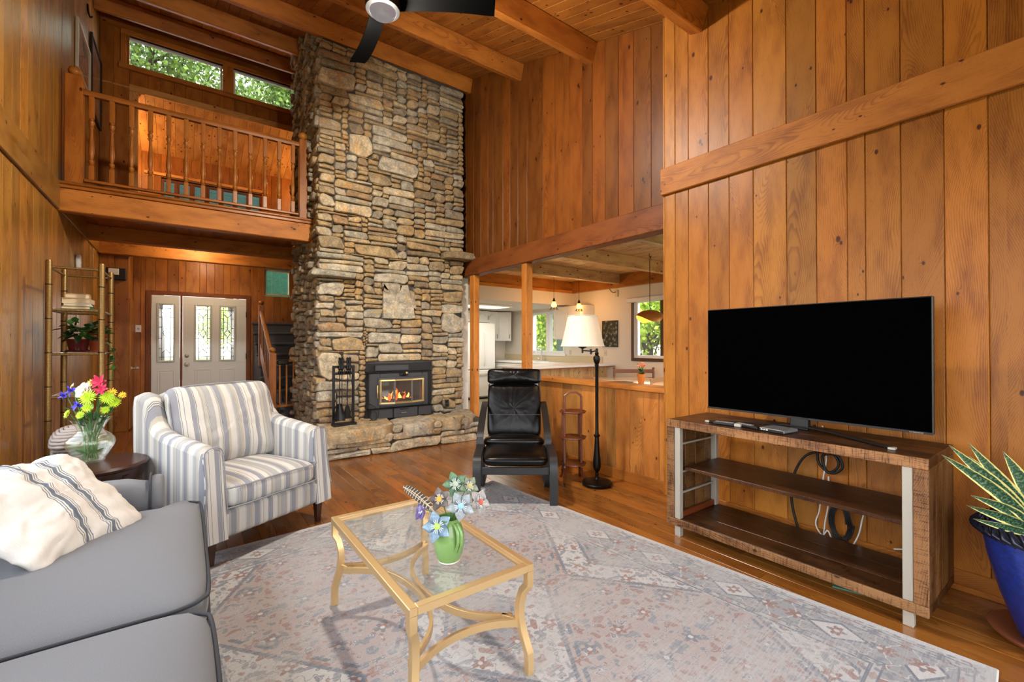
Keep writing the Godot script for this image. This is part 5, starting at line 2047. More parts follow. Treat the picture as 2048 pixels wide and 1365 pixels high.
func build_armchair() -> void:
	var ch := thing("armchair", "wide armchair upholstered in grey, blue and cream ticking stripes", "armchair", Vector3(0.305, 0.0, -3.70), deg_to_rad(28.3))
	var tk: StandardMaterial3D = M.ticking
	# base
	var g := G.new()
	var P := g.soft(Vector3(0.86, 0.19, 0.82), 14.0, 10.0, 48, 20)
	soft_part("base", ch, Vector3(0, 0.235, -0.01), P, uvs(P, 0, 1, 0.13), tk)
	# arms with wings, seen from the side; turned so that the outline lies along the depth
	for s in [-1.0, 1.0]:
		var a := G.new()
		var line := [Vector2(0.40, 0.16), Vector2(0.39, 0.40), Vector2(0.365, 0.60), Vector2(0.345, 0.675), Vector2(0.30, 0.706), Vector2(0.20, 0.722), Vector2(0.08, 0.738), Vector2(-0.06, 0.755), Vector2(-0.14, 0.775), Vector2(-0.19, 0.815), Vector2(-0.225, 0.88), Vector2(-0.255, 0.95), Vector2(-0.295, 0.995), Vector2(-0.36, 1.005), Vector2(-0.42, 0.985), Vector2(-0.44, 0.9), Vector2(-0.43, 0.6), Vector2(-0.42, 0.16)]
		puff(a, line, 0.122, 0.045)
		var o := obj("arm", a, tk, ch, Vector3(s * 0.385, 0, 0))
		o.rotation.y = -PI / 2
		# flared front of the arm
		var f := G.new()
		var sh := []
		for p in [Vector2(-0.062, 0.15), Vector2(0.07, 0.15), Vector2(0.072, 0.28), Vector2(0.062, 0.36), Vector2(0.05, 0.50), Vector2(0.056, 0.65), Vector2(0.045, 0.69), Vector2(0.0, 0.706), Vector2(-0.04, 0.69), Vector2(-0.052, 0.64), Vector2(-0.056, 0.45)]:
			sh.append(Vector2(p.x * s, p.y))
		puff(f, sh, 0.035, 0.012)
		var fo := obj("arm_front", f, tk, ch, Vector3(s * 0.385, 0, 0.418))
		fo.rotation.x = -0.095
		var w := G.new()
		var wp := []
		for p in [Vector2(0.072, 0.28), Vector2(0.063, 0.36), Vector2(0.052, 0.50), Vector2(0.057, 0.65), Vector2(0.047, 0.692), Vector2(0.0, 0.709), Vector2(-0.042, 0.692), Vector2(-0.054, 0.64), Vector2(-0.057, 0.45), Vector2(-0.062, 0.30)]:
			wp.append(Vector3(s * 0.385 + p.x * s, p.y, 0.434 - p.y * 0.095))
		w.tube(spline(wp, 4), 0.0045, 6)
		obj("welt", w, tk, ch)
	# back frame
	P = g.soft(Vector3(0.70, 0.84, 0.15), 10.0, 8.0, 40, 20)
	soft_part("back_frame", ch, Vector3(0, 0.58, -0.36), P, uvs(P, 0, 1, 0.4), tk)
	# seat cushion with a crown
	P = g.soft(Vector3(0.65, 0.175, 0.76), 9.0, 4.5, 56, 24)
	for row in P:
		for i in row.size():
			var p: Vector3 = row[i]
			p.y += 0.022 * (1.0 - pow(p.x / 0.34, 2.0)) * (1.0 - pow(p.z / 0.40, 2.0)) * (1.0 if p.y > 0.0 else 0.0)
			row[i] = p
	soft_part("seat_cushion", ch, Vector3(0, 0.395, 0.055), P, uvs(P, 0, 2, 0.30), tk)
	for y in [0.455, 0.335]:
		var w := G.new()
		w.tube(spline([Vector3(-0.312, y, -0.2), Vector3(-0.318, y, 0.3), Vector3(-0.30, y, 0.418), Vector3(0, y + 0.004, 0.43), Vector3(0.30, y, 0.418), Vector3(0.318, y, 0.3), Vector3(0.312, y, -0.2)], 5), 0.005, 6)
		obj("seat_welt", w, tk, ch)
	# loose back cushion, leaning, with a puffy border
	P = flat(g.soft(Vector3(0.72, 0.21, 0.57), 7.0, 2.3, 84, 24))
	var r := fnoise(4, 1.0, 2)
	for row in P:
		for i in row.size():
			var p: Vector3 = row[i]
			var cx := 1.0 + 0.08 * pow(absf(p.y) / 0.30, 3.0)
			p.x *= cx
			p.y *= 1.0 + 0.07 * pow(absf(p.x) / 0.37, 3.0)
			p.z += 0.008 * r.get_noise_2d(p.x * 9.0, p.y * 9.0)
			row[i] = p
	var bt := Basis(Vector3.RIGHT, deg_to_rad(-15.0))
	var bc := soft_part("back_cushion", ch, Vector3(0.02, 0.755, -0.175), P, uvs(P, 0, 1, 0.62), tk, bt)
	var wl := G.new()
	var ring := []
	for i in 48:
		var t := TAU * i / 48
		var e := pow(pow(absf(cos(t)), 6.0) + pow(absf(sin(t)), 6.0), -1.0 / 6.0)
		ring.append(Vector3(cos(t) * e * 0.362, sin(t) * e * 0.288, 0.03))
	wl.tube(ring, 0.005, 6, [], true)
	obj("cushion_welt", wl, tk, bc)
	for sx in [-1.0, 1.0]:
		for sz in [-1.0, 1.0]:
			var l := G.new()
			l.sweep([Vector3(0, 0.0, 0), Vector3(0, 0.145, 0)], l.rect(0.05, 0.05, 0.004), Vector3(0, 0, 1), false, [0.62, 1.0])
			obj("leg", l, M.mahogany, ch, Vector3(sx * 0.375 if sx > 0.0 or sz < 0.0 else -0.40, 0, sz * 0.36))

func build_sofa() -> void:
	var so := thing("sofa", "grey fabric sofa with dark piped seat cushions in the near left corner", "sofa", Vector3(-0.45, 0.0, -1.85))
	var at := so.position
	var g := G.new()
	var m: StandardMaterial3D = M.sofa
	# base
	var P := g.soft(Vector3(0.92, 0.27, 2.48), 16.0, 10.0, 40, 16)
	soft_part("base", so, Vector3(-0.44, 0.19, -1.80) - at, P, uvs(P, 0, 2), m)
	# back
	P = g.soft(Vector3(0.20, 0.74, 2.50), 9.0, 7.0, 40, 18)
	soft_part("back", so, Vector3(-0.88, 0.45, -1.80) - at, P, uvs(P, 0, 2), m, Basis(Vector3(0, 0, 1), 0.08))
	# far arm and near arm, with a piped front panel
	for z in [-3.04, -0.55]:
		P = g.soft(Vector3(0.86, 0.52, 0.20), 9.0, 5.0, 40, 20)
		soft_part("arm", so, Vector3(-0.53, 0.365, z) - at, P, uvs(P, 0, 2), m)
		var f := G.new()
		puff(f, [Vector2(-0.095, 0.12), Vector2(0.095, 0.12), Vector2(0.10, 0.5), Vector2(0.085, 0.585), Vector2(0.05, 0.622), Vector2(0, 0.632), Vector2(-0.05, 0.622), Vector2(-0.085, 0.585), Vector2(-0.10, 0.5)], 0.06, 0.02)
		var o := obj("arm_front", f, m, so, Vector3(-0.118, 0, z) - at)
		o.rotation.y = PI / 2
		var w := G.new()
		w.tube(spline([Vector3(-0.142, 0.12, z - 0.101), Vector3(-0.142, 0.5, z - 0.106), Vector3(-0.142, 0.592, z - 0.09), Vector3(-0.142, 0.63, z - 0.05), Vector3(-0.142, 0.638, z), Vector3(-0.142, 0.63, z + 0.05), Vector3(-0.142, 0.592, z + 0.09), Vector3(-0.142, 0.5, z + 0.106), Vector3(-0.142, 0.12, z + 0.101)], 4), 0.0065, 6)
		var wo := obj("piping", w, M.piping, so, -at)
	# two T-shaped seat cushions
	for k in 2:
		var z0: float = [-2.955, -1.80][k]
		var z1: float = [-1.81, -0.66][k]
		var zc := (z0 + z1) * 0.5
		var L := z1 - z0
		P = g.soft(Vector3(0.72, 0.20, L), 9.0, 4.0, 60, 26)
		for row in P:
			for i in row.size():
				var p: Vector3 = row[i]
				if p.y > 0.0:
					p.y += 0.035 * (1.0 - pow(absf(p.x) / 0.37, 2.5)) * (1.0 - pow(absf(p.z) / (L * 0.51), 2.5))
				# the front of the cushion reaches past the arm
				if p.x > 0.18:
					var t := smoothstep(0.18, 0.28, p.x)
					if k == 0 and p.z < -L * 0.42:
						p.z -= 0.10 * t
					if k == 1 and p.z > L * 0.42:
						p.z += 0.10 * t
				row[i] = p
		var cu := soft_part("seat_cushion", so, Vector3(-0.285, 0.405, zc) - at, P, uvs(P, 0, 2), m)
		for y in [0.052, -0.062]:
			var w := G.new()
			var za := -L * 0.5 + 0.012
			var zb := L * 0.5 - 0.012
			var ea := za - (0.10 if k == 0 else 0.0)
			var eb := zb + (0.10 if k == 1 else 0.0)
			w.tube(spline([Vector3(-0.30, y, za), Vector3(0.15, y, za), Vector3(0.26, y, ea), Vector3(0.335, y, ea + 0.035), Vector3(0.357, y, ea + 0.12), Vector3(0.36, y, 0.0), Vector3(0.357, y, eb - 0.12), Vector3(0.335, y, eb - 0.035), Vector3(0.26, y, eb), Vector3(0.15, y, zb), Vector3(-0.30, y, zb)], 6), 0.0065, 6)
			obj("piping", w, M.piping, cu)
	for z in [-2.98, -0.62]:
		for x in [-0.80, -0.06]:
			var l := G.new()
			l.box(Vector3(0, 0.035, 0), Vector3(0.06, 0.07, 0.06), 0.006)
			obj("foot", l, M.mahogany, so, Vector3(x, 0, z) - at)
	# cream cushion with woven stripes, slumped on the seat
	var pc := thing("throw_pillow", "cream linen throw pillow with slate grain-sack stripes on the sofa", "pillow", Vector3(-0.436, 0.675, -2.56))
	var e1 := Vector3(-0.292, 0.02, 0.437).normalized()
	var e2 := Vector3(-0.26, 0.30, -0.256)
	e2 = (e2 - e1 * e2.dot(e1)).normalized()
	var en := e1.cross(e2).normalized()
	if en.y < 0.0:
		e1 = -e1
		en = -en
	P = flat(g.soft(Vector3(0.50, 0.135, 0.47), 7.0, 2.0, 96, 28))
	var nz := fnoise(12, 1.0, 3)
	for row in P:
		for i in row.size():
			var p: Vector3 = row[i]
			var k := 1.0 + 0.10 * pow(absf(p.x * p.y) / 0.05, 1.5)
			p.x *= k
			p.y *= k
			var rim := clampf(maxf(absf(p.x) / 0.25, absf(p.y) / 0.24), 0.0, 1.0)
			p.z += 0.020 * nz.get_noise_2d(p.x * 5.0, p.y * 7.0) + 0.012 * rim * nz.get_noise_2d(p.x * 17.0, p.y * 15.0)
			p.x += 0.025 * nz.get_noise_2d(p.y * 5.0, 7.0)
			p.y += 0.025 * nz.get_noise_2d(p.x * 5.0, 3.0)
			row[i] = p
	var uv := []
	for row in P:
		var u := []
		for p in row:
			u.append(Vector2((0.26 - p.x) / 0.52 + 0.045 * nz.get_noise_2d(p.y * 9.0, 1.0), p.y * 2.0))
		uv.append(u)
	soft_part("cover", pc, Vector3.ZERO, P, uv, M.sack, Basis(e1, e2, en))
	var pb := thing("blue_pillow", "blue throw pillow showing only its edge at the far left", "pillow", Vector3(-0.82, 0.70, -2.66))
	P = g.soft(Vector3(0.14, 0.40, 0.40), 3.0, 2.6, 36, 20)
	soft_part("cover", pb, Vector3.ZERO, P, uvs(P, 0, 1), mat(Color(0.30, 0.43, 0.56), 0.9), Basis(Vector3(0, 0, 1), 0.15))

# bent laminated wood: a flat bar along a path in the y,z plane
func bent(parent: Node, called: String, x: float, pts: Array, w: float, th: float, m: Material) -> void:
	var g := G.new()
	var p := []
	for q in pts:
		p.append(Vector3(0, q.y, q.x))
	g.sweep(p, g.rect(w, th, 0.004), Vector3(1, 0, 0).cross(Vector3(0, 0.9, 0.3)).normalized() if false else Vector3(0, 0.001, 1).normalized(), false)
	obj(called, g, m, parent, Vector3(x, 0, 0))

# the same with a frame that never flips: thickness lies in the y,z plane, width along x
func lam(parent: Node, called: String, x: float, pts: Array, w: float, th: float, m: Material) -> void:
	var g := G.new()
	var n := pts.size()
	var rows := [[], [], [], []]
	for i in n:
		var a: Vector2 = pts[maxi(i - 1, 0)]
		var b: Vector2 = pts[mini(i + 1, n - 1)]
		var t := (b - a).normalized()
		var nn := Vector2(-t.y, t.x) * th * 0.5
		var p: Vector2 = pts[i]
		rows[0].append(Vector3(-w * 0.5, p.y + nn.y, p.x + nn.x))
		rows[1].append(Vector3(w * 0.5, p.y + nn.y, p.x + nn.x))
		rows[2].append(Vector3(w * 0.5, p.y - nn.y, p.x - nn.x))
		rows[3].append(Vector3(-w * 0.5, p.y - nn.y, p.x - nn.x))
	for k in 4:
		var k2 := (k + 1) % 4
		for i in n - 1:
			var mid: Vector3 = (rows[0][i] + rows[2][i] + rows[0][i + 1] + rows[2][i + 1]) * 0.25
			var fc: Vector3 = (rows[k][i] + rows[k2][i] + rows[k][i + 1] + rows[k2][i + 1]) * 0.25
			g.q(rows[k][i], rows[k2][i], rows[k2][i + 1], rows[k][i + 1], (fc - mid).normalized())
	for e in [0, n - 1]:
		var d: Vector3 = rows[0][e] - rows[0][1 if e == 0 else n - 2]
		g.q(rows[0][e], rows[1][e], rows[2][e], rows[3][e], d.normalized())
	obj(called, g, m, parent, Vector3(x, 0, 0))

func leather_pad(parent: Node, called: String, c: Vector3, sz: Vector3, tilt: float, e := 6.0, e2 := 2.6, wr := 0.0) -> MeshInstance3D:
	var g := G.new()
	var P := g.soft(sz, e, e2, 60, 28) if wr == 0.0 else flat(g.soft(Vector3(sz.x, sz.z, sz.y), e, e2, 84, 22))
	var n := fnoise(19, 1.0, 2)
	for row in P:
		for i in row.size():
			var p: Vector3 = row[i]
			if wr > 0.0:
				var k := wr * (0.6 * n.get_noise_2d(p.x * 22.0, p.y * 3.0) + 0.4 * n.get_noise_2d((p.x + p.y) * 14.0, (p.x - p.y) * 14.0))
				p.z += k * smoothstep(0.0, 0.04, p.z)
			row[i] = p
	return soft_part(called, parent, c, P, uvs(P, 0, 1), M.leather, Basis(Vector3.RIGHT, tilt))

func build_recliner() -> void:
	var ang := atan2(-0.6, 0.8)
	var c := thing("recliner", "black leather lounge chair with roll headrest on bent black wood frame", "lounge chair", Vector3(2.64, 0.0, -3.56), ang)
	var w: StandardMaterial3D = M.black_wood
	for s in [-1.0, 1.0]:
		lam(c, "side_frame", s * 0.31, spline([Vector2(-0.34, 0.70), Vector2(-0.16, 0.665), Vector2(0.06, 0.60), Vector2(0.24, 0.535), Vector2(0.335, 0.49), Vector2(0.37, 0.43), Vector2(0.372, 0.30), Vector2(0.36, 0.12), Vector2(0.34, 0.045), Vector2(0.28, 0.013), Vector2(0.1, 0.0125), Vector2(-0.34, 0.0125)], 5), 0.062, 0.024, w)
		lam(c, "rear_leg", s * 0.245, spline([Vector2(0.34, 0.32), Vector2(0.1, 0.25), Vector2(-0.1, 0.21), Vector2(-0.24, 0.30), Vector2(-0.34, 0.55), Vector2(-0.45, 0.98)], 6), 0.05, 0.022, w)
	for z in [[0.345, 0.27], [-0.30, 0.40], [-0.42, 0.86]]:
		var g := G.new()
		g.box(Vector3(0, z[1], z[0]), Vector3(0.56, 0.06, 0.022), 0.004)
		obj("crossbar", g, w, c)
	leather_pad(c, "seat_cushion", Vector3(0, 0.385, 0.08), Vector3(0.57, 0.13, 0.62), deg_to_rad(-10.0), 8.0, 2.6)
	leather_pad(c, "back_cushion", Vector3(0, 0.645, -0.225), Vector3(0.555, 0.56, 0.105), deg_to_rad(-17.0), 9.0, 2.8, 0.004)
	leather_pad(c, "headrest", Vector3(0, 0.985, -0.285), Vector3(0.565, 0.165, 0.13), deg_to_rad(-17.0), 7.0, 2.1, 0.004)
	var st := G.new()
	st.tube([Vector3(-0.265, 0.60, -0.150), Vector3(0, 0.60, -0.146), Vector3(0.265, 0.60, -0.150)], 0.0022, 5)
	obj("seam", st, mat(Color(0.35, 0.35, 0.35), 0.6), c)
	for s in [-1.0, 1.0]:
		var g := G.new()
		g.box(Vector3(s * 0.235, 0.905, -0.285), Vector3(0.035, 0.05, 0.012), 0.002)
		obj("headrest_strap", g, mat(Color(0.6, 0.6, 0.6), 0.6), c)
	var o := thing("footstool", "black leather footstool with bent black wood legs in front of lounge chair", "footstool", Vector3(2.335, 0.012, -3.13), ang)
	for s in [-1.0, 1.0]:
		lam(o, "side_frame", s * 0.315, spline([Vector2(0.26, 0.0), Vector2(0.262, 0.20), Vector2(0.255, 0.30), Vector2(0.225, 0.355), Vector2(0.16, 0.375), Vector2(0.0, 0.385), Vector2(-0.15, 0.392), Vector2(-0.215, 0.375), Vector2(-0.24, 0.31), Vector2(-0.245, 0.18), Vector2(-0.25, 0.0)], 5), 0.066, 0.026, w)
	for z in [0.235, -0.225]:
		var g := G.new()
		g.box(Vector3(0, 0.27, z), Vector3(0.562, 0.062, 0.022), 0.004)
		obj("crossbar", g, w, o)
	leather_pad(o, "cushion", Vector3(0, 0.355, 0.005), Vector3(0.555, 0.115, 0.50), deg_to_rad(3.0), 8.0, 3.0)

# ---------------------------------------------------------------- tables, rug, media stand, lamp
func build_rug() -> void:
	var sx := 2.72
	var sz := 3.29
	var m: StandardMaterial3D = mat(Color(1, 1, 1), 0.95, 0.0, rug_tex(1100, 1330, sx, sz))
	relief(m, T.pile, 0.0)
	m.heightmap_enabled = false
	var a := deg_to_rad(4.6)
	# far right corner at (2.40, -3.58)
	var right := Vector3(cos(a), 0, -sin(a))
	var near := Vector3(sin(a), 0, cos(a))
	var c := Vector3(2.395, 0, -3.575) - right * sx * 0.5 + near * sz * 0.5
	var r := thing("area_rug", "large worn rug printed with faded grey and rose medallions", "rug", c, a)
	var g := G.new()
	var h := 0.009
	var n := Vector3.UP
	g.q(Vector3(-sx, 0, -sz) * 0.5 + n * h, Vector3(sx, 0, -sz) * 0.5 + n * h, Vector3(sx, 0, sz) * 0.5 + n * h, Vector3(-sx, 0, sz) * 0.5 + n * h, n, Vector2(0, 0), Vector2(1, 0), Vector2(1, 1), Vector2(0, 1))
	obj("pile", g, m, r)
	var e := G.new()
	e.tube([Vector3(-sx * 0.5, h * 0.5, -sz * 0.5), Vector3(sx * 0.5, h * 0.5, -sz * 0.5)], h * 0.55, 6)
	e.tube([Vector3(sx * 0.5, h * 0.5, -sz * 0.5), Vector3(sx * 0.5, h * 0.5, sz * 0.5)], h * 0.55, 6)
	e.tube([Vector3(sx * 0.5, h * 0.5, sz * 0.5), Vector3(-sx * 0.5, h * 0.5, sz * 0.5)], h * 0.55, 6)
	e.tube([Vector3(-sx * 0.5, h * 0.5, sz * 0.5), Vector3(-sx * 0.5, h * 0.5, -sz * 0.5)], h * 0.55, 6)
	obj("bound_edge", e, mat(Color(0.80, 0.79, 0.76), 0.9), r)

func build_coffee_table() -> void:
	var t := thing("coffee_table", "gold metal coffee table with clear glass top and curved stretchers", "table", Vector3(0.865, 0.01, -1.88))
	var X := 0.265
	var Z := 0.49
	var H := 0.44
	var g := G.new()
	var m: StandardMaterial3D = M.gold
	for s in [-1.0, 1.0]:
		g.box(Vector3(s * (X - 0.015), H - 0.015, 0), Vector3(0.03, 0.03, Z * 2.0), 0.002)
		g.box(Vector3(0, H - 0.015, s * (Z - 0.015)), Vector3(X * 2.0 - 0.0602, 0.03, 0.03), 0.002)
		g.box(Vector3(s * (X - 0.036), H - 0.016, 0), Vector3(0.012, 0.008, Z * 2.0 - 0.062), 0.001)
		g.box(Vector3(0, H - 0.016, s * (Z - 0.036)), Vector3(X * 2.0 - 0.086, 0.008, 0.012), 0.001)
	obj("top_frame", g, m, t)
	var gl := G.new()
	gl.box(Vector3(0, H - 0.006, 0), Vector3(X * 2.0 - 0.062, 0.007, Z * 2.0 - 0.062), 0.001)
	obj("glass_top", gl, pane(Color(0.80, 0.90, 0.86), 0.03, 0.02), t)
	# legs: square bar, straight top, then bowed in and out
	for sx in [-1.0, 1.0]:
		for sz in [-1.0, 1.0]:
			var l := G.new()
			var pts := []
			for q in [Vector2(0, H - 0.0302), Vector2(0, 0.355), Vector2(0.001, 0.352), Vector2(0.018, 0.325), Vector2(0.028, 0.28), Vector2(0.030, 0.23), Vector2(0.022, 0.17), Vector2(0.008, 0.115), Vector2(0.0, 0.085), Vector2(-0.001, 0.08), Vector2(-0.001, 0.0)]:
				pts.append(Vector3(-sx * q.x * 0.75, q.y, -sz * q.x))
			l.sweep(pts, l.rect(0.03, 0.03, 0.002), Vector3(0, 0, 1))
			obj("leg", l, m, t, Vector3(sx * (X - 0.0155), 0, sz * (Z - 0.0155)))
	# stretchers: short ends bowed in, long ones meeting in the middle, joined by small bars
	var y := 0.195
	for sz in [-1.0, 1.0]:
		var s := G.new()
		s.sweep(bez(Vector3(-X + 0.03, y, sz * (Z - 0.035)), Vector3(-0.10, y, sz * (Z - 0.15)), Vector3(0.10, y, sz * (Z - 0.15)), Vector3(X - 0.03, y, sz * (Z - 0.035)), 14), s.rect(0.015, 0.03, 0.001), Vector3.UP)
		obj("end_stretcher", s, m, t)
	for sx in [-1.0, 1.0]:
		var s := G.new()
		s.sweep(bez(Vector3(sx * (X - 0.045), y, -Z + 0.085), Vector3(sx * (X - 0.20), y, -0.30), Vector3(sx * (-0.155), y, -0.24), Vector3(sx * 0.012, y, 0.0), 12).slice(0, 12) + bez(Vector3(sx * 0.012, y, 0.0), Vector3(sx * (-0.155), y, 0.24), Vector3(sx * (X - 0.20), y, 0.30), Vector3(sx * (X - 0.045), y, Z - 0.085), 12) if false else
			bez(Vector3(sx * (X - 0.04), y, -Z + 0.09), Vector3(sx * (X - 0.16), y, -0.32), Vector3(sx * 0.02, y, -0.25), Vector3(sx * 0.013, y, 0.0), 12).slice(0, 12) + bez(Vector3(sx * 0.013, y, 0.0), Vector3(sx * 0.02, y, 0.25), Vector3(sx * (X - 0.16), y, 0.32), Vector3(sx * (X - 0.04), y, Z - 0.09), 12), s.rect(0.015, 0.03, 0.001), Vector3.UP)
		obj("long_stretcher", s, m, t)
		for sz in [-1.0, 1.0]:
			var b := G.new()
			b.sweep([Vector3(sx * (X - 0.034), y, sz * (Z - 0.04)), Vector3(sx * (X - 0.075), y, sz * (Z - 0.115))], b.rect(0.015, 0.03, 0.001), Vector3.UP)
			obj("link", b, m, t)

func build_media_stand() -> void:
	var x0 := 2.75
	var x1 := 3.26
	var z0 := -1.885
	var z1 := -0.515
	var t := thing("media_stand", "long rustic wooden media stand with open shelves and steel uprights", "TV stand", Vector3(3.005, 0, -1.2))
	var at := t.position
	# top of three boards, each end capped
	for k in 3:
		board(t, "top_board", Vector3(x0 + k * 0.17, 0.752, z0) - at, Vector3(x0 + (k + 1) * 0.17 - 0.001, 0.80, z1) - at, M.stand_dark[k], 2, 0.003)
	board(t, "top_edge", Vector3(x0 - 0.014, 0.75, z0) - at, Vector3(x0 - 0.0005, 0.801, z1) - at, M.rough[0], 2, 0.003)
	for k in 3:
		board(t, "bottom_board", Vector3(x0 + k * 0.17, 0.073, z0) - at, Vector3(x0 + (k + 1) * 0.17 - 0.001, 0.12, z1) - at, M.stand_dark[k], 2, 0.003)
	board(t, "bottom_edge", Vector3(x0 - 0.014, 0.072, z0) - at, Vector3(x0 - 0.0005, 0.121, z1) - at, M.rough[1], 2, 0.003)
	board(t, "shelf", Vector3(x0 + 0.05, 0.452, z0 + 0.10) - at, Vector3(x1 - 0.02, 0.474, z1 - 0.10) - at, M.stand_dark[1], 2, 0.002)
	for s in 2:
		var za: float = [z0, z1 - 0.055][s]
		for k in 4:
			board(t, "side_board", Vector3(x0 + k * 0.1275, 0.121, za) - at, Vector3(x0 + (k + 1) * 0.1275 - 0.001, 0.7515, za + 0.055) - at, M.stand_side[(k + s) % 4], 1, 0.002)
		board(t, "side_edge", Vector3(x0 - 0.012, 0.1215, za) - at, Vector3(x0 - 0.0005, 0.7495, za + 0.055) - at, M.rough[s + 1], 1, 0.003)
		var zu: float = [z0 + 0.056, z1 - 0.096][s]
		for x in [x0 - 0.004, x1 - 0.05]:
			var g := G.new()
			slab(g, Vector3(x, 0.0, zu) - at, Vector3(x + 0.04, 0.0725, zu + 0.04) - at, 0.002)
			slab(g, Vector3(x, 0.1205, zu) - at, Vector3(x + 0.04, 0.7518, zu + 0.04) - at, 0.002)
			obj("upright", g, M.steel, t)
		for y in [0.63, 0.435, 0.29]:
			var g := G.new()
			slab(g, Vector3(x0 + 0.036, y - 0.006, zu + 0.01) - at, Vector3(x1 - 0.05, y + 0.006, zu + 0.024) - at, 0.001)
			obj("rung", g, M.steel, t)
		var c := G.new()
		slab(c, Vector3(x0 + 0.037, 0.121, zu + 0.005) - at, Vector3(x1 - 0.051, 0.16, zu + 0.03) - at, 0.003)
		obj("cleat", c, M.cherry, t)
	# television
	var tv := thing("television", "large flat television with black screen on the rustic media stand", "television", Vector3(3.02, 0.801, -1.158))
	at = tv.position
	var g := G.new()
	slab(g, Vector3(3.055, 0.866, -1.762) - at, Vector3(3.09, 1.574, -0.554) - at, 0.004)
	slab(g, Vector3(3.09, 0.90, -1.55) - at, Vector3(3.12, 1.25, -0.76) - at, 0.01)
	obj("cabinet", g, mat(Color(0.04, 0.04, 0.042), 0.4), tv)
	var sc := G.new()
	slab(sc, Vector3(3.0525, 0.878, -1.756) - at, Vector3(3.0548, 1.569, -0.560) - at, 0.0)
	obj("screen", sc, mat(Color(0.004, 0.004, 0.004), 0.6), tv)
	tv.get_child(1).material_override.metallic_specular = 0.05
	var bz := G.new()
	slab(bz, Vector3(3.05, 0.866, -1.762) - at, Vector3(3.0548, 0.877, -0.554) - at, 0.001)
	obj("lower_bezel", bz, mat(Color(0.09, 0.09, 0.095), 0.3), tv)
	var tm := TextMesh.new()
	tm.text = "LG NanoCell"
	tm.font_size = 12
	tm.pixel_size = 0.0008
	tm.depth = 0.0006
	var lg := obj("lettering", tm, mat(Color(0.55, 0.55, 0.56), 0.5), tv, Vector3(3.0495, 0.8715, -0.62) - at)
	lg.rotation.y = -PI / 2
	var nk := G.new()
	slab(nk, Vector3(3.04, 0.80, -1.215) - at, Vector3(3.09, 0.875, -1.115) - at, 0.006)
	obj("neck", nk, M.black_flat, tv)
	var ft := G.new()
	ft.sweep(spline([Vector3(2.86, 0.806, -1.64) - at, Vector3(2.97, 0.812, -1.45) - at, Vector3(3.045, 0.818, -1.28) - at, Vector3(3.06, 0.82, -1.165) - at, Vector3(3.045, 0.818, -1.05) - at, Vector3(2.97, 0.812, -0.87) - at, Vector3(2.865, 0.806, -0.675) - at], 5), ft.rect(0.045, 0.011, 0.003), Vector3.UP)
	obj("foot", ft, mat(Color(0.10, 0.10, 0.105), 0.3, 0.3), tv)
	for z in [-1.645, -0.672]:
		var e := G.new()
		e.box(Vector3(2.858, 0.806, z) - at, Vector3(0.035, 0.011, 0.03), 0.002)
		obj("foot_tip", e, M.steel, tv)

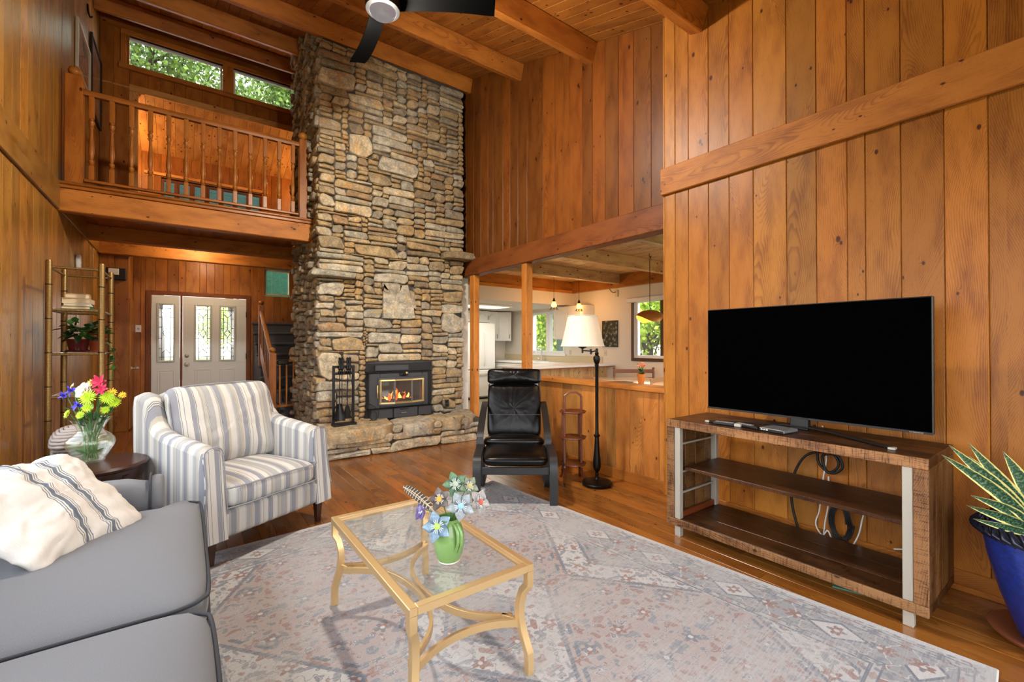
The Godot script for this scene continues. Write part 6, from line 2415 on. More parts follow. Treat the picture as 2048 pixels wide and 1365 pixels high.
func build_lamp() -> void:
	var b := Vector3(3.13, 0, -2.91)
	var t := thing("floor_lamp", "bronze swing-arm floor lamp with cream drum shade by the half wall", "floor lamp", b)
	var br: StandardMaterial3D = mat(Color(0.07, 0.055, 0.05), 0.38, 0.6)
	var g := G.new()
	g.lathe([Vector2(0, 0.0), Vector2(0.13, 0.0), Vector2(0.143, 0.012), Vector2(0.145, 0.026), Vector2(0.135, 0.036), Vector2(0.115, 0.04), Vector2(0.06, 0.05), Vector2(0.03, 0.056), Vector2(0.018, 0.07), Vector2(0, 0.07)], 36)
	obj("base", g, br, t)
	var p := G.new()
	p.lathe([Vector2(0.018, 0.068), Vector2(0.014, 0.09), Vector2(0.019, 0.105), Vector2(0.013, 0.115), Vector2(0.019, 0.13), Vector2(0.03, 0.145), Vector2(0.038, 0.18), Vector2(0.036, 0.23), Vector2(0.026, 0.32), Vector2(0.021, 0.42), Vector2(0.020, 0.45), Vector2(0.03, 0.462), Vector2(0.03, 0.47), Vector2(0.018, 0.48), Vector2(0.0155, 0.50), Vector2(0.0155, 1.115), Vector2(0.022, 1.125), Vector2(0.016, 1.135), Vector2(0.026, 1.155), Vector2(0.034, 1.185), Vector2(0.030, 1.21), Vector2(0.015, 1.222), Vector2(0.020, 1.24), Vector2(0.012, 1.255), Vector2(0.014, 1.28), Vector2(0.0, 1.29)], 24)
	obj("pole", p, br, t)
	var dx := Vector3(0.806, 0, 0.592)
	var a := G.new()
	var j1 := -dx * 0.055 + Vector3(0, 1.25, 0)
	var j2 := -dx * 0.135 + Vector3(0, 1.262, 0)
	a.tube([Vector3(0, 1.255, 0), -dx * 0.02 + Vector3(0, 1.262, 0), j1], 0.006, 8)
	a.tube([j1 + Vector3(0, -0.02, 0), j1 + Vector3(0, 0.03, 0)], 0.009, 8)
	a.tube([j1 + Vector3(0, 0.01, 0), j2 + Vector3(0, 0.004, 0)], 0.006, 8)
	a.tube([j2 + Vector3(0, -0.02, 0), j2 + Vector3(0, 0.03, 0)], 0.009, 8)
	obj("swing_arm", a, br, t)
	var cu := G.new()
	cu.lathe([Vector2(0.008, 0.02), Vector2(0.04, 0.034), Vector2(0.042, 0.04), Vector2(0.012, 0.042), Vector2(0.0105, 0.09), Vector2(0, 0.09)], 18, j2)
	obj("cup", cu, br, t)
	var bl := G.new()
	bl.ball(j2 + Vector3(0, 0.165, 0), Vector3(0.028, 0.035, 0.028))
	obj("bulb", bl, glow(Color(1.0, 0.85, 0.65), 0.3), t)
	# bell shade of six gores on two rings
	var sh := G.new()
	var rows := []
	for i in 9:
		var tt := i / 8.0
		var row := []
		for k in 48:
			var an := TAU * k / 48
			var rr := lerpf(0.205, 0.138, pow(tt, 0.85)) * (1.0 - 0.012 * absf(sin(an * 4.0)))
			row.append(Vector3(cos(an) * rr, 0.045 + 0.285 * tt, sin(an) * rr) + j2)
		rows.append(row)
	sh.grid(rows, [], true, j2 + Vector3(0, 0.18, 0))
	var sm: StandardMaterial3D = mat(Color(0.88, 0.855, 0.79), 0.9)
	sm.backlight_enabled = true
	sm.backlight = Color(0.35, 0.32, 0.26)
	obj("shade", sh, sm, t)
	for e in [[0.205, 0.045], [0.138, 0.33]]:
		var rg := G.new()
		var ring := []
		for k in 40:
			ring.append(Vector3(cos(TAU * k / 40) * e[0], e[1], sin(TAU * k / 40) * e[0]) + j2)
		rg.tube(ring, 0.004, 5, [], true)
		obj("shade_trim", rg, mat(Color(0.86, 0.83, 0.76), 0.9), t)
	var L := OmniLight3D.new()
	L.name = "lamp_light"
	L.light_color = Color(1.0, 0.80, 0.55)
	L.light_energy = 0.012
	L.light_size = 0.03
	L.omni_range = 12.0
	L.omni_attenuation = 2.0
	L.shadow_enabled = true
	t.add_child(L)
	L.position = j2 + Vector3(0, 0.165, 0)

func build_tier_stand() -> void:
	var t := thing("tiered_stand", "folding three-tier cherry wood cake stand against the half wall", "plant stand", Vector3(3.06, 0, -3.16), deg_to_rad(-30.0))
	var m: StandardMaterial3D = M.cherry
	var ys := [0.155, 0.41, 0.66]
	for k in 3:
		var g := G.new()
		g.lathe([Vector2(0, 0), Vector2(0.125, 0.0), Vector2(0.135, 0.006), Vector2(0.132, 0.016), Vector2(0.12, 0.014), Vector2(0.115, 0.010), Vector2(0, 0.010)], 8, Vector3(0, ys[k], 0.0))
		obj("tray", g, m, t)
	for s in [-1.0, 1.0]:
		var g := G.new()
		g.sweep(spline([Vector3(s * 0.11, 0.0, 0.10), Vector3(s * 0.085, 0.09, 0.03), Vector3(s * 0.083, 0.2, 0.0), Vector3(s * 0.083, 0.82, 0.0)], 5), g.rect(0.02, 0.018, 0.003), Vector3(0, 0, 1))
		obj("upright", g, m, t)
		var b := G.new()
		b.sweep(spline([Vector3(s * 0.10, 0.0, -0.11), Vector3(s * 0.085, 0.12, -0.07), Vector3(s * 0.083, 0.68, -0.09)], 5), b.rect(0.02, 0.018, 0.003), Vector3(0, 0, 1))
		obj("rear_leg", b, m, t)
	var h := G.new()
	h.sweep([Vector3(-0.083, 0.82, 0), Vector3(-0.03, 0.858, 0), Vector3(0.03, 0.858, 0), Vector3(0.083, 0.82, 0)], h.rect(0.02, 0.02, 0.004), Vector3(0, 0, 1))
	obj("handle", h, m, t)
	for y in [0.38, 0.63]:
		for s in [-1.0, 1.0]:
			var k := G.new()
			k.box(Vector3(s * 0.083, y, -0.045), Vector3(0.012, 0.018, 0.10), 0.003)
			obj("bracket", k, m, t)

func build_side_table() -> void:
	var t := thing("side_table", "dark mahogany round side table between sofa and armchair", "table", Vector3(-0.45, 0, -3.62))
	var g := G.new()
	g.lathe([Vector2(0, 0.585), Vector2(0.255, 0.585), Vector2(0.268, 0.592), Vector2(0.272, 0.605), Vector2(0.262, 0.618), Vector2(0, 0.62)], 40)
	obj("top", g, M.mahogany, t)
	var a := G.new()
	a.lathe([Vector2(0, 0.51), Vector2(0.235, 0.51), Vector2(0.245, 0.53), Vector2(0.24, 0.585), Vector2(0, 0.585)], 40)
	obj("apron", a, M.mahogany, t)
	for k in 4:
		var l := G.new()
		var d := Vector3(cos(PI / 4 + k * PI / 2), 0, sin(PI / 4 + k * PI / 2))
		l.sweep(spline([d * 0.235 + Vector3(0, 0.56, 0), d * 0.22 + Vector3(0, 0.35, 0), d * 0.20 + Vector3(0, 0.12, 0), d * 0.225 + Vector3(0, 0.0, 0)], 5), l.ring(0.02, 8), Vector3(0.3, 0, 1), true)
		obj("leg", l, M.mahogany, t)

func build_furniture() -> void:
	build_rug()
	build_armchair()
	build_sofa()
	build_recliner()
	build_coffee_table()
	build_media_stand()
	build_lamp()
	build_tier_stand()
	build_side_table()

# ---------------------------------------------------------------- kitchen and dining things
func arch_door(parent: Node, w: float, h: float, called := "door") -> Node3D:
	var d := Node3D.new()
	d.name = called
	parent.add_child(d, true)
	var g := G.new()
	g.box(Vector3(0, 0, 0), Vector3(w, h, 0.02), 0.003)
	obj("slab", g, M.cabinet, d)
	var p := G.new()
	var a := w * 0.5 - 0.055
	var b := h * 0.5 - 0.055
	var pts := [Vector3(-a, -b, 0.011), Vector3(a, -b, 0.011), Vector3(a, b - 0.08, 0.011), Vector3(a * 0.6, b - 0.07, 0.011), Vector3(a * 0.35, b - 0.02, 0.011), Vector3(0, b, 0.011), Vector3(-a * 0.35, b - 0.02, 0.011), Vector3(-a * 0.6, b - 0.07, 0.011), Vector3(-a, b - 0.08, 0.011)]
	p.tube(pts, 0.006, 6, [], true)
	obj("arched_moulding", p, M.cabinet, d)
	var hd := G.new()
	hd.tube(bez(Vector3(w * 0.5 - 0.03, -b + 0.0, 0.01), Vector3(w * 0.5 - 0.03, -b, 0.04), Vector3(w * 0.5 - 0.03, -b + 0.10, 0.04), Vector3(w * 0.5 - 0.03, -b + 0.10, 0.01), 8), 0.006, 6)
	obj("handle", hd, M.black_metal, d)
	return d

func cabinet(called: String, label: String, at: Vector3, sz: Vector3, turn: float, doors: int, group: String) -> void:
	var c := thing(called, label, "cabinet", at, turn, group)
	var g := G.new()
	g.box(Vector3(0, sz.y * 0.5, -sz.z * 0.5), sz, 0.003)
	obj("body", g, M.cabinet, c)
	for k in doors:
		var w := sz.x / doors - 0.006
		var d := arch_door(c, w, sz.y - 0.02)
		d.position = Vector3(-sz.x * 0.5 + (k + 0.5) * sz.x / doors, sz.y * 0.5, 0.012)

func wood_chair(called: String, label: String, at: Vector3, turn: float, w: float, ladder: bool, m: Material) -> void:
	var c := thing(called, label, "chair", at, turn, "chairs round the dining table")
	var g := G.new()
	g.box(Vector3(0, 0.44, 0), Vector3(w, 0.035, 0.42), 0.012)
	obj("seat", g, m, c)
	for s in [-1.0, 1.0]:
		var f := G.new()
		f.lathe([Vector2(0.018, 0), Vector2(0.022, 0.2), Vector2(0.018, 0.425), Vector2(0, 0.425)], 10)
		obj("leg", f, m, c, Vector3(s * (w * 0.5 - 0.03), 0, 0.18))
		var p := G.new()
		var top := 0.905 if ladder else 0.84
		p.lathe([Vector2(0.018, 0), Vector2(0.021, 0.42), Vector2(0.019, top - 0.06), Vector2(0.014, top - 0.045), Vector2(0.024, top - 0.02), Vector2(0.02, top), Vector2(0, top + 0.008)], 12)
		var po := obj("back_post", p, m, c, Vector3(s * (w * 0.5 - 0.02), 0, -0.19))
	for y in ([0.84, 0.70, 0.56] if ladder else [0.80, 0.62]):
		var r := G.new()
		var bow := 0.03 if ladder else 0.06
		r.sweep(bez(Vector3(-w * 0.5 + 0.02, y, -0.19), Vector3(-w * 0.2, y + bow * (0.0 if ladder else 0.8), -0.19 - bow), Vector3(w * 0.2, y + bow * (0.0 if ladder else 0.8), -0.19 - bow), Vector3(w * 0.5 - 0.02, y, -0.19), 10), r.rect(0.016, 0.065, 0.004), Vector3.UP)
		obj("back_rail", r, m, c)
	var st := G.new()
	st.tube([Vector3(-w * 0.5 + 0.03, 0.2, 0.18), Vector3(w * 0.5 - 0.03, 0.2, 0.18)], 0.011, 8)
	obj("stretcher", st, m, c)

func pendant(at: Vector3, label: String) -> void:
	var p := thing("pendant_lamp", label, "pendant lamp", at, 0.0, "small pendants over the peninsula")
	var c := G.new()
	c.tube([Vector3(0, 0.10, 0), Vector3(0, 2.69 - at.y, 0)], 0.004, 6)
	obj("cord", c, M.black_flat, p)
	var br: StandardMaterial3D = mat(Color(0.16, 0.11, 0.07), 0.4, 0.6)
	var cap := G.new()
	cap.lathe([Vector2(0.005, 0.13), Vector2(0.012, 0.11), Vector2(0.03, 0.06), Vector2(0.033, 0.05), Vector2(0.0, 0.05)], 16)
	obj("cap", cap, br, p)
	var g := G.new()
	g.lathe([Vector2(0.032, 0.055), Vector2(0.045, 0.01), Vector2(0.05, -0.03), Vector2(0.045, -0.06)], 18)
	obj("shade", g, pane(Color(1.0, 0.80, 0.5), 0.2, 0.1), p)
	var b := G.new()
	b.ball(Vector3(0, -0.005, 0), Vector3(0.022, 0.03, 0.022))
	obj("bulb", b, glow(Color(1.0, 0.72, 0.35), 0.35), p)
	var s := G.new()
	for k in 6:
		var d := Vector3(cos(TAU * k / 6), 0, sin(TAU * k / 6))
		var d2 := Vector3(cos(TAU * (k + 0.5) / 6), 0, sin(TAU * (k + 0.5) / 6))
		s.tube(bez(d * 0.047 + Vector3(0, -0.055, 0), d * 0.055 + Vector3(0, -0.08, 0), d * 0.08 + Vector3(0, -0.09, 0), d * 0.085 + Vector3(0, -0.115, 0), 6), 0.004, 5)
		s.tube(bez(d * 0.047 + Vector3(0, -0.06, 0), d.lerp(d2, 0.4) * 0.075 + Vector3(0, -0.075, 0), d.lerp(d2, 0.8) * 0.075 + Vector3(0, -0.09, 0), d2 * 0.05 + Vector3(0, -0.105, 0), 6), 0.0035, 5)
	obj("scrollwork", s, br, p)
	var L := OmniLight3D.new()
	L.name = "pendant_light"
	L.light_color = Color(1.0, 0.74, 0.42)
	L.light_energy = 0.03
	L.light_size = 0.03
	L.omni_range = 8.0
	L.omni_attenuation = 2.0
	L.shadow_enabled = true
	p.add_child(L)
	L.position = Vector3(0, -0.005, 0)

func wall_plate(label: String, at: Vector3, turn: float, m: Material, holes: int, called := "wall_outlet", cat := "outlet") -> void:
	var o := thing(called, label, cat, at, turn)
	var g := G.new()
	g.box(Vector3(0, 0, 0.004), Vector3(0.075, 0.12, 0.008), 0.003)
	obj("plate", g, m, o)
	for k in holes:
		var h := G.new()
		h.box(Vector3(0, (k - (holes - 1) * 0.5) * 0.045, 0.009), Vector3(0.028, 0.03, 0.005), 0.002)
		obj("socket" if cat == "outlet" else "toggle", h, mat(Color(0.70, 0.68, 0.62), 0.5), o)

func build_kitchen_things() -> void:
	# refrigerator
	var f := thing("refrigerator", "white refrigerator with bottom freezer in the kitchen behind the posts", "refrigerator", Vector3(5.70, 0, -9.40))
	var g := G.new()
	slab(g, Vector3(-0.425, 0.03, -0.33), Vector3(0.425, 1.83, 0.30), 0.01)
	obj("body", g, M.white, f)
	for d in [[0.06, 0.70, "freezer_drawer"], [0.715, 1.835, "door"]]:
		var o := G.new()
		slab(o, Vector3(-0.425, d[0], 0.305), Vector3(0.425, d[1], 0.375), 0.018)
		var dn := obj(d[2], o, M.white, f)
		var h := G.new()
		if d[2] == "door":
			h.tube(bez(Vector3(0.10, 0.80, 0.375), Vector3(0.09, 0.86, 0.44), Vector3(0.09, 1.52, 0.44), Vector3(0.10, 1.60, 0.375), 12), 0.013, 8)
		else:
			h.tube(bez(Vector3(-0.3, 0.62, 0.375), Vector3(-0.25, 0.62, 0.42), Vector3(0.25, 0.62, 0.42), Vector3(0.3, 0.62, 0.375), 12), 0.013, 8)
		obj("handle", h, M.white, dn)
	var kp := G.new()
	slab(kp, Vector3(-0.41, 0.0, -0.30), Vector3(0.41, 0.03, 0.33), 0.002)
	obj("kick_plate", kp, M.black_flat, f)
	# wall cabinets
	cabinet("wall_cabinet", "white wall cabinet with arched door beside the refrigerator", Vector3(6.30, 1.40, -9.43), Vector3(0.34, 0.75, 0.32), 0.0, 1, "white kitchen wall cabinets")
	cabinet("wall_cabinet", "white corner wall cabinet with angled arched door", Vector3(6.61, 1.40, -9.34), Vector3(0.36, 0.75, 0.28), deg_to_rad(-38.0), 1, "white kitchen wall cabinets")
	cabinet("wall_cabinet", "white cabinet above the refrigerator", Vector3(5.70, 1.86, -9.30), Vector3(0.84, 0.29, 0.42), 0.0, 2, "white kitchen wall cabinets")
	cabinet("wall_cabinet", "white wall cabinet with arched doors right of the kitchen window", Vector3(6.62, 1.42, -6.98), Vector3(0.90, 0.72, 0.32), -PI / 2, 2, "white kitchen wall cabinets")
	cabinet("base_cabinet", "white base cabinets under the sink counter", Vector3(6.34, 0.0, -8.3), Vector3(2.4, 0.87, 0.58), -PI / 2, 4, "white kitchen base cabinets")
	var ct := thing("countertop", "white counter running along the outer kitchen wall", "countertop", Vector3(6.62, 0.872, -8.2))
	var cg := G.new()
	slab(cg, Vector3(-0.32, 0, -1.54), Vector3(0.325, 0.04, 1.29), 0.006)
	obj("slab", cg, M.white, ct)
	var bs := G.new()
	slab(bs, Vector3(0.305, 0.04, -1.54), Vector3(0.325, 0.19, 1.9), 0.003)
	obj("backsplash", bs, mat(Color(0.80, 0.74, 0.60), 0.5), ct)
	# peninsula faced with boards
	var pn := thing("kitchen_peninsula", "breakfast peninsula with white top and pale vertical boards", "counter", Vector3(5.75, 0, -6.45))
	var pg := G.new()
	slab(pg, Vector3(-0.93, 0, -0.40), Vector3(1.19, 0.88, 0.27), 0.0)
	obj("body", pg, M.cabinet, pn)
	var x := -0.93
	while x < 1.18:
		var e := minf(x + rng.randf_range(0.10, 0.17), 1.19)
		board(pn, "plank", Vector3(x + 0.0008, 0, 0.271), Vector3(e - 0.0008, 0.88, 0.288), pick(M.pale_deck), 1)
		x = e
	board(pn, "end_panel", Vector3(-0.948, 0, -0.40), Vector3(-0.931, 0.88, 0.288), M.pale_deck[1], 1)
	var pt := G.new()
	slab(pt, Vector3(-1.05, 0.89, -0.44), Vector3(1.195, 0.93, 0.50), 0.008)
	obj("counter_top", pt, M.white, pn)
	board(pn, "edge_strip", Vector3(-1.05, 0.875, 0.44), Vector3(1.195, 0.889, 0.49), M.beam[0], 0)
	# sink and tap
	var sk := thing("sink", "white sink set into the counter under the kitchen window", "sink", Vector3(6.60, 0.912, -8.1))
	var sg := G.new()
	var ring := []
	for k in 32:
		var t := TAU * k / 32
		var q := pow(pow(absf(cos(t)), 5.0) + pow(absf(sin(t)), 5.0), -0.2)
		ring.append(Vector3(cos(t) * q * 0.20, 0.004, sin(t) * q * 0.36))
	sg.tube(ring, 0.012, 6, [], true)
	obj("rim", sg, M.white, sk)
	var bg := G.new()
	slab(bg, Vector3(-0.19, 0.0, -0.35), Vector3(0.19, 0.004, 0.35), 0.0)
	obj("basin", bg, mat(Color(0.78, 0.78, 0.76), 0.4), sk)
	var tp := thing("kitchen_faucet", "tall arched chrome tap at the kitchen sink", "faucet", Vector3(6.83, 0.912, -8.1))
	var tg := G.new()
	tg.tube(spline([Vector3(0, 0, 0), Vector3(0, 0.2, 0), Vector3(-0.02, 0.30, 0), Vector3(-0.09, 0.345, 0), Vector3(-0.16, 0.30, 0), Vector3(-0.175, 0.20, 0)], 6), 0.013, 10)
	obj("spout", tg, M.chrome, tp)
	for s in [-1.0, 1.0]:
		var h := G.new()
		h.tube([Vector3(0, 0, s * 0.1), Vector3(0, 0.06, s * 0.1), Vector3(-0.01, 0.075, s * 0.15)], 0.011, 8)
		obj("handle", h, M.chrome, tp)
	var bp := G.new()
	bp.box(Vector3(0, 0.008, 0), Vector3(0.05, 0.016, 0.30), 0.006)
	obj("base_plate", bp, M.chrome, tp)
	# lamps
	pendant(Vector3(5.70, 2.09, -6.40), "amber glass pendant lamp nearer the posts, left of the pair")
	pendant(Vector3(6.37, 2.09, -6.40), "amber glass pendant lamp over the peninsula, right of the pair")
	var pl := thing("ceiling_light", "fluorescent light panel on the kitchen ceiling", "ceiling light", Vector3(5.15, 2.165, -8.2))
	var lg := G.new()
	slab(lg, Vector3(-0.65, -0.03, -0.32), Vector3(0.65, 0.0, 0.32), 0.004)
	obj("frame", lg, M.white, pl)
	var lp := G.new()
	slab(lp, Vector3(-0.60, -0.036, -0.27), Vector3(0.60, -0.031, 0.27), 0.0)
	obj("diffuser", lp, glow(Color(1.0, 0.97, 0.9), 0.16), pl)
	var A := AreaLight3D.new()
	A.name = "panel_light"
	A.area_size = Vector2(1.2, 0.54)
	A.light_color = Color(1.0, 0.96, 0.88)
	A.light_energy = 0.35
	A.area_range = 10.0
	A.area_attenuation = 2.0
	A.shadow_enabled = true
	pl.add_child(A)
	A.position = Vector3(0, -0.045, 0)
	A.rotation.x = -PI / 2
	var dp := thing("dome_pendant", "wavy copper dome pendant hanging over the dining table", "pendant lamp", Vector3(5.64, 1.70, -4.17))
	var dg := G.new()
	var rows := []
	for i in 8:
		var t := i / 7.0
		var row := []
		for k in 36:
			var an := TAU * k / 36
			var rr := 0.2 * sin(t * PI * 0.5) * (1.0 + 0.06 * t * cos(an * 2.0))
			row.append(Vector3(cos(an) * rr, 0.14 * cos(t * PI * 0.5) - 0.05 * t * t * cos(an * 2.0 + 2.2), sin(an) * rr))
		rows.append(row)
	dg.grid(rows, [], true, Vector3(0, -0.1, 0))
	obj("dome", dg, mat(Color(0.66, 0.42, 0.17), 0.4, 0.55), dp)
	var db := G.new()
	db.ball(Vector3(0, 0.04, 0), Vector3(0.03, 0.035, 0.03))
	obj("bulb", db, glow(Color(1.0, 0.78, 0.5), 0.5), dp)
	var dc := G.new()
	dc.tube([Vector3(0, 0.13, 0), Vector3(0, 0.90, 0)], 0.005, 6)
	dc.tube(spline([Vector3(0, 0.90, 0), Vector3(0.02, 0.93, 0), Vector3(0.03, 0.96, 0.0), Vector3(-0.02, 0.93, 0.02), Vector3(-0.03, 0.96, 0.01), Vector3(-0.005, 0.99, 0.0)], 4), 0.005, 6)
	obj("cord", dc, M.black_flat, dp)
	var LD := OmniLight3D.new()
	LD.name = "dome_light"
	LD.light_color = Color(1.0, 0.80, 0.55)
	LD.light_energy = 0.10
	LD.light_size = 0.03
	LD.omni_range = 8.0
	LD.omni_attenuation = 2.0
	LD.shadow_enabled = true
	dp.add_child(LD)
	LD.position = Vector3(0, 0.04, 0)
	# picture, plates
	var pc := thing("landscape_picture", "small dark unframed landscape picture on the white dining wall", "picture", Vector3(6.945, 1.53, -6.09), -PI / 2)
	var cv := G.new()
	cv.box(Vector3(0, 0, 0.012), Vector3(0.40, 0.535, 0.024), 0.002)
	obj("edge", cv, mat(Color(0.2, 0.19, 0.17), 0.8), pc)
	var ca := G.new()
	ca.q(Vector3(-0.199, -0.266, 0.0245), Vector3(0.199, -0.266, 0.0245), Vector3(0.199, 0.266, 0.0245), Vector3(-0.199, 0.266, 0.0245), Vector3(0, 0, 1), Vector2(0, 1), Vector2(1, 1), Vector2(1, 0), Vector2(0, 0))
	obj("canvas", ca, mat(Color(1, 1, 1), 0.6, 0.0, daub_tex(96, 128, 31, Color(0.09, 0.10, 0.07), Color(0.27, 0.27, 0.18), Color(0.55, 0.56, 0.54))), pc)
	var iv: StandardMaterial3D = mat(Color(0.80, 0.76, 0.66), 0.5)
	wall_plate("ivory double outlet above the backsplash left of the lamp shade", Vector3(6.949, 1.14, -7.25), -PI / 2, iv, 2)
	wall_plate("ivory light switch below the landscape picture", Vector3(6.949, 1.14, -6.22), -PI / 2, iv, 1, "light_switch", "switch")
	var pb := thing("plug_box", "white wall outlet with black cord high on the dining wall", "outlet", Vector3(6.949, 2.33, -5.92), -PI / 2)
	var pbg := G.new()
	pbg.box(Vector3(0, 0, 0.012), Vector3(0.07, 0.13, 0.024), 0.004)
	obj("plate", pbg, iv, pb)
	var pcg := G.new()
	pcg.tube(spline([Vector3(0, 0.03, 0.03), Vector3(-0.06, 0.03, 0.06), Vector3(-0.11, 0.09, 0.08), Vector3(-0.13, 0.18, 0.10), Vector3(-0.08, 0.215, 0.12), Vector3(-0.02, 0.17, 0.13), Vector3(0.02, 0.22, 0.14)], 5), 0.007, 6)
	obj("cord", pcg, M.black_flat, pb)
	var rs := thing("roller_shade", "rolled-up white shade above the dining window", "window shade", Vector3(6.92, 2.165, -5.14))
	var rg := G.new()
	rg.box(Vector3(-0.01, 0, 0), Vector3(0.07, 0.085, 0.98), 0.012)
	obj("cassette", rg, M.white, rs)
	# dining table and what stands on it
	var dt := thing("dining_table", "round pale-topped dining table beyond the half wall", "table", Vector3(5.72, 0, -4.55))
	var tt := G.new()
	tt.lathe([Vector2(0, 0.715), Vector2(0.70, 0.715), Vector2(0.72, 0.725), Vector2(0.72, 0.74), Vector2(0.705, 0.75), Vector2(0, 0.75)], 48)
	obj("top", tt, mat(Color(0.78, 0.72, 0.63), 0.15), dt)
	var pe := G.new()
	pe.lathe([Vector2(0.0, 0), Vector2(0.30, 0), Vector2(0.28, 0.04), Vector2(0.08, 0.10), Vector2(0.06, 0.3), Vector2(0.10, 0.5), Vector2(0.07, 0.65), Vector2(0.2, 0.71), Vector2(0, 0.715)], 24)
	obj("pedestal", pe, M.rail[0], dt)
	var cl: StandardMaterial3D = mat(Color(0.70, 0.52, 0.34), 0.45)
	var cd: StandardMaterial3D = mat(Color(0.46, 0.27, 0.15), 0.45)
	wood_chair("dining_chair", "ladder-back wooden settle behind the dining table", Vector3(6.36, 0, -4.98), deg_to_rad(-36.9), 0.74, true, cd)
	wood_chair("dining_chair", "pale bow-back dining chair at the left of the table", Vector3(5.06, 0, -4.62), deg_to_rad(70.0), 0.38, false, cl)
	wood_chair("dining_chair", "pale bow-back dining chair at the right end of the table", Vector3(5.55, 0, -3.92), deg_to_rad(143.0), 0.42, false, cl)
	var mt := thing("place_mat", "dark oval plate mat lying on the dining table", "mat", Vector3(5.30, 0.751, -4.42))
	var mg := G.new()
	mg.lathe([Vector2(0, 0), Vector2(0.16, 0), Vector2(0.165, 0.006), Vector2(0, 0.008)], 28)
	obj("disc", mg, mat(Color(0.17, 0.13, 0.10), 0.5), mt)
	var fp := thing("flowering_pot_plant", "coral flowering plant in an orange clay pot on the dining table", "potted plant", Vector3(5.26, 0.751, -4.04))
	var po := G.new()
	po.lathe([Vector2(0, 0), Vector2(0.04, 0), Vector2(0.052, 0.11), Vector2(0.058, 0.112), Vector2(0.06, 0.145), Vector2(0.05, 0.147), Vector2(0.046, 0.12), Vector2(0, 0.12)], 20)
	obj("pot", po, mat(Color(0.85, 0.47, 0.14), 0.6), fp)
	var r := RandomNumberGenerator.new()
	r.seed = 3
	for k in 16:
		var l := G.new()
		var d := Vector3(cos(k * 2.4), 0, sin(k * 2.4))
		var y := 0.13 + 0.07 * r.randf()
		leaf_blade(l, Vector3(0, y, 0), d * r.randf_range(0.05, 0.09) + Vector3(0, r.randf_range(0.0, 0.08), 0), 0.05)
		obj("leaf", l, M.green_leaf, fp)
	for k in 12:
		var b := G.new()
		b.ball(Vector3(r.randf_range(-0.06, 0.06), 0.26 + r.randf_range(-0.03, 0.05), r.randf_range(-0.06, 0.06)), Vector3(0.02, 0.014, 0.02), 8, 5)
		obj("blossom", b, mat([Color(0.90, 0.45, 0.30), Color(0.93, 0.58, 0.42)][k % 2], 0.6), fp)
	var sg2 := G.new()
	for k in 6:
		sg2.tube([Vector3(0, 0.12, 0), Vector3(cos(k) * 0.02, 0.19, sin(k) * 0.02), Vector3(cos(k * 1.7) * 0.04, 0.255, sin(k * 1.7) * 0.04)], 0.0035, 5)
	obj("stems", sg2, M.stem, fp)

# a simple pointed leaf from base along dir
func leaf_blade(g: G, base: Vector3, dir: Vector3, width: float, cup := 0.15) -> void:
	var side := dir.cross(Vector3.UP)
	if side.length() < 1e-4:
		side = Vector3.RIGHT
	side = side.normalized()
	var up := side.cross(dir).normalized()
	var L := dir.length()
	var P := []
	for i in 6:
		var t := i / 5.0
		var w := width * 0.5 * sin(PI * pow(t, 0.8))
		var c := base + dir * t - Vector3(0, 0.25 * L * t * t, 0)
		P.append([c - side * w + up * w * cup, c - up * w * 0.2, c + side * w + up * w * cup])
	g.grid(P)

# ---------------------------------------------------------------- plants, shelf, small things
func ribbon(g: G, pts: Array, widths: Array, side: Vector3, cup := 0.2) -> void:
	var n := pts.size()
	var P := []
	var UV := []
	for i in n:
		var a: Vector3 = pts[maxi(i - 1, 0)]
		var b: Vector3 = pts[mini(i + 1, n - 1)]
		var d := (b - a).normalized()
		var s := (side - d * side.dot(d)).normalized()
		var u := s.cross(d).normalized()
		var row := []
		var ur := []
		for j in 5:
			var k := (j - 2) / 2.0
			row.append(pts[i] + s * widths[i] * k + u * widths[i] * cup * k * k)
			ur.append(Vector2(0.5 + k * 0.48, float(i) / (n - 1)))
		P.append(row)
		UV.append(ur)
	g.grid(P, UV)

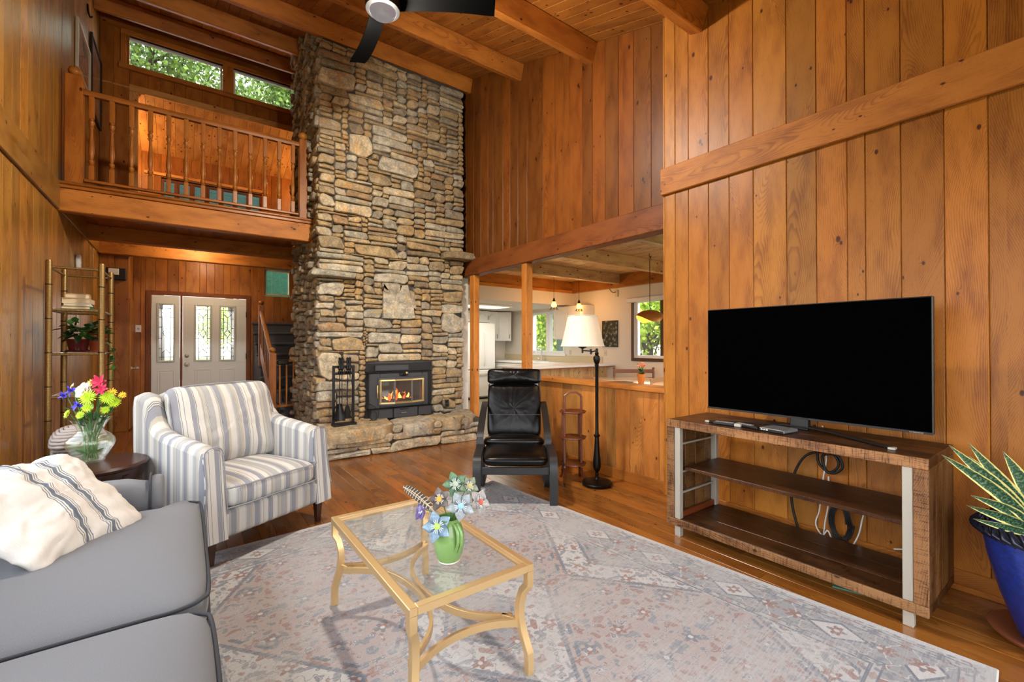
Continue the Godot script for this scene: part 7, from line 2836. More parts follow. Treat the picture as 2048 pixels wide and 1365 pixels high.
func build_snake_plant() -> void:
	var c := Vector3(3.07, 0, -0.15)
	var sa := thing("plant_saucer", "terracotta saucer under the blue glazed planter", "saucer", c)
	var g := G.new()
	g.lathe([Vector2(0, 0), Vector2(0.16, 0), Vector2(0.215, 0.03), Vector2(0.225, 0.045), Vector2(0.212, 0.047), Vector2(0.15, 0.018), Vector2(0, 0.018)], 40)
	obj("dish", g, mat(Color(0.48, 0.26, 0.15), 0.4), sa)
	var p := thing("snake_plant", "snake plant with yellow-edged leaves in a cobalt blue glazed pot", "potted plant", c + Vector3(0, 0.019, 0))
	var blue: StandardMaterial3D = tri(mat(Color(0.09, 0.22, 0.60), 0.18, 0.0, T.stone), 4.0)
	blue.clearcoat_enabled = true
	blue.clearcoat = 0.6
	var b := G.new()
	b.lathe([Vector2(0, 0), Vector2(0.12, 0), Vector2(0.135, 0.03), Vector2(0.185, 0.18), Vector2(0.225, 0.34), Vector2(0.238, 0.43), Vector2(0.235, 0.455)], 48)
	obj("pot", b, blue, p)
	# rope rim
	var rm := G.new()
	for k in 44:
		var a := TAU * k / 44
		var d := Vector3(cos(a), 0, sin(a))
		var tg := Vector3(-sin(a), 0, cos(a))
		rm.tube([d * 0.243 + Vector3(0, 0.445, 0) - tg * 0.028, d * 0.266 + Vector3(0, 0.468, 0), d * 0.245 + Vector3(0, 0.50, 0) + tg * 0.028], 0.016, 6, [0.6, 1.0, 0.6])
	obj("rope_rim", rm, mat(Color(0.09, 0.11, 0.17), 0.25), p)
	var so := G.new()
	so.lathe([Vector2(0.236, 0.44), Vector2(0, 0.45)], 24)
	obj("soil", so, mat(Color(0.14, 0.10, 0.07), 0.95), p)
	var lm: StandardMaterial3D = mat(Color(1, 1, 1), 0.4, 0.0, T.snake)
	var at := p.position
	var tips := [[Vector3(2.665, 0.846, -0.46), 0.030], [Vector3(2.70, 0.885, -0.44), 0.034], [Vector3(2.765, 0.896, -0.39), 0.034], [Vector3(2.775, 0.666, -0.385), 0.028], [Vector3(2.755, 0.624, -0.395), 0.030], [Vector3(2.79, 0.562, -0.38), 0.022], [Vector3(2.88, 0.86, -0.30), 0.036], [Vector3(2.98, 0.80, -0.42), 0.036], [Vector3(3.28, 0.80, -0.20), 0.036], [Vector3(3.16, 0.85, 0.12), 0.034], [Vector3(2.9, 0.80, 0.08), 0.034], [Vector3(2.83, 0.72, -0.12), 0.032]]
	for k in tips.size():
		var tip: Vector3 = tips[k][0] - at
		var dr := Vector3(tip.x, 0, tip.z)
		var base := dr.normalized() * 0.05 + Vector3(0, 0.44, 0)
		var mid := base.lerp(tip, 0.5) + Vector3(0, 0.05 - 0.02 * (k % 3), 0)
		var pts := bez(base, base.lerp(mid, 0.7) + Vector3(0, 0.02, 0), mid, tip, 12)
		var ws := []
		for i in 13:
			var t := i / 12.0
			ws.append(tips[k][1] * (0.55 + 0.6 * t if t < 0.5 else 0.85) * (1.0 - pow(maxf(t - 0.5, 0.0) * 2.0, 2.2)) + 0.0008)
		var l := G.new()
		ribbon(l, pts, ws, Vector3(0.5, 0.2 + 0.25 * (k % 2), 0.8).normalized(), 0.3)
		obj("leaf", l, lm, p)

func build_etagere() -> void:
	var x0 := -0.87
	var x1 := -0.56
	var z0 := -5.00
	var z1 := -5.56
	var t := thing("bamboo_shelf", "tall gilt bamboo-style metal shelf unit with glass shelves by left wall", "shelf unit", Vector3(-0.715, 0, -5.28))
	var at := t.position
	for x in [x0, x1]:
		for z in [z0, z1]:
			var g := G.new()
			g.lathe([Vector2(0, 0), Vector2(0.022, 0), Vector2(0.0215, 0.35), Vector2(0.0215, 1.98), Vector2(0.017, 1.995), Vector2(0, 1.998)], 14)
			var po := obj("post", g, M.bamboo, t, Vector3(x, 0, z) - at)
			var n := G.new()
			var y := 0.18
			while y < 1.98:
				n.lathe([Vector2(0.0222, y - 0.004), Vector2(0.0238, y), Vector2(0.0222, y + 0.004)], 14)
				y += 0.27
			obj("nodes", n, M.bamboo_dark, po)
	for y in [1.94, 1.60, 1.245, 0.90, 0.46, 0.12]:
		for e in [[Vector3(x0, y, z0), Vector3(x1, y, z0)], [Vector3(x0, y, z1), Vector3(x1, y, z1)], [Vector3(x0, y, z0), Vector3(x0, y, z1)], [Vector3(x1, y, z0), Vector3(x1, y, z1)]]:
			var g := G.new()
			g.tube([e[0] - at, e[1] - at], 0.0095, 8)
			obj("rail", g, M.bamboo, t)
		if y < 1.9:
			var s := G.new()
			slab(s, Vector3(x0 + 0.012, y + 0.010, z1 + 0.012) - at, Vector3(x1 - 0.012, y + 0.016, z0 - 0.012) - at, 0.001)
			obj("glass_shelf", s, M.glass, t)
	# books lying on the second shelf
	var yb := 1.617
	var bk := [["thin green and tan book at the bottom of the shelf stack", Color(0.66, 0.52, 0.30), 0.028, 0.18, 0.0], ["thin white-paged book second from the bottom of the stack", Color(0.86, 0.87, 0.86), 0.024, 0.165, 0.05], ["cream hardback book lying third in the shelf stack", Color(0.82, 0.74, 0.60), 0.040, 0.17, -0.03], ["tan paperback on top of the shelf stack", Color(0.76, 0.62, 0.45), 0.036, 0.15, 0.08]]
	for b in bk:
		var o := thing("book", b[0], "book", Vector3(-0.735, yb, -5.25), b[4], "books on the bamboo shelf")
		var pg := G.new()
		pg.box(Vector3(0, b[2] * 0.5, 0), Vector3(b[3] - 0.008, b[2] - 0.006, 0.22), 0.001)
		obj("pages", pg, mat(Color(0.84, 0.76, 0.62), 0.9), o)
		var cv := G.new()
		cv.box(Vector3(0, 0.0015, 0), Vector3(b[3], 0.003, 0.23), 0.0)
		cv.box(Vector3(0, b[2] - 0.0015, 0), Vector3(b[3], 0.003, 0.23), 0.0)
		cv.box(Vector3(b[3] * 0.5 - 0.0015, b[2] * 0.5, 0), Vector3(0.003, b[2], 0.23), 0.0)
		obj("cover", cv, mat(b[1] if b[2] != 0.028 else Color(0.16, 0.42, 0.16), 0.6), o)
		yb += b[2] + 0.0005
	# plants on the third shelf
	var r := RandomNumberGenerator.new()
	r.seed = 12
	var red: StandardMaterial3D = mat(Color(0.28, 0.05, 0.05), 0.25)
	var p1 := thing("potted_ivy", "bushy trailing green plant in a dark red glazed pot on the shelf", "potted plant", Vector3(-0.73, 1.262, -5.22))
	var g1 := G.new()
	g1.lathe([Vector2(0, 0), Vector2(0.075, 0), Vector2(0.085, 0.012), Vector2(0.06, 0.02), Vector2(0.075, 0.10), Vector2(0.08, 0.105), Vector2(0.07, 0.107), Vector2(0.06, 0.09), Vector2(0, 0.09)], 24)
	obj("pot", g1, red, p1)
	for k in 90:
		var l := G.new()
		var a := r.randf() * TAU
		var d := Vector3(cos(a), r.randf_range(-0.3, 0.9), sin(a)).normalized()
		var b := Vector3(0.02, 0.15, 0) + d * r.randf_range(0.03, 0.15)
		leaf_blade(l, b, (d + Vector3(r.randfn(), r.randfn(), r.randfn()) * 0.5).normalized() * r.randf_range(0.055, 0.085), 0.048)
		obj("leaf", l, M.dark_leaf if k % 3 else M.green_leaf, p1)
	# long trailing stem past the shelf edge
	var vine := G.new()
	var vp := spline([Vector3(0.02, 0.13, 0.0), Vector3(0.14, 0.12, 0.06), Vector3(0.22, 0.03, 0.09), Vector3(0.235, -0.10, 0.10), Vector3(0.225, -0.24, 0.10)], 6)
	vine.tube(vp, 0.003, 5)
	obj("vine", vine, M.stem, p1)
	for k in 15:
		var b: Vector3 = vp[6 + k % 18]
		var l := G.new()
		leaf_blade(l, b, Vector3(r.randfn(), r.randf_range(-0.6, 0.3), r.randfn()).normalized() * 0.06, 0.04)
		obj("leaf", l, M.green_leaf if k % 2 else M.dark_leaf, p1)
	var p2 := thing("small_potted_plant", "small green plant in a terracotta pot at the back of the shelf", "potted plant", Vector3(-0.64, 1.262, -5.44))
	var g2 := G.new()
	g2.lathe([Vector2(0, 0), Vector2(0.045, 0), Vector2(0.06, 0.13), Vector2(0.066, 0.132), Vector2(0.068, 0.165), Vector2(0.056, 0.165), Vector2(0.05, 0.14), Vector2(0, 0.14)], 20)
	obj("pot", g2, mat(Color(0.62, 0.27, 0.13), 0.7), p2)
	for k in 40:
		var l := G.new()
		var a := r.randf() * TAU
		leaf_blade(l, Vector3(cos(a) * 0.02, 0.16, sin(a) * 0.02), Vector3(cos(a), r.randf_range(0.2, 1.1), sin(a)).normalized() * r.randf_range(0.07, 0.13), 0.05)
		obj("leaf", l, M.green_leaf, p2)
	# wicker hamper behind the side table
	var w := thing("wicker_basket", "pale wicker basket with rounded lid behind the side table", "basket", Vector3(-0.60, 0, -4.33), deg_to_rad(10.0))
	var wm: StandardMaterial3D = mat(Color(0.60, 0.56, 0.53), 0.8)
	var gw := G.new()
	for i in 26:
		var y := 0.012 + i * 0.024
		var ring := []
		for k in 28:
			var a := TAU * k / 28
			var q := pow(pow(absf(cos(a)), 6.0) + pow(absf(sin(a)), 6.0), -1.0 / 6.0)
			var wv := 0.006 * (1.0 if (k + i) % 2 == 0 else -1.0)
			ring.append(Vector3(cos(a) * (q * 0.125 + wv), y, sin(a) * (q * 0.15 + wv)))
		gw.tube(ring, 0.012, 5, [], true)
	obj("body", gw, wm, w)
	var gd := G.new()
	for i in 9:
		var t2 := i / 8.0
		var ring := []
		for k in 28:
			var a := TAU * k / 28
			var q := pow(pow(absf(cos(a)), 5.0) + pow(absf(sin(a)), 5.0), -1.0 / 5.0)
			var s := cos(t2 * PI * 0.47)
			ring.append(Vector3(cos(a) * q * 0.14 * s, 0.64 + 0.11 * sin(t2 * PI * 0.5), sin(a) * q * 0.175 * s + 0.004 * (1.0 if (k + i) % 2 == 0 else -1.0)))
		gd.tube(ring, 0.013, 5, [], true)
	obj("lid", gd, wm, w)
	var lin := G.new()
	lin.box(Vector3(0, 0.32, 0), Vector3(0.22, 0.62, 0.27), 0.02)
	lin.box(Vector3(0, 0.67, 0), Vector3(0.18, 0.10, 0.21), 0.04)
	obj("lining", lin, mat(Color(0.30, 0.27, 0.25), 0.9), w)

func bloom(parent: Node, kind: String, c: Vector3, face: Vector3, r: float, m: Material, m2: Material, rr: RandomNumberGenerator) -> void:
	var z := face.normalized()
	var x := z.cross(Vector3(0.1, 1, 0.05)).normalized()
	var y := z.cross(x).normalized()
	var B := Basis(x, y, z)
	var rings := {"mum": [[20, 1.0, 0.15], [18, 0.8, 0.35], [14, 0.55, 0.6], [9, 0.32, 0.8]], "rose": [[6, 1.0, 0.2], [6, 0.8, 0.45], [5, 0.55, 0.75], [4, 0.35, 0.9]], "iris": [[3, 1.0, -0.2], [3, 0.8, 0.7], [4, 0.5, 0.3]], "lily": [[6, 1.0, 0.4], [6, 0.75, 0.7]], "daisy": [[12, 1.0, 0.1]]}
	var wd: float = {"mum": 0.22, "rose": 0.95, "iris": 0.6, "lily": 0.42, "daisy": 0.3}[kind]
	var g := G.new()
	for rg in rings[kind]:
		for k in rg[0]:
			var a: float = TAU * (k + rr.randf() * 0.3) / rg[0] + rg[1]
			var L: float = r * rg[1] * rr.randf_range(0.88, 1.08)
			var d := Vector3(cos(a), sin(a), 0)
			var s := Vector3(-sin(a), cos(a), 0)
			var P := []
			for i in 4:
				var t := i / 3.0
				var w := L * wd * 0.5 * sin(PI * (0.12 + 0.80 * t)) * (1.0 if kind != "mum" else 0.9)
				var mid := d * L * t * cos(rg[2] * t) + Vector3(0, 0, L * t * sin(rg[2]) * (1.0 if kind != "rose" else 0.75) + r * 0.12 * (1.0 - rg[1]))
				var row := []
				for j in [-1.0, 0.0, 1.0]:
					row.append(c + B * (mid + s * w * j + Vector3(0, 0, w * 0.35 * absf(j))))
				P.append(row)
			g.grid(P)
	obj("bloom", g, m, parent)
	if m2:
		var e := G.new()
		e.ball(c + z * r * 0.12, Vector3.ONE * r * 0.28, 10, 6)
		obj("heart", e, m2, parent)

func build_vase() -> void:
	var V0 := Vector3(-0.455, 0.621, -3.655)
	var v := thing("glass_vase", "clear glass vase with water holding mixed cut flowers on side table", "vase", V0)
	var g := G.new()
	g.lathe([Vector2(0, 0.004), Vector2(0.060, 0.0), Vector2(0.066, 0.006), Vector2(0.068, 0.02), Vector2(0.085, 0.05), Vector2(0.108, 0.09), Vector2(0.115, 0.115), Vector2(0.110, 0.138), Vector2(0.085, 0.165), Vector2(0.063, 0.182), Vector2(0.06, 0.192), Vector2(0.066, 0.215), Vector2(0.083, 0.245), Vector2(0.098, 0.262)], 36)
	obj("glass", g, pane(Color(0.90, 0.98, 0.92), 0.04, 0.03), v)
	var w := G.new()
	w.lathe([Vector2(0, 0.012), Vector2(0.058, 0.012), Vector2(0.08, 0.05), Vector2(0.103, 0.09), Vector2(0.110, 0.115), Vector2(0.104, 0.138), Vector2(0.0, 0.140)], 30)
	obj("water", w, pane(Color(0.60, 0.78, 0.38), 0.08, 0.02), v)
	var rr := RandomNumberGenerator.new()
	rr.seed = 23
	var right := Vector3(0.806, 0, 0.592)
	var back := Vector3(0.592, 0, -0.806)
	var s := 2.68 / 890.0
	var col := {"violet": Color(0.24, 0.19, 0.70), "cream": Color(0.90, 0.85, 0.76), "pink": Color(0.78, 0.16, 0.32), "lime": Color(0.70, 0.82, 0.14), "yellow": Color(0.90, 0.72, 0.13), "white": Color(0.90, 0.88, 0.84)}
	var mm := {}
	for k in col:
		mm[k] = mat(col[k], 0.6)
		mm[k].backlight_enabled = true
		mm[k].backlight = col[k] * 0.3
	var fl := [[137, 782, "iris", "violet", 0.045, 0.0, "violet iris at the upper left of the vase bouquet"], [117, 792, "iris", "violet", 0.04, 0.02, "violet iris furthest left in the vase bouquet"], [169, 808, "iris", "violet", 0.036, -0.06, "small violet iris in the middle of the vase bouquet"],
		[171, 780, "rose", "cream", 0.055, -0.02, "large cream rose at the centre of the vase bouquet"], [195, 764, "lily", "pink", 0.05, 0.0, "crimson alstroemeria topping the vase bouquet"], [208, 779, "lily", "pink", 0.04, -0.03, "crimson alstroemeria below the topmost bloom"],
		[167, 768, "daisy", "yellow", 0.03, 0.03, "yellow bloom peeping above the cream rose"], [219, 785, "daisy", "yellow", 0.028, 0.0, "yellow bloom right of the crimson alstroemeria"], [234, 791, "daisy", "yellow", 0.022, 0.02, "yellow bloom furthest right in the vase bouquet"], [130, 775, "daisy", "white", 0.024, 0.03, "small white bloom behind the violet irises"],
		[191, 793, "mum", "lime", 0.048, -0.06, "largest lime chrysanthemum in the vase bouquet"], [216, 795, "mum", "lime", 0.042, -0.02, "lime chrysanthemum right of the largest one"], [224, 805, "mum", "lime", 0.034, 0.0, "lime chrysanthemum at the right edge of the bouquet"], [193, 812, "mum", "lime", 0.033, -0.07, "lime chrysanthemum just under the largest one"],
		[144, 826, "mum", "lime", 0.028, -0.04, "small lime chrysanthemum low on the left"], [212, 819, "mum", "lime", 0.026, -0.02, "small lime chrysanthemum low on the right"], [179, 827, "mum", "lime", 0.026, -0.07, "small lime chrysanthemum low in the middle"]]
	var k := 0
	for f in fl:
		var c: Vector3 = right * (f[0] - 177.0) * s + back * f[5] + Vector3(0, 1.33 - (f[1] - 688.0) * s - V0.y, 0)
		var o := thing("cut_flower", f[6], "flower", V0, 0.0, "cut flowers in the glass vase")
		var face: Vector3 = (Vector3(0.0, 0.35, 0.0) + right * (f[0] - 177.0) * 0.012 - back * 0.9).normalized()
		bloom(o, f[2], c, face, f[4], mm[f[3]], mm.yellow if f[2] in ["daisy"] else null, rr)
		var a := k * 2.4
		var st := G.new()
		var foot := Vector3(cos(a) * 0.035, 0.016, sin(a) * 0.035)
		var nk := Vector3(cos(a + 2.0) * 0.03, 0.19, sin(a + 2.0) * 0.03).lerp(Vector3(c.x * 0.3, 0.19, c.z * 0.3), 0.6)
		st.tube(bez(foot, foot.lerp(nk, 0.6), nk, c - face * 0.012, 9), 0.0035, 6)
		obj("stem", st, M.stem, o)
		for j in 2:
			var l := G.new()
			var base := nk.lerp(c, 0.25 + 0.3 * j)
			var up := (c - nk).normalized()
			leaf_blade(l, base, (up + Vector3(cos(a * 3.0 + j * 2.0), 0.1, sin(a * 3.0 + j * 2.0)) * 0.8).normalized() * rr.randf_range(0.06, 0.09), 0.026)
			obj("leaf", l, M.green_leaf if j else M.dark_leaf, o)
		if k % 3 == 0:
			var l2 := G.new()
			leaf_blade(l2, Vector3(cos(a) * 0.03, 0.05, sin(a) * 0.03), Vector3(cos(a + 0.8) * 0.05, 0.05, sin(a + 0.8) * 0.05), 0.04)
			obj("leaf", l2, M.green_leaf, o)
		k += 1

func build_paper_flowers() -> void:
	var c := Vector3(0.868, 0.4505, -1.615)
	var p := thing("green_pitcher", "squat green glazed pitcher with ribbed handle on the glass coffee table", "pitcher", c)
	var gm: StandardMaterial3D = mat(Color(0.43, 0.57, 0.31), 0.15)
	gm.clearcoat_enabled = true
	gm.clearcoat = 0.5
	var g := G.new()
	g.lathe([Vector2(0, 0.0), Vector2(0.040, 0.0), Vector2(0.043, 0.004), Vector2(0.055, 0.035), Vector2(0.062, 0.075), Vector2(0.0615, 0.10), Vector2(0.055, 0.13), Vector2(0.047, 0.15), Vector2(0.046, 0.165), Vector2(0.05, 0.175), Vector2(0.044, 0.174), Vector2(0.04, 0.15), Vector2(0.05, 0.10), Vector2(0, 0.09)], 36)
	obj("body", g, gm, p)
	var ft := G.new()
	ft.lathe([Vector2(0.0, -0.0), Vector2(0.042, 0.0), Vector2(0.0445, 0.004), Vector2(0.044, 0.006)], 30)
	obj("foot_ring", ft, mat(Color(0.85, 0.83, 0.76), 0.5), p)
	var toward := Vector3(-0.35, 0, 0.8).normalized()
	var rt := Vector3(0.806, 0, 0.592)
	var hd := (toward * 0.85 + rt * 0.5).normalized()
	for e in [-0.007, 0.007]:
		var h := G.new()
		h.tube(bez(hd * 0.046 + rt * e + Vector3(0, 0.155, 0), hd * 0.085 + rt * e + Vector3(0, 0.165, 0), hd * 0.098 + rt * e + Vector3(0, 0.09, 0), hd * 0.060 + rt * e + Vector3(0, 0.055, 0), 12), 0.008, 8)
		obj("handle", h, gm, p)
	var s := 1.815 / 890.0
	var back := Vector3(0.592, 0, -0.806)
	var r := RandomNumberGenerator.new()
	r.seed = 8
	var fl := [[884, 1042, 0.056, -0.055, Color(0.66, 0.76, 0.83), Color(0.60, 0.80, 0.28), "folded pale blue paper flower with lime button centre", -0.1], [926, 1009, 0.054, -0.02, Color(0.76, 0.79, 0.80), Color(0.52, 0.70, 0.82), "folded map-print paper flower with sky blue button", 0.25], [882, 1004, 0.045, 0.03, Color(0.62, 0.57, 0.55), Color(0.85, 0.62, 0.18), "folded mauve paper flower with amber button", -0.35], [961, 1010, 0.052, 0.03, Color(0.82, 0.80, 0.77), Color(0.80, 0.42, 0.36), "folded off-white paper flower with coral button at right", 0.95], [911, 978, 0.05, 0.06, Color(0.52, 0.66, 0.52), Color(0.60, 0.65, 0.55), "folded green paper flower at the top of the bunch", 0.1], [848, 1022, 0.05, 0.02, Color(0.55, 0.48, 0.70), Color(0.45, 0.40, 0.60), "folded lilac paper flower at the left of the bunch", -1.1], [938, 984, 0.042, 0.07, Color(0.70, 0.73, 0.62), Color(0.70, 0.66, 0.45), "folded sage paper flower behind the map-print one", 0.6]]
	for f in fl:
		var cc: Vector3 = rt * (f[0] - 902.0) * s + back * f[3] + Vector3(0, 1.33 - (f[1] - 688.0) * s - c.y, 0)
		var o := thing("paper_flower", f[6], "paper flower", c, 0.0, "folded paper flowers in the green pitcher")
		var z := (-back * cos(f[7]) + rt * sin(f[7]) + Vector3(0, 0.45, 0)).normalized()
		var x := z.cross(Vector3.UP).normalized()
		var y := z.cross(x)
		var B := Basis(x, y, z)
		var m: StandardMaterial3D = relief(tri(mat(f[4], 0.8, 0.0, T.mottle), 14.0), T.mottle, 0.0)
		m.heightmap_enabled = false
		for k in 5:
			var a: float = TAU * k / 5 + r.randf() * 0.2
			var d := Vector3(cos(a), sin(a), 0)
			var sd := Vector3(-sin(a), cos(a), 0)
			var L: float = f[2]
			# each petal is a paper cone opened towards the front, its tip drawn out
			var P := []
			for i in 6:
				var t := i / 5.0
				var row := []
				var w := L * 0.40 * sin(PI * pow(t, 0.75) * 0.97 + 0.02)
				for j in 7:
					var q := (j / 6.0 - 0.5) * 2.0
					row.append(cc + B * (d * (L * t + 0.004) + sd * w * sin(q * 1.9) + Vector3(0, 0, w * 0.8 * (1.0 - cos(q * 1.9)) - w * 0.5 + 0.10 * L * t)))
				P.append(row)
			var g2 := G.new()
			g2.grid(P)
			obj("petal", g2, m, o)
			var sp := G.new()
			for j in [-0.25, 0.0, 0.25]:
				sp.tube([cc + B * Vector3(0, 0, 0.004), cc + B * (d * L * 0.45 + sd * L * j * 0.6 + Vector3(0, 0, 0.008))], 0.0016, 4)
			obj("pleats", sp, mat(Color(0.88, 0.89, 0.90), 0.8), o)
		var bt := G.new()
		bt.X = Transform3D(B * Basis(Vector3.RIGHT, PI / 2), cc + z * 0.008)
		bt.lathe([Vector2(0.0, 0.0), Vector2(0.013, 0.001), Vector2(0.012, 0.005), Vector2(0.009, 0.003), Vector2(0, 0.004)], 18)
		obj("button", bt, mat(f[5], 0.35), o)
		var st := G.new()
		st.tube(bez(Vector3(0, 0.10, 0), Vector3(0, 0.16, 0), cc * 0.6 + Vector3(0, 0.08, 0), cc - z * 0.004, 6), 0.002, 5)
		obj("stem", st, M.stem, o)
	var fe := thing("feather", "brown and white barred feather leaning left out of the pitcher", "feather", c)
	var q := G.new()
	var a2 := rt * (868 - 902.0) * s + Vector3(0, 1.33 - (1012 - 688.0) * s - c.y, 0) - back * 0.02
	var b2 := rt * (812 - 902.0) * s + Vector3(0, 1.33 - (972 - 688.0) * s - c.y, 0) - back * 0.01
	var pts := bez(a2, a2.lerp(b2, 0.4) + Vector3(0, 0.01, 0), a2.lerp(b2, 0.7) + Vector3(0, 0.012, 0), b2, 10)
	ribbon(q, pts, [0.012, 0.016, 0.018, 0.019, 0.0195, 0.0195, 0.019, 0.018, 0.016, 0.012, 0.004], Vector3(0.3, 0.9, 0.2).normalized(), 0.15)
	obj("vane", q, mat(Color(1, 1, 1), 0.8, 0.0, T.feather), fe)
	var qs := G.new()
	qs.tube([Vector3(0, 0.10, 0), a2.lerp(Vector3(0, 0.12, 0), 0.5), a2, b2], 0.0016, 5)
	obj("quill", qs, mat(Color(0.75, 0.70, 0.60), 0.5), fe)

func build_fan() -> void:
	var c := Vector3(1.20, 3.84, -3.29)
	var f := thing("ceiling_fan", "matte black three-blade ceiling fan with white dome light", "ceiling fan", c)
	var g := G.new()
	g.lathe([Vector2(0.1, 0.01), Vector2(0.125, 0.02), Vector2(0.13, 0.06), Vector2(0.12, 0.13), Vector2(0.07, 0.17), Vector2(0.02, 0.18), Vector2(0.014, 0.20), Vector2(0.014, 0.56), Vector2(0.05, 0.58), Vector2(0.07, 0.66), Vector2(0, 0.67)], 32)
	obj("motor_housing", g, M.black_flat, f)
	var d := G.new()
	d.lathe([Vector2(0, -0.045), Vector2(0.05, -0.038), Vector2(0.085, -0.015), Vector2(0.1, 0.012), Vector2(0, 0.02)], 32, Vector3.ZERO, 1, 1, 0.3)
	obj("light_bulb_dome", d, glow(Color(0.95, 0.95, 1.0), 0.02, Color(0.50, 0.50, 0.53)), f)
	for k in 3:
		var a: float = deg_to_rad([30.2, -88.0, 150.0][k])
		var dr := Vector3(cos(a), 0, sin(a))
		var sd := Vector3(-sin(a), 0, cos(a))
		var P := []
		for i in 12:
			var t := i / 11.0
			var row := []
			var w := lerpf(0.06, 0.075, t) if t < 0.96 else 0.068
			for j in 5:
				var q := (j - 2) / 2.0
				row.append(dr * lerpf(0.09, 0.85, t) + sd * (w * q + 0.05 * sin(t * 2.2)) + Vector3(0, 0.085 + q * 0.018 - 0.004 * q * q, 0))
			P.append(row)
		var b := G.new()
		b.grid(P)
		for row in P:
			for j in row.size():
				row[j] += Vector3(0, 0.009, 0)
		b.grid(P)
		var E := []
		for i in P.size():
			E.append([P[i][0] - Vector3(0, 0.009, 0), P[i][0]])
		b.grid(E)
		E = []
		for i in P.size():
			E.append([P[i][4] - Vector3(0, 0.009, 0), P[i][4]])
		b.grid(E)
		obj("blade", b, M.fan_blade, f)
	var L := OmniLight3D.new()
	L.name = "fan_light"
	L.light_color = Color(1.0, 0.96, 0.90)
	L.light_energy = 1.25
	L.light_size = 0.09
	L.omni_range = 20.0
	L.omni_attenuation = 2.0
	L.shadow_enabled = true
	f.add_child(L)
	L.position = Vector3(0, -0.005, 0)

func build_wall_things() -> void:
	# two framed pictures high on the left wall
	for k in 2:
		var z0: float = [-7.02, -7.97][k]
		var z1: float = [-7.86, -8.80][k]
		var y0: float = [4.50, 4.44][k]
		var y1: float = [5.08, 5.44][k]
		var o := thing("framed_picture", ["framed pale seascape high on the left wall, nearer the railing post", "framed pale picture high on the left wall, next to the corner"][k], "picture", Vector3(XL + 0.006, (y0 + y1) * 0.5, (z0 + z1) * 0.5), PI / 2)
		var w := z0 - z1
		var h := y1 - y0
		var fm: StandardMaterial3D = mat([Color(0.78, 0.75, 0.68), Color(0.20, 0.19, 0.19)][k], 0.35, 0.3)
		var g := G.new()
		for s in [-1.0, 1.0]:
			g.box(Vector3(s * (w * 0.5 - 0.015), 0, 0.015), Vector3(0.03, h, 0.03), 0.004)
			g.box(Vector3(0, s * (h * 0.5 - 0.015), 0.015), Vector3(w - 0.061, 0.03, 0.03), 0.004)
		obj("frame", g, fm, o)
		var a := G.new()
		var hw := w * 0.5 - 0.03
		var hh := h * 0.5 - 0.03
		a.q(Vector3(-hw, -hh, 0.012), Vector3(hw, -hh, 0.012), Vector3(hw, hh, 0.012), Vector3(-hw, hh, 0.012), Vector3(0, 0, 1), Vector2(0, 1), Vector2(1, 1), Vector2(1, 0), Vector2(0, 0))
		obj("print", a, mat(Color(1, 1, 1), 0.5, 0.0, daub_tex(96, 96, 50 + k, Color(0.42, 0.42, 0.42), Color(0.60, 0.60, 0.57), Color(0.72, 0.70, 0.62))), o)
		var p := G.new()
		p.box(Vector3(0, 0, 0.018), Vector3(hw * 2.0, hh * 2.0, 0.002), 0.0)
		obj("glazing", p, M.window_glass, o)
	var hk := thing("wall_hook", "small black iron hook high on the left wall above the pictures", "hook", Vector3(XL + 0.002, 5.60, -7.8))
	var hg := G.new()
	hg.tube(spline([Vector3(0.005, 0.09, 0), Vector3(0.01, 0.0, 0), Vector3(0.03, -0.07, 0), Vector3(0.05, -0.05, 0)], 5), 0.01, 6)
	obj("iron", hg, M.black_metal, hk)
	# on the lower left wall and in the entry
	var sp := thing("door_chime", "white oval plastic sensor on the wall above the bamboo shelf", "sensor", Vector3(XL + 0.001, 2.285, -7.16), PI / 2)
	var sg := G.new()
	var P := sg.soft(Vector3(0.075, 0.17, 0.05), 3.0, 4.0, 24, 14)
	sg.skin(P, [], Vector3(0, 0, 0.025))
	obj("case", sg, M.white, sp)
	var sl := G.new()
	for k in 5:
		sl.box(Vector3(0, 0.04 - k * 0.02, 0.05), Vector3(0.04, 0.006, 0.003), 0.0)
	obj("slots", sl, mat(Color(0.35, 0.35, 0.35), 0.6), sp)
	wall_plate("ivory light switch on the left wall behind the shelf", Vector3(XL + 0.001, 1.61, -7.27), PI / 2, mat(Color(0.82, 0.80, 0.72), 0.5), 1, "light_switch", "switch")
	wall_plate("white light switch beside the closet door in the entry", Vector3(-0.625, 1.58, -9.598), 0.0, M.white, 1, "light_switch", "switch")
	var sk := thing("wall_speaker", "small black and white box on the wall right of the shelf", "speaker", Vector3(-0.86, 2.36, -8.898))
	var kg := G.new()
	slab(kg, Vector3(-0.17, -0.075, 0), Vector3(0.14, 0.10, 0.07), 0.008)
	obj("case", kg, M.black_flat, sk)
	var kw := G.new()
	slab(kw, Vector3(-0.06, 0.0, 0.0705), Vector3(0.06, 0.09, 0.08), 0.004)
	obj("white_panel", kw, M.white, sk)

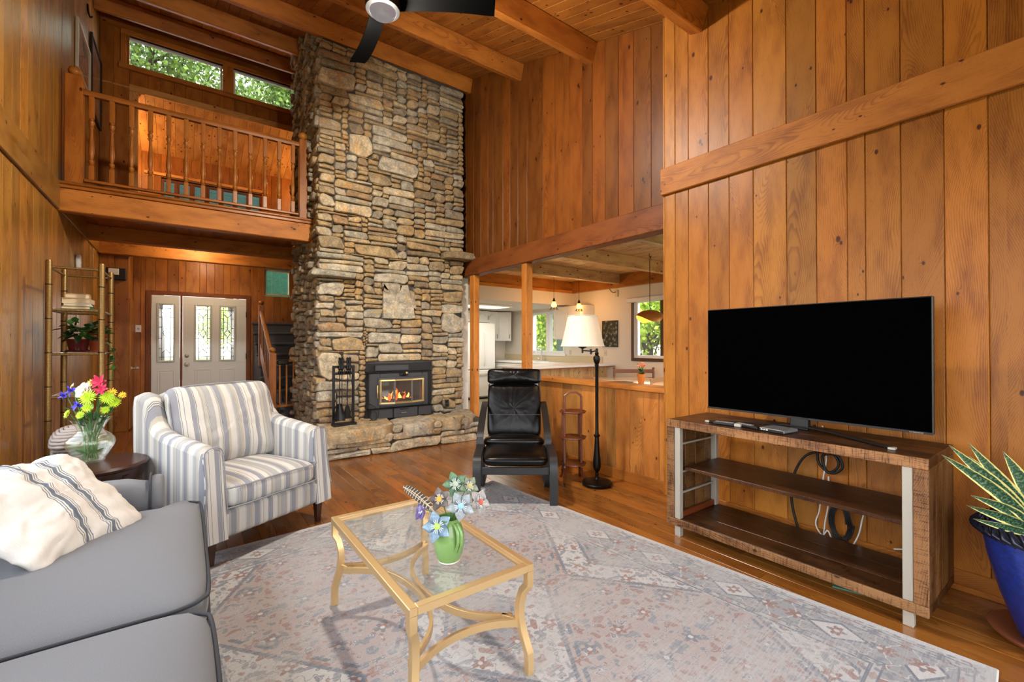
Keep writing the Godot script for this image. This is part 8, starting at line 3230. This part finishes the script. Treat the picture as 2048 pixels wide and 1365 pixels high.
func build_media_things() -> void:
	var d := thing("disc_drive", "slim silver disc drive on the media stand below the television", "disc drive", Vector3(2.885, 0.8015, -1.215), deg_to_rad(-7.0))
	var g := G.new()
	g.box(Vector3(0, 0.012, 0), Vector3(0.15, 0.018, 0.15), 0.004)
	obj("case", g, mat(Color(0.55, 0.55, 0.56), 0.35, 0.6), d)
	var fr := G.new()
	fr.box(Vector3(-0.0755, 0.011, 0), Vector3(0.003, 0.013, 0.144), 0.0)
	obj("front", fr, M.black_flat, d)
	var bt := G.new()
	for k in 3:
		bt.box(Vector3(-0.0775, 0.012, -0.055 + k * 0.016), Vector3(0.0015, 0.006, 0.011), 0.0)
	obj("buttons", bt, M.white, d)
	for k in 2:
		var r := thing("remote_control", ["black remote control with grey end at the left of the media stand", "black remote control lying next to the disc drive"][k], "remote", Vector3([2.835, 2.86][k], 0.8015, [-1.50, -1.385][k]), deg_to_rad([100.0, 76.0][k]))
		var b := G.new()
		b.box(Vector3(0, 0.009, 0), Vector3(0.17, 0.018, 0.045), 0.005)
		obj("body", b, mat(Color(0.05, 0.05, 0.05), 0.4), r)
		if k == 0:
			var e := G.new()
			e.box(Vector3(-0.065, 0.0095, 0), Vector3(0.042, 0.0205, 0.047), 0.004)
			obj("end_cap", e, M.steel, r)
		for i in 8:
			for j in 3:
				var bu := G.new()
				bu.box(Vector3(-0.03 + i * 0.014, 0.0185, -0.013 + j * 0.013), Vector3(0.008, 0.003, 0.008), 0.001)
				obj("button", bu, mat(Color(0.55, 0.55, 0.55), 0.5), r)
	# cords hanging behind the stand
	var blk: StandardMaterial3D = M.black_flat
	var c1 := G.new()
	c1.tube(spline([Vector3(3.30, 0.80, -1.17), Vector3(3.33, 0.66, -1.165), Vector3(3.34, 0.55, -1.16), Vector3(3.34, 0.50, -1.09), Vector3(3.34, 0.55, -1.03), Vector3(3.34, 0.62, -1.06), Vector3(3.34, 0.60, -1.14), Vector3(3.34, 0.50, -1.11), Vector3(3.34, 0.56, -1.05), Vector3(3.345, 0.63, -1.10), Vector3(3.345, 0.58, -1.24), Vector3(3.345, 0.40, -1.32), Vector3(3.345, 0.22, -1.32), Vector3(3.345, 0.03, -1.27)], 6), 0.008, 6)
	tag(obj("power_cable", c1, blk), "thick black cable coiled behind the media stand shelf", "cable")
	var c2 := G.new()
	var cp := []
	for k in 60:
		var t := k / 59.0 * TAU * 4.0
		cp.append(Vector3(3.33 + 0.004 * (k % 5), 0.20 + 0.105 * sin(t), -1.06 + 0.05 * cos(t) + 0.0006 * k))
	c2.tube(cp, 0.005, 5)
	tag(obj("coiled_cable", c2, blk), "black cable tied in a loose coil under the shelf", "cable")
	var wh: StandardMaterial3D = mat(Color(0.82, 0.82, 0.80), 0.5)
	var k := 0
	for pts in [[Vector3(3.31, 0.80, -1.13), Vector3(3.345, 0.60, -1.12), Vector3(3.35, 0.45, -1.14), Vector3(3.35, 0.25, -1.16), Vector3(3.34, 0.15, -1.18), Vector3(3.33, 0.09, -1.14), Vector3(3.33, 0.13, -1.11), Vector3(3.33, 0.09, -1.09)], [Vector3(3.32, 0.48, -1.10), Vector3(3.345, 0.30, -1.11), Vector3(3.345, 0.16, -1.13), Vector3(3.345, 0.03, -1.14)], [Vector3(3.345, 0.40, -0.86), Vector3(3.345, 0.30, -0.92), Vector3(3.34, 0.15, -0.95), Vector3(3.33, 0.03, -1.0)], [Vector3(3.345, 0.13, -0.62), Vector3(3.345, 0.15, -0.70), Vector3(3.34, 0.13, -0.78)]]:
		var g2 := G.new()
		g2.tube(spline(pts, 6), 0.0045, 6)
		tag(obj("white_cable", g2, wh), ["thin white cable dropping from the television to a small coil", "thin white cable hanging straight down under the shelf", "white cable curving down at the right under the shelf", "short white cable end near the right upright"][k], "cable", "white cables behind the stand")
		k += 1
	var us := G.new()
	us.tube(spline([Vector3(3.255, 0.803, -1.40), Vector3(3.275, 0.80, -1.40), Vector3(3.30, 0.72, -1.395), Vector3(3.30, 0.66, -1.385)], 5), 0.004, 6)
	us.box(Vector3(3.30, 0.645, -1.384), Vector3(0.012, 0.035, 0.016), 0.002)
	tag(obj("plug_lead", us, blk), "black lead with a small plug dangling below the stand top", "cable")
	var pp := G.new()
	pp.X = Transform3D(Basis(Vector3.UP, 0.3), Vector3(2.90, 0.0035, -0.86))
	pp.box(Vector3.ZERO, Vector3(0.05, 0.006, 0.16), 0.001)
	tag(obj("green_booklet", pp, mat(Color(0.30, 0.48, 0.40), 0.7)), "green booklet lying on the floor under the media stand", "booklet")

func build_small_things() -> void:
	build_snake_plant()
	build_etagere()
	build_vase()
	build_paper_flowers()
	build_fan()
	build_wall_things()
	build_media_things()
	# lamps out of sight: two in the loft beyond the balcony, one in the entry hall behind a beam
	for k in 4:
		var at: Vector3 = [Vector3(-0.87, 4.45, -9.5), Vector3(2.05, 4.45, -9.45), Vector3(0.3, 2.765, -9.02), Vector3(0.15, 2.81, -8.3)][k]
		var l := thing("globe_lamp", ["warm globe lamp at the left end of the loft beyond the balcony", "warm globe lamp at the right end of the loft behind the chimney", "warm globe lamp on the entry hall ceiling nearest the front door", "warm globe lamp under the balcony between its two inner beams"][k], "lamp", at)
		var g := G.new()
		g.ball(Vector3.ZERO, Vector3(0.09, 0.042, 0.09))
		obj("bulb", g, glow(Color(1.0, 0.75, 0.42), 0.25), l)
		var st := G.new()
		st.tube([Vector3(0, 0.03, 0), Vector3(0, [0.5, 0.5, 0.09, 0.05][k] + 0.001, 0)], 0.02, 8)
		obj("stem", st, M.black_metal, l)
		var L := OmniLight3D.new()
		L.name = "globe_light"
		L.light_color = [Color(1.0, 0.80, 0.55), Color(1.0, 0.80, 0.55), Color(1.0, 0.90, 0.75), Color(1.0, 0.90, 0.75)][k]
		L.light_energy = [0.11, 0.10, 0.05, 0.08][k]
		L.light_size = 0.05
		L.omni_range = 8.0
		L.omni_attenuation = 2.0
		L.shadow_enabled = true
		l.add_child(L)
